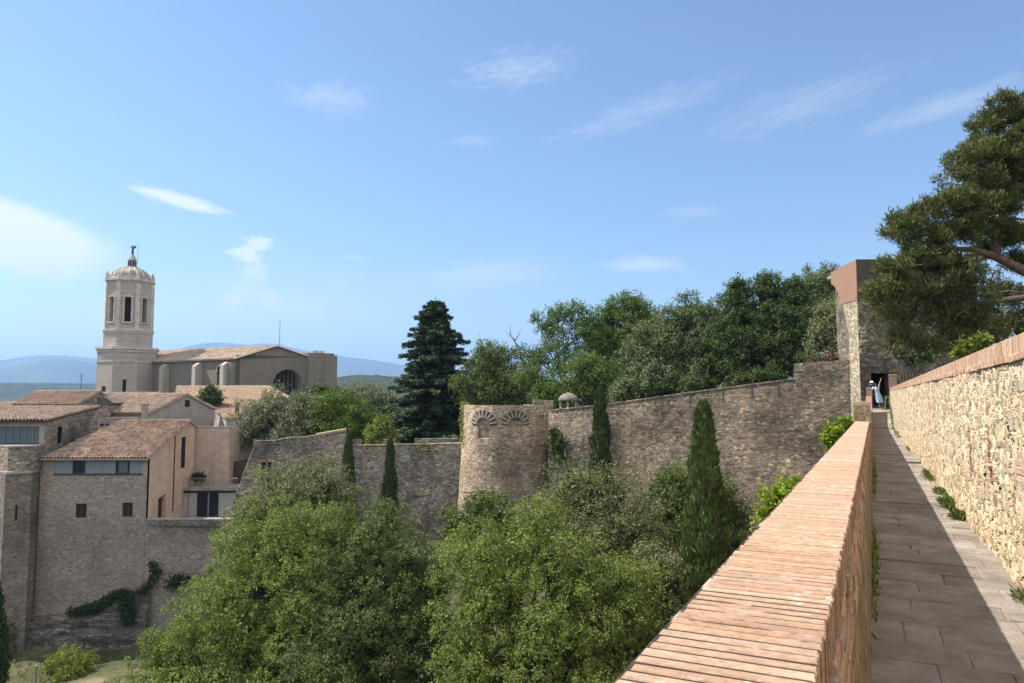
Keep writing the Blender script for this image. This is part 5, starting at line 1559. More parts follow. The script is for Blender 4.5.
# long house below the nave, hipped at its right end
lx0, lx1 = XA(172, 118), XA(300, 112)
t = thing('town_house', ((lx0+lx1)/2, 116, -14), 'long house with wide pale tile roof hipped at one end right below the cathedral nave', 'house')
zE, zR = ZA(404, 109, 240), ZA(386.3, 116, 240)
A_, B_ = (XA(196, 109), 109, zE), (XA(301, 107), 107, zE); C_, D_ = (XA(268, 115), 115, zR), (XA(176, 117), 117, zR)
mb = MB()
tile_roof(mb, A_, B_, C_, D_, seed=23, pitch=.3)
tile_roof(mb, B_, (XA(300, 123), 123, zE), C_, C_, seed=24, pitch=.3)
tile_roof(mb, (XA(300, 123), 123, zE), (XA(172, 125), 125, zE), D_, C_, seed=25, pitch=.3)
ridge_cap(mb, D_, C_)
mb.build('roof', [M['tile_pale'], M['plaster_white']], t)
mb = MB()
lw = [(XA(171, 120), 121), (XA(197, 109.4), 109.4), (XA(299, 107.5), 107.5), (XA(298, 122), 122)]
mb.prism(lw, -14, zE-.05, bottom=False)
mb.add([(*lw[0], zE-.1), (*lw[1], zE-.1), (D_[0], D_[1], zR-.1)], [(0,1,2)])
mb.build('wall', M['plaster_white'], t)
q = MB(); q.box((XA(199, 109)-.0, 109.0, ZA(411, 109)), (XA(203, 109), 109.1, ZA(406, 109))); q.build('window', M['dark_room'], t)
# lower pinkish roof in front of it
t = thing('town_house', (XA(232, 101), 101, -14), 'low house with pinkish tile roof and slim chimney in front of the long pale roof', 'house')
A_, B_ = (XA(226, 97), 97, ZA(418.5, 97)), (XA(290, 96), 96, ZA(418.5, 96)); C_, D_ = (XA(290, 104), 104, ZA(403.8, 104)), (XA(206, 104.5), 104.5, ZA(403.8, 104))
mb = MB(); tile_roof(mb, A_, B_, C_, D_, seed=27); mb.build('roof', [M['tile_red'], M['plaster_white']], t)
mb = MB(); mb.prism([(XA(208, 104), 104), (XA(227, 97.3), 97.3), (XA(289, 96.3), 96.3), (XA(288, 104), 104)], -14, [ZA(404.5, 104), ZA(419, 97), ZA(419, 96), ZA(404.5, 104)], bottom=False)
mb.build('wall', M['plaster_white'], t)
chimney(t, XA(237.5, 98.5), 98.5, ZA(420, 98), ZA(404.6, 98), .4, 'rubble_bastion')
# round cistern on a roof in front of the cathedral
ct = thing('water_tank', (XA(317.5, 104), 104, ZA(412, 104)), 'round grey water tank with flat lid among the bushes below the cathedral gable', 'tank')
q = MB(); r_ = 5.9*104/FPX; q.lathe((XA(317.5, 104), 104, ZA(413, 104)), [(r_, 0), (r_, ZA(398.5, 104)-ZA(413, 104))], 20); q.build('drum', M['concrete'], ct, smooth=False)
q = MB(); q.lathe((XA(317.5, 104), 104, ZA(398.5, 104)+.003), [(r_*1.12, 0), (r_*1.12, .22), (r_*.9, .3)], 20); q.build('lid', M['ashlar_pale'], ct)

# ------------------------------------------------------------------ cathedral
CD = 165.0
ccx = XA(126.3, CD); zc = lambda py, Y=CD: ZA(py, Y, 128)
zb_c = zc(412)
ca = thing('cathedral_tower', (ccx, CD, zb_c), 'octagonal stone bell tower of the cathedral with arched belfry, dome and lantern', 'bell tower')
vdir = math.atan2(-CD, -ccx)                     # towards the viewer
rot8 = vdir + R_(-4.6) + math.pi/8
def octa(r): return [(ccx + r*math.cos(rot8 + k*math.pi/4), CD + r*math.sin(rot8 + k*math.pi/4)) for k in range(8)]
R1_, R2_, R3_ = 28.0*CD/FPX, 23.2*CD/FPX, 21.9*CD/FPX
q = MB(); q.prism(octa(R1_), zb_c, zc(352)); q.build('base', M['ashlar_church'], ca)
def band(nm, r, y0, y1, mat='church_trim'):
    q = MB(); q.prism(octa(r), zc(y0), zc(y1)); return q.build(nm, M[mat], ca)
band('cornice', R1_*1.025, 353.2, 350.6); band('cornice', R1_*1.075, 350.58, 348.4); band('cornice', R1_*1.02, 363.0, 361.8)
q = MB(); q.prism(octa(R2_), zc(348.4), zc(333.5)); q.build('drum', M['ashlar_church'], ca)
band('cornice', R2_*1.02, 334.5, 332.5); band('cornice', R2_*1.05, 332.48, 330.5)
# belfry: eight arched panels
F8 = octa(R3_)
for k in range(8):
    p, n_ = np.array(F8[k]), np.array(F8[(k+1) % 8])
    u = n_-p; w = np.linalg.norm(u); u3 = np.array([u[0], u[1], 0])/w
    mid = (p+n_)/2; nin = np.array([ccx-mid[0], CD-mid[1], 0])
    mb = MB(); h = zc(283)-zc(330.5)
    arch_panel(mb, (p[0], p[1], zc(330.5)), u3, nin, w, h, w*.5-.62, w*.5+.62, h*.15, h*.62, 1.1)
    mb.build('belfry_wall', M['ashlar_church'], ca)
    q = MB(); c0 = np.array([p[0], p[1], 0]); er = np.array([p[0]-ccx, p[1]-CD, 0]); er /= np.linalg.norm(er)
    q.obox(c0 + np.array([0, 0, (zc(330.4)+zc(285))/2]) - er*.12, er*.32, np.array([-er[1], er[0], 0])*.42, (0, 0, (zc(285)-zc(330.4))/2)); q.build('pilaster', M['church_trim'], ca)
    # frame round the arch
    q = MB(); c = np.array([mid[0], mid[1], 0]); no = -nin/np.linalg.norm(nin)
    for sg in (-1, 1):
        q.obox(c + u3*sg*.82 + no*.08 + np.array([0, 0, zc(330.5)+h*.40]), u3*.14, no*.08, (0, 0, h*.26))
    for j in range(7):
        th = math.pi*(j+.5)/7
        q.obox(c + u3*.82*math.cos(th) + no*.08 + np.array([0, 0, zc(330.5)+h*.62+.82*math.sin(th)]), u3*.18, no*.08, (0, 0, .16))
    q.obox(c + no*.12 + np.array([0, 0, zc(330.5)+h*.13]), u3*1.0, no*.14, (0, 0, .14))
    q.build('arch_surround', M['church_trim'], ca)
    # pinnacle on each corner
    q = MB(); cp_ = (p[0]+er[0]*.0, p[1]+er[1]*.0, zc(281.0))
    q.lathe(cp_, [(.38, 0), (.38, .55), (.22, .7), (.36, 1.0), (.3, 1.3), (.08, 1.75)], 8); q.build('pinnacle', M['church_trim'], ca)
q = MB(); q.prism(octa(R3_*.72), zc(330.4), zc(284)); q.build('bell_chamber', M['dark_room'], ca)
band('cornice', R3_*1.03, 299.3, 298.2); band('cornice', R3_*1.03, 284.5, 283.0); band('cornice', R3_*1.09, 282.98, 281.0)
q = MB(); rd = 17.6*CD/FPX; hd = zc(267.5)-zc(281)
prof = [(rd*1.12, 0), (rd*1.06, .5)] + [(rd*math.cos(a), .6 + (hd-.6)*math.sin(a)) for a in [R_(k*9) for k in range(10)]] 
prof = [p for p in prof if p[0] > rd*.2]
q.lathe((ccx, CD, zc(281)+.002), prof, 32, rot=rot8); q.build('dome', M['dome_stone'], ca)
q = MB()
for k in range(16):
    a = rot8 + k*math.pi/8
    q.tube([(ccx + r*1.01*math.cos(a), CD + r*1.01*math.sin(a), zc(281)+z) for r, z in prof[2:]], .13, 5)
q.build('dome_rib', M['church_trim'], ca)
lr = 4.4*CD/FPX; lz = zc(268.5); 
q = MB(); q.lathe((ccx+.2, CD, lz), [(lr*1.25, 0), (lr*1.2, .4), (lr*.8, .45), (lr*.78, 1.7), (lr*1.02, 1.75), (lr*1.0, 1.95), (lr*.7, 2.2), (lr*.62, 2.5), (lr*.4, 2.9), (.3, 3.1), (.28, 3.4)], 16)
q.build('lantern', M['dome_stone'], ca)
for k in range(8):
    a = rot8 + k*math.pi/4
    q = MB(); q.box((ccx+.2 + lr*.79*math.cos(a)-.12, CD + lr*.79*math.sin(a)-.12, lz+.6), (ccx+.2 + lr*.79*math.cos(a)+.12, CD + lr*.79*math.sin(a)+.12, lz+1.5)); q.build('lantern_opening', M['dark_room'], ca)
an = thing('angel_statue', (ccx+.2, CD, lz+3.4), 'dark angel weathervane statue on top of the cathedral lantern', 'statue')
q = MB(); zs = lz+3.4; cxs = ccx+.2
q.tube([(cxs, CD, zs), (cxs, CD, zs+.7), (cxs-.05, CD, zs+1.3), (cxs-.08, CD, zs+1.6)], [.28, .2, .24, .1], 8)
q.lathe((cxs-.1, CD, zs+1.55), [(.05, 0), (.15, .1), (.15, .25), (.05, .36)], 8)
q.tube([(cxs-.05, CD, zs+1.35), (cxs-.5, CD, zs+1.5), (cxs-.95, CD, zs+1.75)], [.09, .07, .05], 6)
q.build('body', M['metal_dark'], an, smooth=True)
q = MB(); q.extrude([(cxs+.05, CD, zs+1.0), (cxs+.6, CD+.05, zs+1.3), (cxs+.75, CD+.1, zs+1.9), (cxs+.35, CD+.05, zs+1.75), (cxs+.05, CD, zs+1.4)], (0, .08, 0)); q.build('wing', M['metal_dark'], an)
q = MB(); q.tube([(ccx+1.4, CD, lz+1), (ccx+1.4, CD, zc(243))], .03, 4); q.build('lightning_rod', M['metal_dark'], ca)
w_ = MB(); er = np.array([math.cos(rot8 - math.pi/8 - math.pi/4 ), math.sin(rot8 - math.pi/8 - math.pi/4), 0])
fa = R1_*math.cos(math.pi/8)
for kk, py0, py1, wd in ((-2, 386.5, 391.5, .55), (-1, 380, 396, .35)):
    an_ = rot8 - math.pi/8 + kk*math.pi/4 + math.pi/4
    e2 = np.array([math.cos(an_), math.sin(an_), 0]); t2 = np.array([-e2[1], e2[0], 0])
    q = MB(); q.obox(np.array([ccx, CD, (zc(py0)+zc(py1))/2]) + e2*(fa+.0), e2*.03, t2*wd, (0, 0, (zc(py0)-zc(py1))/2)); q.build('window', M['dark_room'], ca)

# nave
N0 = np.array([XA(235, 150), 150.0]); us = np.array([-.855, .52]); us /= np.linalg.norm(us); ug = np.array([.85, .53]); ug /= np.linalg.norm(ug)
na = thing('cathedral_nave', (N0[0], 160, -8), 'wide cathedral nave with buttressed side, broad gable with round arched opening and flat clay roof', 'church')
zE_ = ZA(359.3, 150, 235); zB_ = -10.0
LN, LG = 40.0, 15.6
def NP(a, b, z): p = N0 + us*a + ug*b; return (p[0], p[1], z)
us3, ug3 = np.array([us[0], us[1], 0]), np.array([ug[0], ug[1], 0])
mb = MB(); h = zE_-zB_
wall_panel(mb, NP(LN, 0, zB_), -us3, ug3, LN, h, [], .8)
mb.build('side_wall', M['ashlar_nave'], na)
# buttresses and a tall lancet beside the last one
ns = np.array([us3[1], -us3[0], 0]); ns = ns if ns @ np.array([0, -1, 0]) > 0 else -ns
for a, dpt in ((2.2, 1.7), (11.2, 1.7), (22.4, 1.7)):
    q = MB(); c = np.array(NP(a, 0, 0))
    z1 = zE_ - .5
    q.extrude([c + us3*.55 + np.array([0,0,zB_]), c + us3*.55 + ns*dpt + np.array([0,0,zB_]), c + us3*.55 + ns*dpt + np.array([0,0,z1-.7]), c + us3*.55 + ns*.6 + np.array([0,0,z1]), c + us3*.55 + np.array([0,0,z1])], -us3*1.1)
    q.build('buttress', M['ashlar_church'], na)
q = MB(); c = np.array(NP(4.8, -.0, zB_))
for sg in range(8):
    th0, th1 = math.pi*sg/8, math.pi*(sg+1)/8
zs_ = ZA(372, 152, 224)
pts_ = [(-.85, ZA(398, 152, 224)), (.85, ZA(398, 152, 224)), (.85, zs_)] + [(.85*math.cos(math.pi*k/8), zs_ + 1.5*math.sin(math.pi*k/8)) for k in range(1, 8)] + [(-.85, zs_)]
q.extrude([np.array(NP(4.9, 0, z)) - us3*x + ns*.05 for x, z in pts_], ns*-.04); q.build('window', M['dark_room'], na)
q = MB(); q.tube([np.array(NP(4.9, 0, z)) - us3*x*1.12 + ns*.08 for x, z in pts_[2:]] , .16, 5); q.build('arch_surround', M['church_trim'], na)
# gable
zP_ = ZA(346.3, 155, 275); bP = None
k_ = (275-CXP)/FPX*math.cos(PITCH); bP = (k_*N0[1]-N0[0])/(ug[0]-k_*ug[1])
k_ = (308-CXP)/FPX*math.cos(PITCH); bR = (k_*N0[1]-N0[0])/(ug[0]-k_*ug[1])
k_ = (330.5-CXP)/FPX*math.cos(PITCH); bE = (k_*N0[1]-N0[0])/(ug[0]-k_*ug[1])
k_ = (287-CXP)/FPX*math.cos(PITCH); bW = (k_*N0[1]-N0[0])/(ug[0]-k_*ug[1])
Yg = lambda b: N0[1] + ug[1]*b
zRt = ZA(357, Yg(bR), 308)
mb = MB(); rW = 12.2*Yg(bW)/FPX/ug[0]
zcW = ZA(384, Yg(bW), 287)
arch_panel(mb, NP(0, 0, zB_), ug3, us3, bR, zRt-zB_-.0, bW-rW, bW+rW, 1.0, zcW-zB_, 1.3, n=20)
mb.add([NP(0,0,zRt), NP(0,bR,zRt), NP(0,bP,zP_-.25), NP(0,0,zE_)] , [(0,1,2,3)], 0, [[(0,zRt-zB_),(bR,zRt-zB_),(bP,zP_-zB_),(0,zE_-zB_)]])
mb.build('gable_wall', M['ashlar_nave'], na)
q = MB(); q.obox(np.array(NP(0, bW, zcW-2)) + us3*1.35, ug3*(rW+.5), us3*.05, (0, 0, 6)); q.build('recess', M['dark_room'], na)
q = MB()
for j in range(-3, 4):
    x = rW*j/3.5; hh = math.sqrt(max(.1, rW*rW-x*x)) + 4
    q.obox(np.array(NP(0, bW+x, zcW-4+hh/2)) + us3*1.1, ug3*.09, us3*.09, (0, 0, hh/2))
q.build('tracery', M['seam_dark'], na)
q = MB()
for j in range(16):
    th = math.pi*(j+.5)/16
    q.obox(np.array(NP(0, bW, zcW)) + ug3*(rW+.3)*math.cos(th) + np.array([0,0,(rW+.3)*math.sin(th)]) - us3*.05, (ug3*math.cos(th) + np.array([0,0,math.sin(th)]))*.3, us3*.12, (-ug3*math.sin(th) + np.array([0,0,math.cos(th)]))*.26*(rW/2.4))
q.build('arch_surround', M['ashlar_nave'], na)
# flat topped stair block at the far corner
q = MB()
zT_ = ZA(353.6, Yg(bE), 320)
ft = [np.array(NP(0, bR-.6, 0)) - us3*.9, np.array(NP(0, bE, 0)) - us3*.9, np.array(NP(0, bE, 0)) + us3*5, np.array(NP(0, bR-.6, 0)) + us3*5]
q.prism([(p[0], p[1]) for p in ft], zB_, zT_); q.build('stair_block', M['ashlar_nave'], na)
q = MB()
fo = [np.array(NP(0, bE-2.2, 0)) - us3*1.5, np.array(NP(0, bE+.25, 0)) - us3*1.5, np.array(NP(0, bE+.25, 0)) + us3*4, np.array(NP(0, bE-2.2, 0)) + us3*4]
q.prism([(p[0], p[1]) for p in fo], zB_, zT_-.5); q.build('buttress', M['ashlar_nave'], na)
q = MB(); q.obox(np.array(NP(0, (bR+bE)/2-1.0, zT_+.25)) - us3*.6, ug3*1.2, us3*.25, (0, 0, .25)); q.build('merlon', M['church_trim'], na)
q = MB(); c = np.array(NP(.9, 0, 0)); q.obox(c - us3*.15 + np.array([0,0,(zB_+zE_-.6)/2]), ug3*.75, us3*.5, (0,0,(zE_-.6-zB_)/2)); q.build('corner_buttress', M['ashlar_nave'], na)
# roof slopes
mb = MB()
eL, eR_ = np.array(NP(LN+2.5, -.7, zE_+.12)), np.array(NP(-.5, -.7, zE_+.12))
pR, pL = np.array(NP(-.5, bP, zP_+.12)), np.array(NP(LN+2.5, bP, zP_+.3))
tile_roof(mb, eL, eR_, pR, pL, pitch=.6, course=.9, amp=.09, seed=31, sub=4)
tile_roof(mb, np.array(NP(-.5, bR+.5, zRt-.05)), np.array(NP(LN+2, bR+.5, zRt-.05)), pL, pR, pitch=.6, course=.9, amp=.09, seed=32, sub=4)
mb.build('roof', [M['tile_brown'], M['church_trim']], na)
q = MB(); x_, y_ = NP(1.2, bP+1.5, 0)[:2]; q.tube([(x_, y_, zP_-.4), (x_, y_, ZA(319, y_, 285))], .05, 4); q.build('lightning_rod', M['metal_dark'], na)
ma = thing('radio_mast', (XA(80.5, 140), 140, -12), 'thin radio mast rising between red roof and cathedral tower', 'mast')
q = MB(); q.tube([(XA(80.5, 140), 140, -12), (XA(80.5, 140), 140, ZA(373, 140, 80))], .05, 5)
for k in range(4): q.tube([(XA(80.5, 140)-.5, 140, ZA(374+2*k, 140, 80)), (XA(80.5, 140)+.5, 140, ZA(374+2*k, 140, 80))], .03, 4)
q.build('pole', M['metal_dark'], ma)

# pinnacled buildings far right of the cathedral
for k, (px, py, w, Y, lb, mt_) in enumerate(((341, 388.5, 3.4, 190, 'dark pointed stone pinnacle nearest the water tank below the wooded hill', 'dome_stone'), (346.5, 389, 4.2, 188, 'pale pointed pinnacle between two darker ones below the wooded hill', 'ashlar_pale'), (353.5, 385.5, 4.0, 195, 'tallest dark blunt pinnacle by the fir below the wooded hill', 'dome_stone'))):
    t = thing('spire', (XA(px, Y), Y, ZA(404, Y, px)), lb, 'spire', 'pinnacles of a church beyond the trees')
    r_ = w*Y/FPX/2; z0, z1, z2 = ZA(404, Y, px), ZA(395, Y, px), ZA(py-(3 if k < 2 else 0), Y, px)
    q = MB(); q.box((XA(px, Y)-r_, Y-r_, z0), (XA(px, Y)+r_, Y+r_, z1)); q.build('shaft', M[mt_], t)
    q = MB(); q.lathe((XA(px, Y), Y, z1+.002), [(r_*1.3, 0), (r_*.75, (z2-z1)*.5), (.08 if k < 2 else r_*.7, z2-z1)], 4, rot=math.pi/4); q.build('cap', M[mt_], t)
t = thing('town_house', (XA(344, 198), 198, -12), 'low pale building under the pinnacles beyond the bushes', 'house')
q = MB(); q.box((XA(333, 198), 194, -14), (XA(357, 198), 200, ZA(394.5, 194, 345))); q.build('wall', M['plaster_white'], t)
q = MB(); q.box((XA(332, 198), 193.7, ZA(394.45, 194, 345)), (XA(358, 198), 200.3, ZA(393.6, 194, 345))); q.build('roof', M['concrete'], t)
# ------------------------------------------------------------------ terrain: one sheet with a step along the town walls
WALL = [(-400, 95), (-90, 75), (HX0, 72.0), (HX1, 72.0), (TX1, 72.0), (RW0[0], 71.9), (RW1[0], 76.0), (TC[0]-4, 74.0), (TC[0], 73), (BW0[0], 68.7), (BW1[0], 55.2), (GX+1, 53.0)]
for s_ in (57.5, 40, 20, 0, -30, -300): WALL.append(tuple((DV*s_ + RV*.5)[:2]))
WALL = np.array(WALL, float)
OUTC = np.array([(2.5,3,-9.5), (-4,2,-10.5), (-10,10,-13.5), (-20,30,-19), (-30,45,-21.5), (-38,60,-23.2), (-38,66,-23.2), (-50,60,-23.5), (-60,50,-24), (-30,66,-22.6), (-24,68,-19.5), (-16,71,-15), (-8,71.5,-14), (3,64,-13.5), (12,57,-12.5),
    (20,50,-11), (10,40,-13), (0,38,-16), (-10,45,-18.5), (12,22,-10.5), (5,20,-12.5), (-3,18,-14), (-40,20,-22), (-90,40,-26), (-150,70,-30), (-60,0,-22), (0,-30,-9), (-80,66,-24.5)])
INC = np.array([(-32,75,-14.5), (-28,78,-14.5), (-32,80,-14.5), (-28,73.5,-14.5), (-25,79,-13), (-40,88,-14), (-60,90,-13), (-80,150,-9), (-60,140,-9), (-40,165,-9), (-30,92,-12), (-20,84,-9.5), (-8,84,-6.5), (5,76,-4.0), (15,66,-2.0), (25,60,.2), (38,60,1), (20,100,-1), (0,115,-5), (30,30,-1.6), (12,0,-3), (60,50,3), (40,120,2), (-120,100,-14), (-30,150,-11), (-10,200,-14), (-60,230,-16)])
def idw(C, x, y, p=3.2):
    d2 = (x[..., None]-C[:, 0])**2 + (y[..., None]-C[:, 1])**2 + 4.0
    w = d2**(-p/2)
    return (w*C[:, 2]).sum(-1)/w.sum(-1)
def signed(x, y):
    """distance to the wall line, positive on the town side"""
    best = np.full(x.shape, 1e9)
    for a, b in zip(WALL[:-1], WALL[1:]):
        ab = b-a; L2 = (ab**2).sum()
        t = np.clip(((x-a[0])*ab[0] + (y-a[1])*ab[1])/L2, 0, 1)
        best = np.minimum(best, np.hypot(x-(a[0]+ab[0]*t), y-(a[1]+ab[1]*t)))
    poly = np.concatenate([np.array([(-40000, 95.0)]), WALL, np.array([(WALL[-1][0], -40000.0), (40000, -40000), (40000, 40000), (-40000, 40000)])])
    ins = np.zeros(x.shape, bool)
    for a, b in zip(poly, np.roll(poly, -1, 0)):
        c = (a[1] > y) != (b[1] > y)
        with np.errstate(divide='ignore', invalid='ignore'):
            xi = (b[0]-a[0])*(y-a[1])/(b[1]-a[1] if b[1] != a[1] else 1e-9) + a[0]
        ins ^= c & (x < xi)
    return np.where(ins, best, -best)
def ground_z(x, y):
    x = np.asarray(x, float); y = np.asarray(y, float)
    sd = signed(x, y)
    k = np.clip((sd+.35)/.7, 0, 1)
    z = idw(OUTC, x, y)*(1-k) + idw(INC, x, y)*k
    r = np.hypot(x+20, y-80)
    f = np.clip((r-170)/600, 0, 1); f = f*f*(3-2*f)
    return z*(1-f) + (-42)*f
ax_ = [0.0]; st_ = 1.0
def axis(c, fine, lim):
    a = list(np.arange(c-fine, c+fine+.01, 1.0)); st = 1.0
    lo, hi = a[0], a[-1]
    while hi < lim:
        st *= 1.22; hi += st; a.append(hi); lo -= st; a.insert(0, lo)
    return np.array(a)
gx, gy = axis(-14, 56, 15000), axis(45, 52, 15000)
X_, Y_ = np.meshgrid(gx, gy)
Z_ = ground_z(X_, Y_)
near = (np.hypot(X_+14, Y_-45) < 120)
nz_ = np.array([[mnoise.noise(Vector((x*.16, y*.16, 0)))*.5 + mnoise.noise(Vector((x*.6, y*.6, 3)))*.12 if nr else 0 for x, y, nr in zip(a, b, c)] for a, b, c in zip(X_, Y_, near)])
Z_ = Z_ + nz_
nx, ny = len(gx), len(gy)
V = np.stack([X_, Y_, Z_], -1).reshape(-1, 3)
ii = np.arange((ny-1)*(nx-1)); r0 = ii//(nx-1); c0 = ii % (nx-1); kk = r0*nx + c0
me = bpy.data.meshes.new('ground'); me.from_pydata(V.tolist(), [], np.stack([kk, kk+1, kk+nx+1, kk+nx], 1).tolist()); me.update()
me.polygons.foreach_set('use_smooth', [True]*len(me.polygons))
o = link_mesh('ground', me, M['ground_earth']); tag(o, 'earth and dry grass slope falling below the town walls', 'ground', kind='structure')
def gz(x, y): return float(ground_z(np.array([x]), np.array([y]))[0])

# far hills and mountains: solid ridges standing on the plain
def ridge(name, label, x0, x1, Y, depth, sky, mat, seed, amp, fq, kind='structure', nu=220, nv=26, cat='mountain', zb=-60, rough=None):
    """range whose skyline heights are given as (px,py) pairs; slopes fall to the front and the back"""
    X0, X1 = XA(x0, Y), XA(x1, Y)
    pxs = [s[0] for s in sky]; zsk = [ZA(s[1], Y, s[0]) for s in sky]
    def f(u, v):
        X = X0 + (X1-X0)*u; y = Y + (v-.5)*depth
        px = CXP + X/Y*FPX/math.cos(PITCH)
        top = float(np.interp(px, pxs, zsk))
        w = math.sin(math.pi*v)**1.1
        nse = mnoise.fractal(Vector((X*fq, y*fq, seed)), 1.0, 2.0, 6)
        return (X, y, zb + (top-zb)*w + nse*amp*w*(1.4-w))
    q = MB(); q.grid(f, nu, nv)
    o = q.build(name, M[mat], None, (XA((x0+x1)/2, Y), Y, zb), smooth=True)
    return tag(o, label, cat, kind=kind)
ridge('mountain', 'long hazy blue mountain range behind the cathedral tower', -420, 140, 11500, 5200, [(-420, 372), (-250, 366), (-120, 372), (-40, 371), (0, 364.5), (18, 361), (40, 356), (62, 355), (80, 357), (100, 360.5), (120, 368), (140, 384)], 'mountain', 2, 120, .0006)
ridge('mountain', 'nearer flat blue ridge under the mountain range at left', -420, 130, 8600, 3000, [(-420, 381), (-100, 377), (0, 371), (30, 365), (60, 360), (85, 362), (98, 366), (115, 376), (130, 388)], 'mountain', 3, 60, .0008)
ridge('mountain', 'hazy blue mountain massif rising behind the cathedral roof', 100, 560, 12500, 5200, [(100, 382), (150, 362), (180, 350), (205, 344.5), (222, 343), (236, 344), (250, 345.5), (262, 344), (275, 345), (300, 351), (330, 356), (350, 359.5), (378, 362), (400, 366), (450, 370), (560, 380)], 'mountain', 5, 130, .0006)

def wood(name, label, x0, x1, Y, depth, sky, seed, zb=-50, nu=420, nv=60, bumpm=5.0):
    X0, X1 = XA(x0, Y), XA(x1, Y)
    pxs = [s[0] for s in sky]; zsk = [ZA(s[1], Y, s[0]) for s in sky]
    def f(u, v):
        X = X0 + (X1-X0)*u; y = Y + (v-.6)*depth
        px = CXP + X/Y*FPX/math.cos(PITCH)
        top = float(np.interp(px, pxs, zsk))
        w = min(1, math.sin(math.pi*min(v/1.2, 1))**.8)
        t = mnoise.voronoi(Vector((X/9.0, y/9.0, 0)))[0][0]
        return (X, y, zb + (top-zb)*w + (1-t)*bumpm*w - bumpm*.6)
    q = MB(); q.grid(f, nu, nv)
    o = q.build(name, M['wooded_hill'], None, (XA((x0+x1)/2, Y), Y, zb))
    return tag(o, label, 'woodland', kind='stuff')
wood('woodland', 'broad wooded plain below the blue ridge at far left', -420, 200, 3300, 2600, [(-420, 386), (-100, 383), (0, 384.5), (40, 383.5), (100, 384), (200, 388)], 3, zb=-60, bumpm=9)
wood('woodland', 'wooded hill between the cathedral and the tall fir', 250, 640, 1250, 700, [(250, 392), (320, 383), (335, 379.5), (352, 376.5), (365, 375), (380, 375.5), (395, 377), (430, 378), (520, 384), (640, 392)], 4, zb=-50, bumpm=5)
wood('woodland', 'dark line of trees at the near edge of the plain at far left', -300, 130, 420, 90, [(-300, 399), (0, 399), (40, 401), (90, 402), (130, 404)], 6, zb=-45, nu=160, nv=20, bumpm=5)
# ------------------------------------------------------------------ trees
def at(px, Y):
    x = XA(px, Y); return (x, Y, gz(x, Y))
# big trees in front of the walls
tree('broadleaf_tree', 'huge bright green leafy tree beside the terrace wall, left of the two big foreground trees', 'tree', at(255, 47),
     [blob(275,563,47,56), blob(236,604,46,46), blob(180,652,45,40), blob(246,640,44,62), blob(318,545,47,42), blob(196,688,44,55), blob(305,610,45,52), blob(262,700,43,60), blob(335,690,43,50), blob(158,694,44,32)], 11, 'leaf_broad', .125, r0=.4, bark='bark_dark', dens=6.6, per=22, spread=.26)
tree('broadleaf_tree', 'rounded deep green leafy tree filling the middle foreground below the small cypresses', 'tree', at(372, 44),
     [blob(372,548,45,46), blob(400,575,44,40), blob(345,585,44,44), blob(398,630,43,46), blob(352,640,42,50), blob(410,690,42,44), blob(350,700,41,52)], 12, 'leaf_broad_deep', .125, r0=.35, bark='bark_dark', dens=6.6, per=22, spread=.26)
tree('broadleaf_tree', 'large leafy tree in front of the round tower, nearest to the brick coping', 'tree', at(550, 37),
     [blob(532,556,38,52), blob(488,598,37,50), blob(474,558,39,34), blob(580,596,37,54), blob(540,640,36,64), blob(605,645,36,52), blob(475,655,36,44), blob(630,595,38,36), blob(560,700,35,62), blob(480,705,35,44), blob(640,660,37,30)], 13, 'leaf_broad', .11, r0=.35, bark='bark_dark', dens=9.0, per=22, spread=.22)
tree('broadleaf_tree', 'small dark green tree at the foot of the round tower behind the large leafy tree', 'tree', at(480, 45), [blob(484,515,45,24), blob(462,530,45,22), blob(505,528,45,24)], 14, 'leaf_broad_deep', .17, r0=.14, dens=6, per=18, spread=.35)
tree('olive_tree', 'grey green olive-toned tree under the curtain wall between round tower and cypress', 'olive tree', at(598, 47),
     [blob(578,492,47,34), blob(605,505,47,34), blob(632,530,46,32), blob(560,520,46,30), blob(600,545,45,42), blob(645,560,45,26)], 15, 'leaf_olive', .16, r0=.18, dens=6, per=15, spread=.42, aspect=.4)
tree('olive_tree', 'dull dark olive-green tree hiding the foot of the ruined wall', 'olive tree', at(285, 60),
     [blob(285,500,60,34), blob(318,489,60,30), blob(258,518,59,27), blob(248,548,58,22), blob(335,500,60,24), blob(300,530,59,40)], 16, 'leaf_olive', .19, r0=.2, dens=4.8, per=17, spread=.45, aspect=.4)
tree('bay_tree', 'dark bushy tree behind the tall cypress against the big curtain wall', 'tree', at(690, 50), [blob(678,490,50,26), blob(668,515,50,18), blob(712,498,50,26), blob(730,520,50,20), blob(690,535,49,34), blob(738,555,49,22), blob(700,575,48,34)], 17, 'leaf_broad_deep', .17, r0=.16, dens=6, per=17, spread=.38)
for (label, px, Y, bl, sd, mt_) in (
        ('dark round shrub low between the large leafy tree and the tall cypress', 655, 41, [blob(652,572,41,26), blob(668,592,41,22), blob(640,600,41,26)], 21, 'leaf_olive'),
        ('brownish dry shrub at the foot of the tall cypress', 672, 40, [blob(672,625,40,20), blob(655,645,40,24), blob(690,640,40,16)], 22, 'leaf_oak'),
        ('low dark shrub under the big curtain wall beside the coping', 735, 44, [blob(735,585,44,22), blob(752,570,44,14)], 23, 'leaf_dark')):
    plant('shrub', label, 'shrub', at(px, Y), bl, sd, mt_, .13, 'shrubs on the slope under the walls', dens=8, per=16, spread=.3)
plant('shrub', 'yellow-green low shrub on the sunny dry grass at the rock foot', 'shrub', at(68, 63), [blob(66,664,63,15), blob(80,668,63,14), blob(55,668,63,12), blob(72,678,62,14)], 24, 'leaf_yellow', .14, dens=10, per=16, spread=.25)
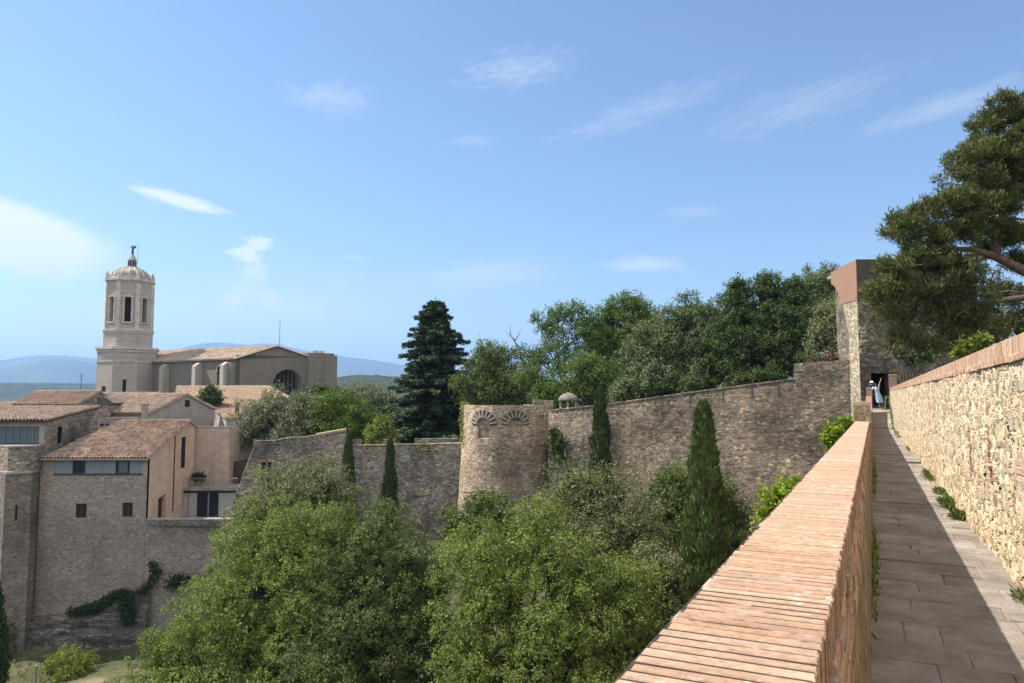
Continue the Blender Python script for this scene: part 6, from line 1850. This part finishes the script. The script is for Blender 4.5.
for label, px, Y, bl, sd in (('dark understory shrub in the shady gap between the two big foreground trees', 432, 42, [blob(432,590,43,22), blob(428,630,42,24), blob(436,670,41,28)], 25),
        ('dark shrub deep under the rounded tree at the bottom edge of the slope', 300, 40, [blob(300,720,40,40), blob(240,730,40,40)], 26)):
    plant('shrub', label, 'shrub', at(px, Y), bl, sd, 'leaf_dark', .15, 'shrubs on the slope under the walls', dens=7, per=16, spread=.3)
for label, px, Y, bl, sd in (('low shrub row behind the curtain wall under the grey oak', 650, 70, [blob(640,394,70,8), blob(655,392,70,8), blob(672,391,70,8)], 27),
        ('low dark shrub behind the curtain wall between oak and evergreens', 700, 68, [blob(690,387,68,8), blob(708,385,68,8)], 28), ('low dark shrub behind the curtain wall under the pointed evergreens', 755, 64, [blob(742,381,64,8), blob(760,379,64,8), blob(778,377,64,8)], 29)):
    plant('shrub', label, 'shrub', at(px, Y), bl, sd, 'leaf_dark', .2, 'shrubs behind the curtain wall', dens=8, per=14, spread=.3)
# cypresses
def cyp(px, ytop, Y, wpx, seed, label, n, base_z=None, **kw):
    b = at(px, Y); zt = ZA(ytop, Y, px)
    return cypress(label, b, zt-b[2], 1.3*wpx*Y/FPX, seed, 'cypresses in front of the walls', n, **kw)
cyp(703, 409, 40, 50, 31, 'tall broad cypress right of the leafy trees, in front of the big curtain wall', 52000, tip=.78)
cyp(600, 391, 62, 27, 32, 'slim dark cypress rising above the curtain wall right of the round tower', 20000, mat='leaf_cypress_dark')
cyp(349.5, 436, 67, 18, 33, 'narrow dark cypress at the right end of the ruined wall', 12000, mat='leaf_cypress_dark')
cyp(391, 441, 67, 17.5, 34, 'narrow dark cypress in front of the lower curtain wall', 12000, mat='leaf_cypress_dark')
cyp(4, 583, 58, 27, 35, 'dark cypress cut by the left edge in front of the bastion', 16000, mat='leaf_cypress_dark')
# saplings reaching over the parapet from outside
def sap(label, px, Y, bl, seed, leaf):
    x, y = XA(px, Y), Y
    return tree('fig_tree', label, 'tree', (x, y, gz(x, y)), bl, seed, 'leaf_lime', leaf, 'bright trees outside the parapet', r0=.07, fork=.8, dens=22, per=14, spread=.16, core=True, back=.7, aspect=.62)
sap('bright green leafy treetop just outside the parapet halfway along', 784, 15, [blob(782,503,15,20), blob(796,490,15,13), blob(770,515,15,11), blob(778,530,15,15)], 41, .085)
sap('small bright yellow-green treetop outside the parapet near the pier', 838, 27, [blob(838,432,27,10), blob(846,425,27,7), blob(830,438,27,7), blob(836,450,27,8)], 42, .11)

# town trees left of the fir
tree('olive_tree', 'pale silvery bush-like tree left of the water tank behind the ruined wall', 'olive tree', at(270, 86), [blob(262,420,86,24), blob(285,412,86,22), blob(305,418,85,20), blob(250,435,85,16), blob(300,436,84,24)], 51, 'leaf_silver', .24, r0=.16, dens=4.6, per=15, spread=.5)
tree('broadleaf_tree', 'bright green spreading tree behind the ruined wall, below the water tank', 'tree', at(340, 86), [blob(335,412,86,20), blob(318,424,85,18), blob(355,420,86,18), blob(340,432,85,24), blob(365,432,85,14), blob(310,436,84,14)], 52, 'leaf_bright', .25, r0=.16, dens=4.8, per=14, spread=.55)
tree('broadleaf_tree', 'yellow-green bush-like tree at the left foot of the tall fir', 'tree', at(378, 82), [blob(383,425,82,9), blob(376,434,82,10), blob(388,438,82,8), blob(372,443,81,8)], 53, 'leaf_yellow', .22, r0=.1, dens=6, per=12, spread=.4)
tree('broadleaf_tree', 'pale grey-green tree behind the bright spreading tree, beside the fir', 'tree', at(360, 98), [blob(352,401,98,13), blob(368,402,98,14), blob(382,405,98,14), blob(372,414,97,16)], 54, 'leaf_silver', .27, r0=.14, dens=4, per=14, spread=.55)
tree('broadleaf_tree', 'dark low tree growing against the cathedral gable behind the tank', 'tree', at(318, 125), [blob(305,399,125,9), blob(320,395,125,10), blob(334,397,125,8), blob(318,405,124,12)], 55, 'leaf_dark', .34, r0=.15, dens=3.2, per=14, spread=.6)
tree('broadleaf_tree', 'small dark conical tree between the gable house and the long pale roof', 'tree', at(210, 103), [blob(210,397,103,9), blob(210,391,103,5), blob(204,399,103,6), blob(216,400,103,6)], 56, 'leaf_dark', .28, r0=.12, dens=5, per=14, spread=.45)
fir('tall dark spreading fir behind the lower curtain wall', at(435, 88), ZA(297, 88, 434) - at(434, 88)[2], 15.5, 61)
# mass behind the round tower
G = 'trees behind the curtain wall'
tree('broadleaf_tree', 'dark green rounded tree between the fir and the dead branch', 'tree', at(492, 84), [blob(490,368,84,22), blob(476,388,83,22), blob(505,390,83,22), blob(488,405,82,24), blob(515,405,82,20)], 62, 'leaf_broad_deep', .25, G, r0=.2, dens=4.4, per=17, spread=.5)
tree('robinia_tree', 'airy light green robinia with gaps of sky right of the dead branch', 'tree', at(560, 88), [blob(558,318,88,13), blob(572,310,88,11), blob(548,330,88,12), blob(583,322,88,14), blob(560,346,87,16), blob(590,340,87,16), blob(545,362,87,16), blob(575,368,86,20), blob(538,320,88,7)], 63, 'leaf_robinia', .24, G, r0=.22, dens=4.2, per=14, spread=.5, lump=.4, core=False)
tree('robinia_tree', 'tallest airy green robinia rising behind the grey oak', 'tree', at(628, 90), [blob(630,305,90,13), blob(612,315,90,15), blob(640,318,90,17), blob(598,332,90,14), blob(622,338,89,22), blob(650,336,89,18), blob(600,355,88,20), blob(625,362,88,20)], 64, 'leaf_robinia', .24, G, r0=.24, dens=4.4, per=15, spread=.5, lump=.36)
tree('broadleaf_tree', 'fresh green low tree just behind the domed sentry box', 'tree', at(600, 78), [blob(590,375,78,20), blob(612,380,78,20), blob(575,388,78,16), blob(598,398,77,20), blob(545,392,78,18), blob(560,402,77,16), blob(530,380,79,14)], 65, 'leaf_robinia', .22, G, r0=.18, dens=5, per=16, spread=.45)
tree('holm_oak_tree', 'broad grey-green holm oak right of the robinias above the curtain wall', 'tree', at(668, 73), [blob(668,340,74,30), blob(690,318,74,22), blob(648,362,73,28), blob(700,345,73,26), blob(680,372,72,30), blob(640,385,72,18), blob(655,388,71,18), blob(695,384,70,16), blob(624,394,71,14), blob(712,322,74,20), blob(715,370,72,22)], 66, 'leaf_oak', .20, G, r0=.28, dens=6.0, per=18, spread=.38)
tree('laurel_tree', 'dark dense evergreen with pointed top right of the grey oak', 'tree', at(742, 70), [blob(738,298,70,16), blob(732,322,70,20), blob(748,318,70,18), blob(728,350,69,24), blob(752,352,69,24), blob(740,375,68,24), blob(738,286,70,9)], 67, 'leaf_dark', .19, G, r0=.24, dens=6.4, per=18, spread=.36)
tree('laurel_tree', 'highest dark evergreen in the middle of the clump above the curtain wall', 'tree', at(772, 70), [blob(768,292,70,17), blob(764,320,69,18), blob(776,318,70,18), blob(770,350,68,24), blob(775,370,67,20), blob(765,282,70,9)], 68, 'leaf_dark', .19, G, r0=.24, dens=6.4, per=18, spread=.36)
tree('laurel_tree', 'yellowish dark evergreen with rounded point nearest the gate tower', 'tree', at(797, 69), [blob(795,300,69,18), blob(796,288,70,11), blob(790,328,68,20), blob(806,326,68,18), blob(796,352,67,22), blob(800,368,66,16)], 69, 'leaf_dark', .19, G, r0=.24, dens=6.4, per=18, spread=.36)
tree('broadleaf_tree', 'mid green tree behind the evergreens beside the brick crown of the gate tower', 'tree', at(825, 80), [blob(818,288,80,20), blob(832,282,80,16), blob(840,305,80,18), blob(825,315,79,20), blob(838,330,78,18)], 70, 'leaf_oak', .22, G, r0=.2, dens=5.4, per=16, spread=.42)
tree('broadleaf_tree', 'mossy olive tree overhanging the raised wall end at the gate tower', 'tree', at(832, 62), [blob(832,322,62,18), blob(822,340,62,18), blob(842,342,61,14), blob(838,308,63,12)], 71, 'leaf_olive', .17, G, r0=.16, dens=7, per=17, spread=.35)
plant('shrub', 'dry brownish shrub on top of the raised wall end', 'shrub', (XA(828, 57.5), 57.5, ZA(364, 57.5, 828)-1), [blob(815,362,57.5,9), blob(832,360,57.5,11), blob(845,361,57,8)], 72, 'leaf_brown', .13, dens=12, per=12, spread=.25)
# dead branch
db = thing('dead_tree', at(508, 86), 'bare dead tree with thin forked branches left of the airy robinia', 'dead tree')
q = MB(); b = np.array(at(520, 86)); Wb = lambda x, y: W(x, y, 86)
q.tube([b, Wb(524, 372), Wb(520, 350), Wb(512, 337), Wb(505, 331)], [.22, .16, .11, .07, .03], 6)
q.tube([Wb(515, 341), Wb(519, 334), Wb(522, 328)], [.07, .05, .02], 5); q.tube([Wb(511, 336), Wb(510, 329), Wb(511, 325)], [.05, .03, .02], 5); q.tube([Wb(522, 360), Wb(530, 346), Wb(532, 340)], [.08, .05, .02], 5)
q.build('branch', M['bark_pale'], db, smooth=True)
quads_mesh('crown', broad_crown(80, [blob(520,352,86,8), blob(514,358,86,7), blob(532,358,86,9), blob(525,368,85,12)], .22, dens=3.6, per=12, spread=.5, core=False), M['leaf_broad_deep'], db, at(508, 86))
# ivy on the round tower and a bush in its corner
rng = np.random.default_rng(90)
P = []; 
for px, py, sx, sy, n in ((465,408,3.0,3,700), (463.5,420,2.5,6,900), (464,434,2.5,5,700)):
    x = rng.normal(px, sx*.6, n); y = rng.normal(py, sy, n)
    P.append(np.array([W(a, b, 71.0 + rng.normal(0, .3)) for a, b in zip(x, y)]))
P = np.concatenate(P); n = len(P)
L = .2*(.6+.8*rng.random(n))
o = quads_mesh('ivy_plant', leaf_quads(P, unit(rng.normal(0,.6,(n,3)) - np.array([0,0,.6])), unit(rng.normal(0,.6,(n,3)) + np.array([-.5,-.8,.3])), L, L*.7), M['leaf_yellow'], None, tuple(W(464, 440, 71)))
tag(o, 'bright creeper climbing the left edge of the round tower', 'creeper')
plant('shrub', 'dark bush in the corner where round tower meets the big curtain wall', 'shrub', tuple(W(558, 470, 66.6)), [blob(557,442,66.6,8), blob(559,455,66.6,8), blob(555,432,66.8,5)], 92, 'leaf_dark', .17, dens=10, per=12, spread=.25)
plant('shrub', 'small ivy-like shrub hanging over the lower curtain wall top', 'shrub', tuple(W(428, 446, 73)), [blob(428,452,72.8,7), blob(422,447,73,5)], 93, 'leaf_olive', .16, dens=9, per=10, spread=.25, core=False)

# umbrella pine by the walk
pt = thing('pine_tree', (XA(1050, 33), 33, gz(XA(1050, 33), 33)), 'big umbrella pine with spreading limbs leaning over the right wall', 'pine tree')
PB = [(1000,118,33,22),(1022,112,33,20),(1018,140,33,24),(985,150,33,20),(965,160,32,15),(1005,165,33,26),(955,178,32,12),(978,185,33,20),(1030,175,33,24),(950,205,32,20),(975,212,32,22),(925,212,32,13),(1000,205,33,18),(905,222,32,13),(895,235,32,11),(922,235,32,18),(945,238,32,18),(1020,235,34,16),(1030,262,34,16),(970,238,32,16),(1000,236,33,15),(985,226,33,15),(955,226,32,14),(992,190,33,16),(1012,200,33,16),(940,262,32,14),(985,250,34,13),(1008,240,34,14),
      (912,258,32,17),(935,265,32,18),(895,268,31.5,14),(885,290,31.5,16),(910,290,32,18),(960,268,32,15),(975,278,31,16),(945,290,31.5,18),(878,305,31.5,10),(895,315,32,18),(920,318,32,20),(950,315,32,18),(975,300,31,14),(905,340,32,16),(930,345,32,18),(955,338,32,15),(985,290,31,12),(965,318,33,17),(980,330,33,16),(975,345,33,15),(985,310,33,14),(960,345,33,14),(1000,325,35,12),(1018,262,34,11),(1018,300,35,12),(1000,290,35,12),(1022,318,35,12),(930,300,33,16),(895,345,32,12), (1050,140,33,30), (1060,190,34,30), (1070,240,34,26)]
def fb(px, py, Y, r): 
    k = Y/FPX; return (W(px, py, Y), (r*k*1.0, r*k*1.2, r*k*.74))
quads_mesh('crown', pine_crown(95, [fb(*p) for p in PB[:34] + PB[-3:]], dens=19, per=24, L0=.25, wd=.04), M['leaf_pine'], pt, tuple(pt.location))
quads_mesh('lower_crown', pine_crown(96, [fb(*p) for p in PB[34:-3]], dens=11.0, per=20), M['leaf_pine'], pt, tuple(pt.location))
q = MB(); Wp = lambda x, y, Y=33: W(x, y, Y)
b = np.array(pt.location)
q.tube([b - [0,0,.4], Wp(1052, 350), Wp(1048, 300), Wp(1040, 278)], [.42, .36, .33, .30], 10)
q.tube([Wp(1040, 278), Wp(1022, 270), Wp(1006, 262), Wp(994, 256), Wp(975, 250, 32.5), Wp(945, 248, 32), Wp(915, 245, 32)], [.28, .24, .2, .18, .12, .09, .04], 8)
q.tube([Wp(996, 257), Wp(994, 240), Wp(1000, 222), Wp(1006, 205), Wp(1010, 180), Wp(1008, 150), Wp(1004, 125)], [.18, .17, .16, .15, .12, .08, .04], 8)
q.tube([Wp(1040, 278), Wp(1046, 250), Wp(1050, 210), Wp(1045, 170), Wp(1040, 130)], [.26, .22, .18, .12, .05], 8)
q.tube([Wp(1000, 222), Wp(1012, 218), Wp(1026, 220), Wp(1040, 214)], [.07, .06, .05, .04], 5)
q.tube([Wp(1046, 300), Wp(1028, 297), Wp(1008, 299), Wp(990, 303), Wp(970, 310), Wp(940, 322, 32)], [.2, .16, .13, .1, .07, .04], 7)
q.tube([Wp(1024, 293), Wp(1008, 291), Wp(992, 294)], [.06, .05, .03], 5)
q.tube([Wp(990, 255), Wp(975, 262), Wp(955, 275, 32), Wp(930, 295, 32), Wp(905, 312, 32)], [.12, .10, .08, .06, .03], 6)
q.tube([Wp(1003, 212), Wp(985, 215), Wp(962, 208), Wp(940, 212)], [.08, .07, .05, .03], 6)
q.tube([Wp(1009, 175), Wp(990, 172), Wp(970, 165)], [.07, .05, .03], 6)
q.tube([Wp(975, 310), Wp(960, 330), Wp(935, 345, 32)], [.06, .04, .02], 5)
r2 = np.random.default_rng(5)
for c in PB[20:-3]:
    for _ in range(7):
        a = W(c[0], c[1]+4, c[2]); e = a + r2.normal(0, .55, 3); m_ = (a+e)/2 + r2.normal(0, .12, 3)
        q.tube([a, m_, e], [.022, .016, .008], 4, cap=False)
q.build('trunk', M['bark_pine'], pt, smooth=True)
# a second trunk and green beyond the wall
t2 = tree('pine_tree', 'pale slim trunk with green crown standing behind the right wall under the big pine', 'pine tree', (XA(1011, 40), 40, gz(XA(1011, 40), 40)), [blob(1012,322,46,12), blob(1000,334,46,12), blob(1026,330,46,12), blob(990,325,46,8)], 97, 'leaf_bright', .15, r0=.16, fork=.7, bark='bark_pale', dens=8, per=14, spread=.35)
plant('shrub', 'yellow-green shrub peeping over the right wall below the pine', 'shrub', (XA(972, 30), 30, gz(XA(972, 30), 30)), [blob(976,342,30,9), blob(965,347,30,8), blob(985,340,30,7), blob(958,352,30,6)], 98, 'leaf_yellow', .10, dens=14, per=14, spread=.2)
plant('shrub', 'green shrub against the gate tower foot under the pine', 'shrub', (XA(905, 49), 49, -1.2), [blob(900,352,49,9), blob(912,358,49,10), blob(925,356,49,9)], 99, 'leaf_oak', .15, dens=9, per=14, spread=.3)
# post in the grass
po = thing('wooden_post', at(49, 62), 'short pale post in the dry grass beside the yellow-green shrub', 'post')
x, y, z = at(48.5, 61.5)
q = MB(); q.lathe((x, y, z-.2), [(.1, 0), (.1, 1.55), (.08, 1.6)], 10); q.build('shaft', M['ashlar_pale'], po)
q = MB(); q.lathe((x, y, z+1.402), [(.115, 0), (.11, .06), (.05, .1)], 10); q.build('cap', M['concrete'], po)
# dry grass tufts
rng = np.random.default_rng(101); n = 26000
X = rng.uniform(-60, 16, n); Y = rng.uniform(26, 68, n); sd = signed(X, Y); k = sd < -1.2; X, Y = X[k], Y[k]; n = len(X)
P = np.stack([X, Y, ground_z(X, Y) - .05], 1)
A = unit(rng.normal(0, .45, (n, 3)) + np.array([0, 0, 1.0])); L = .3*(.4+rng.random(n))
o = quads_mesh('grass', leaf_quads(P, A, rand_dirs(rng, n), L, L*.3), M['leaf_olive']); tag(o, 'dry grass on the slope under the walls', 'grass', kind='stuff')
# ------------------------------------------------------------------ light, sky, air, camera
SUN_AZ, SUN_EL = 79.0, 50.0                   # degrees left of the view, above the horizon
sd = Vector((-math.sin(R_(SUN_AZ))*math.cos(R_(SUN_EL)), math.cos(R_(SUN_AZ))*math.cos(R_(SUN_EL)), math.sin(R_(SUN_EL))))
ld = bpy.data.lights.new('sun', 'SUN'); ld.energy = 5.0; ld.angle = R_(.53); ld.color = (1.0, .93, .82)
lo = bpy.data.objects.new('sun', ld); COL.objects.link(lo)
lo.rotation_euler = sd.to_track_quat('Z', 'Y').to_euler()
lo.location = (-40, 20, 60)

w = bpy.data.worlds.new('World'); scene.world = w; w.use_nodes = True
t = w.node_tree; t.nodes.clear()
sky = t.nodes.new('ShaderNodeTexSky'); sky.sky_type = 'NISHITA'; sky.sun_disc = False
sky.sun_elevation = R_(SUN_EL); sky.sun_rotation = R_(-SUN_AZ)
sky.altitude = 100; sky.air_density = 1.0; sky.dust_density = .45; sky.ozone_density = 3.4
tc = t.nodes.new('ShaderNodeTexCoord')
v = tc.outputs['Generated']
sp = nd(t, 'ShaderNodeSeparateXYZ', {0: v})
azm = mth(t, 'MULTIPLY', mth(t, 'ARCTAN2', sp.outputs[0], sp.outputs[1]), 57.29578)
elv = mth(t, 'MULTIPLY', mth(t, 'ARCSINE', sp.outputs[2]), 57.29578)
ae = nd(t, 'ShaderNodeCombineXYZ', {0: azm, 1: elv}).outputs[0]
def px2ae(px, py):
    d = ray(px, py); return math.degrees(math.atan2(d[0], d[1])), math.degrees(math.asin(d[2]))
def cloud(px, py, wpx, hpx, rot, dens, nscale, stretch=(1, 1), rag=.9, soft=.5, seed=0, below=1.0):
    """one cloud bank at a fixed direction of the sky"""
    a0, e0 = px2ae(px, py); k = 57.3/FPX*.93
    p = nd(t, 'ShaderNodeVectorMath', {0: ae, 1: (a0, e0, 0)}, operation='SUBTRACT').outputs[0]
    p = nd(t, 'ShaderNodeVectorRotate', {'Vector': p, 'Angle': R_(rot)}, rotation_type='Z_AXIS').outputs[0]
    nz = nd(t, 'ShaderNodeVectorMath', {0: p, 1: (stretch[0], stretch[1], 1)}, operation='MULTIPLY').outputs[0]
    nz = nd(t, 'ShaderNodeVectorMath', {0: nz, 1: (seed*7.1, seed*3.3, seed)}, operation='ADD').outputs[0]
    n = nd(t, 'ShaderNodeTexNoise', {'Vector': nz, 'Scale': nscale, 'Detail': 7, 'Roughness': .62, 'Distortion': .4}).outputs[0]
    q_ = nd(t, 'ShaderNodeVectorMath', {0: p, 1: (1/(wpx*k), 1/(hpx*k), 0)}, operation='MULTIPLY').outputs[0]
    if below != 1.0:
        qs = nd(t, 'ShaderNodeSeparateXYZ', {0: q_})
        yy = mth(t, 'ADD', mth(t, 'MAXIMUM', qs.outputs[1], 0.0), mth(t, 'MULTIPLY', mth(t, 'MINIMUM', qs.outputs[1], 0.0), 1/below))
        q_ = nd(t, 'ShaderNodeCombineXYZ', {0: qs.outputs[0], 1: yy}).outputs[0]
    ln = nd(t, 'ShaderNodeVectorMath', {0: q_}, operation='LENGTH').outputs['Value']
    m_ = mth(t, 'ADD', mth(t, 'SUBTRACT', 1.0, ln), mth(t, 'MULTIPLY', mth(t, 'SUBTRACT', n, .5), rag*2))
    m_ = nd(t, 'ShaderNodeMapRange', {0: m_, 1: 0.0, 2: soft, 3: 0.0, 4: 1.0}, interpolation_type='SMOOTHSTEP').outputs[0]
    return mth(t, 'MULTIPLY', m_, dens)
cl = [
    cloud(8, 224, 112, 26, 14, .85, .8, rag=.22, soft=.55, seed=1, below=2.2),
    cloud(8, 218, 110, 26, 10, .25, .4, rag=.5, soft=.9, seed=11),
    cloud(178, 200, 60, 9, 10, .8, .8, (1, 3), rag=.4, soft=.7, seed=2),
    cloud(259, 243, 19, 9, 0, .7, 2.6, rag=.9, soft=.6, seed=3),
    cloud(246, 254, 20, 11, 0, .75, 2.4, rag=.9, soft=.6, seed=21),
    cloud(254, 272, 20, 15, 0, .55, 2.2, rag=.9, soft=.8, seed=22),
    cloud(242, 292, 24, 20, 0, .4, 2.0, rag=.9, soft=1.0, seed=18),
    cloud(229, 301, 17, 10, -8, .5, 2.6, rag=.7, soft=.7, seed=4, below=1.8),
    cloud(268, 298, 18, 9, 6, .42, 2.6, rag=.7, soft=.7, seed=19, below=1.8),
    cloud(300, 312, 60, 16, 0, .25, 1.4, rag=.8, soft=1.0, seed=20),
    cloud(300, 300, 190, 50, 0, .22, .25, (1, 2), rag=.6, soft=1.2, seed=5),
    cloud(515, 70, 82, 26, -8, .26, .7, (1, 3.6), rag=1.0, soft=1.3, seed=6),
    cloud(330, 98, 60, 22, 0, .2, .45, (1, 2), rag=1.0, soft=1.0, seed=7),
    cloud(640, 112, 130, 22, -14, .2, .5, (1, 4.5), rag=1.0, soft=1.3, seed=8),
    cloud(800, 105, 130, 28, -10, .18, .5, (1, 4.5), rag=1.0, soft=1.3, seed=9),
    cloud(940, 108, 100, 15, -9, .22, .5, (1, 5), rag=.8, soft=1.0, seed=10),
    cloud(645, 265, 60, 13, 3, .4, .5, (1, 3), rag=.7, soft=.9, seed=12),
    cloud(480, 275, 120, 22, -4, .3, .35, (1, 3), rag=.8, soft=1.1, seed=13),
    cloud(690, 212, 45, 9, 0, .16, .5, (1, 3), rag=.7, soft=1.0, seed=14),
    cloud(355, 258, 22, 5, 5, .25, .6, (1, 3), rag=.5, soft=1.0, seed=15),
    cloud(470, 141, 40, 9, -3, .14, .5, (1, 3), rag=.8, soft=1.0, seed=16),
    cloud(120, 330, 300, 60, 0, .32, .2, (1, 2), rag=.5, soft=1.4, seed=17),
]
cm = cl[0]
for c in cl[1:]: cm = mth(t, 'SUBTRACT', 1.0, mth(t, 'MULTIPLY', mth(t, 'SUBTRACT', 1.0, cm), mth(t, 'SUBTRACT', 1.0, c)))
CLOUD_L = 6.2
col = mixc(t, cm, sky.outputs[0], (CLOUD_L*.97, CLOUD_L, CLOUD_L*1.03))
# added: broad unseen cloud bank behind the viewer, there to brighten the shade
ax_b = Vector((.42, -.80, .43)).normalized()
dt = nd(t, 'ShaderNodeVectorMath', {0: v, 1: tuple(ax_b)}, operation='DOT_PRODUCT').outputs['Value']
bn = nd(t, 'ShaderNodeTexNoise', {'Vector': v, 'Scale': 3.2, 'Detail': 6, 'Roughness': .6}).outputs[0]
bm = nd(t, 'ShaderNodeMapRange', {0: mth(t, 'ADD', dt, mth(t, 'MULTIPLY', mth(t, 'SUBTRACT', bn, .5), .9)), 1: .18, 2: .5, 3: 0, 4: .9}, interpolation_type='SMOOTHSTEP').outputs[0]
col = mixc(t, bm, col, (8.2, 8.1, 8.0))
bg = nd(t, 'ShaderNodeBackground', {0: col, 1: .10})
ow = t.nodes.new('ShaderNodeOutputWorld'); t.links.new(bg.outputs[0], ow.inputs[0])

# air
hz_m = bpy.data.materials.new('haze_air'); hz_m.use_nodes = True; t = hz_m.node_tree; t.nodes.clear()
pv = nd(t, 'ShaderNodeVolumePrincipled', {'Color': (.35, .59, .98, 1), 'Density': 1.1e-4, 'Anisotropy': .25})
oo = t.nodes.new('ShaderNodeOutputMaterial'); t.links.new(pv.outputs[0], oo.inputs['Volume'])
q = MB(); q.box((-16500, -16000, -90), (16500, 16500, 900))
HAZE = True
if HAZE:
    o = q.build('haze', hz_m); tag(o, 'thin pale summer haze over the plain and mountains', 'haze', kind='stuff')

cam = bpy.data.cameras.new('camera'); co_ = bpy.data.objects.new('camera', cam); COL.objects.link(co_)
co_.location = (0, 0, 0); co_.rotation_euler = (math.pi/2 + PITCH, 0, 0)
cam.sensor_width = 36; cam.lens = FPX/1024*36; cam.clip_start = .05; cam.clip_end = 60000
scene.camera = co_
scene.view_settings.view_transform = 'Standard'; scene.view_settings.look = 'None'; scene.view_settings.gamma = 1
scene.view_settings.use_curve_mapping = False
scene.view_settings.exposure = .88
cy = scene.cycles
cy.use_denoising = True
try: cy.denoiser = 'OPENIMAGEDENOISE'
except Exception: pass
cy.max_bounces = 6; cy.diffuse_bounces = 3; cy.glossy_bounces = 2; cy.transmission_bounces = 2; cy.volume_bounces = 0; cy.transparent_max_bounces = 4
cy.caustics_reflective = False; cy.caustics_refractive = False
scene.render.resolution_x = 1024; scene.render.resolution_y = 683
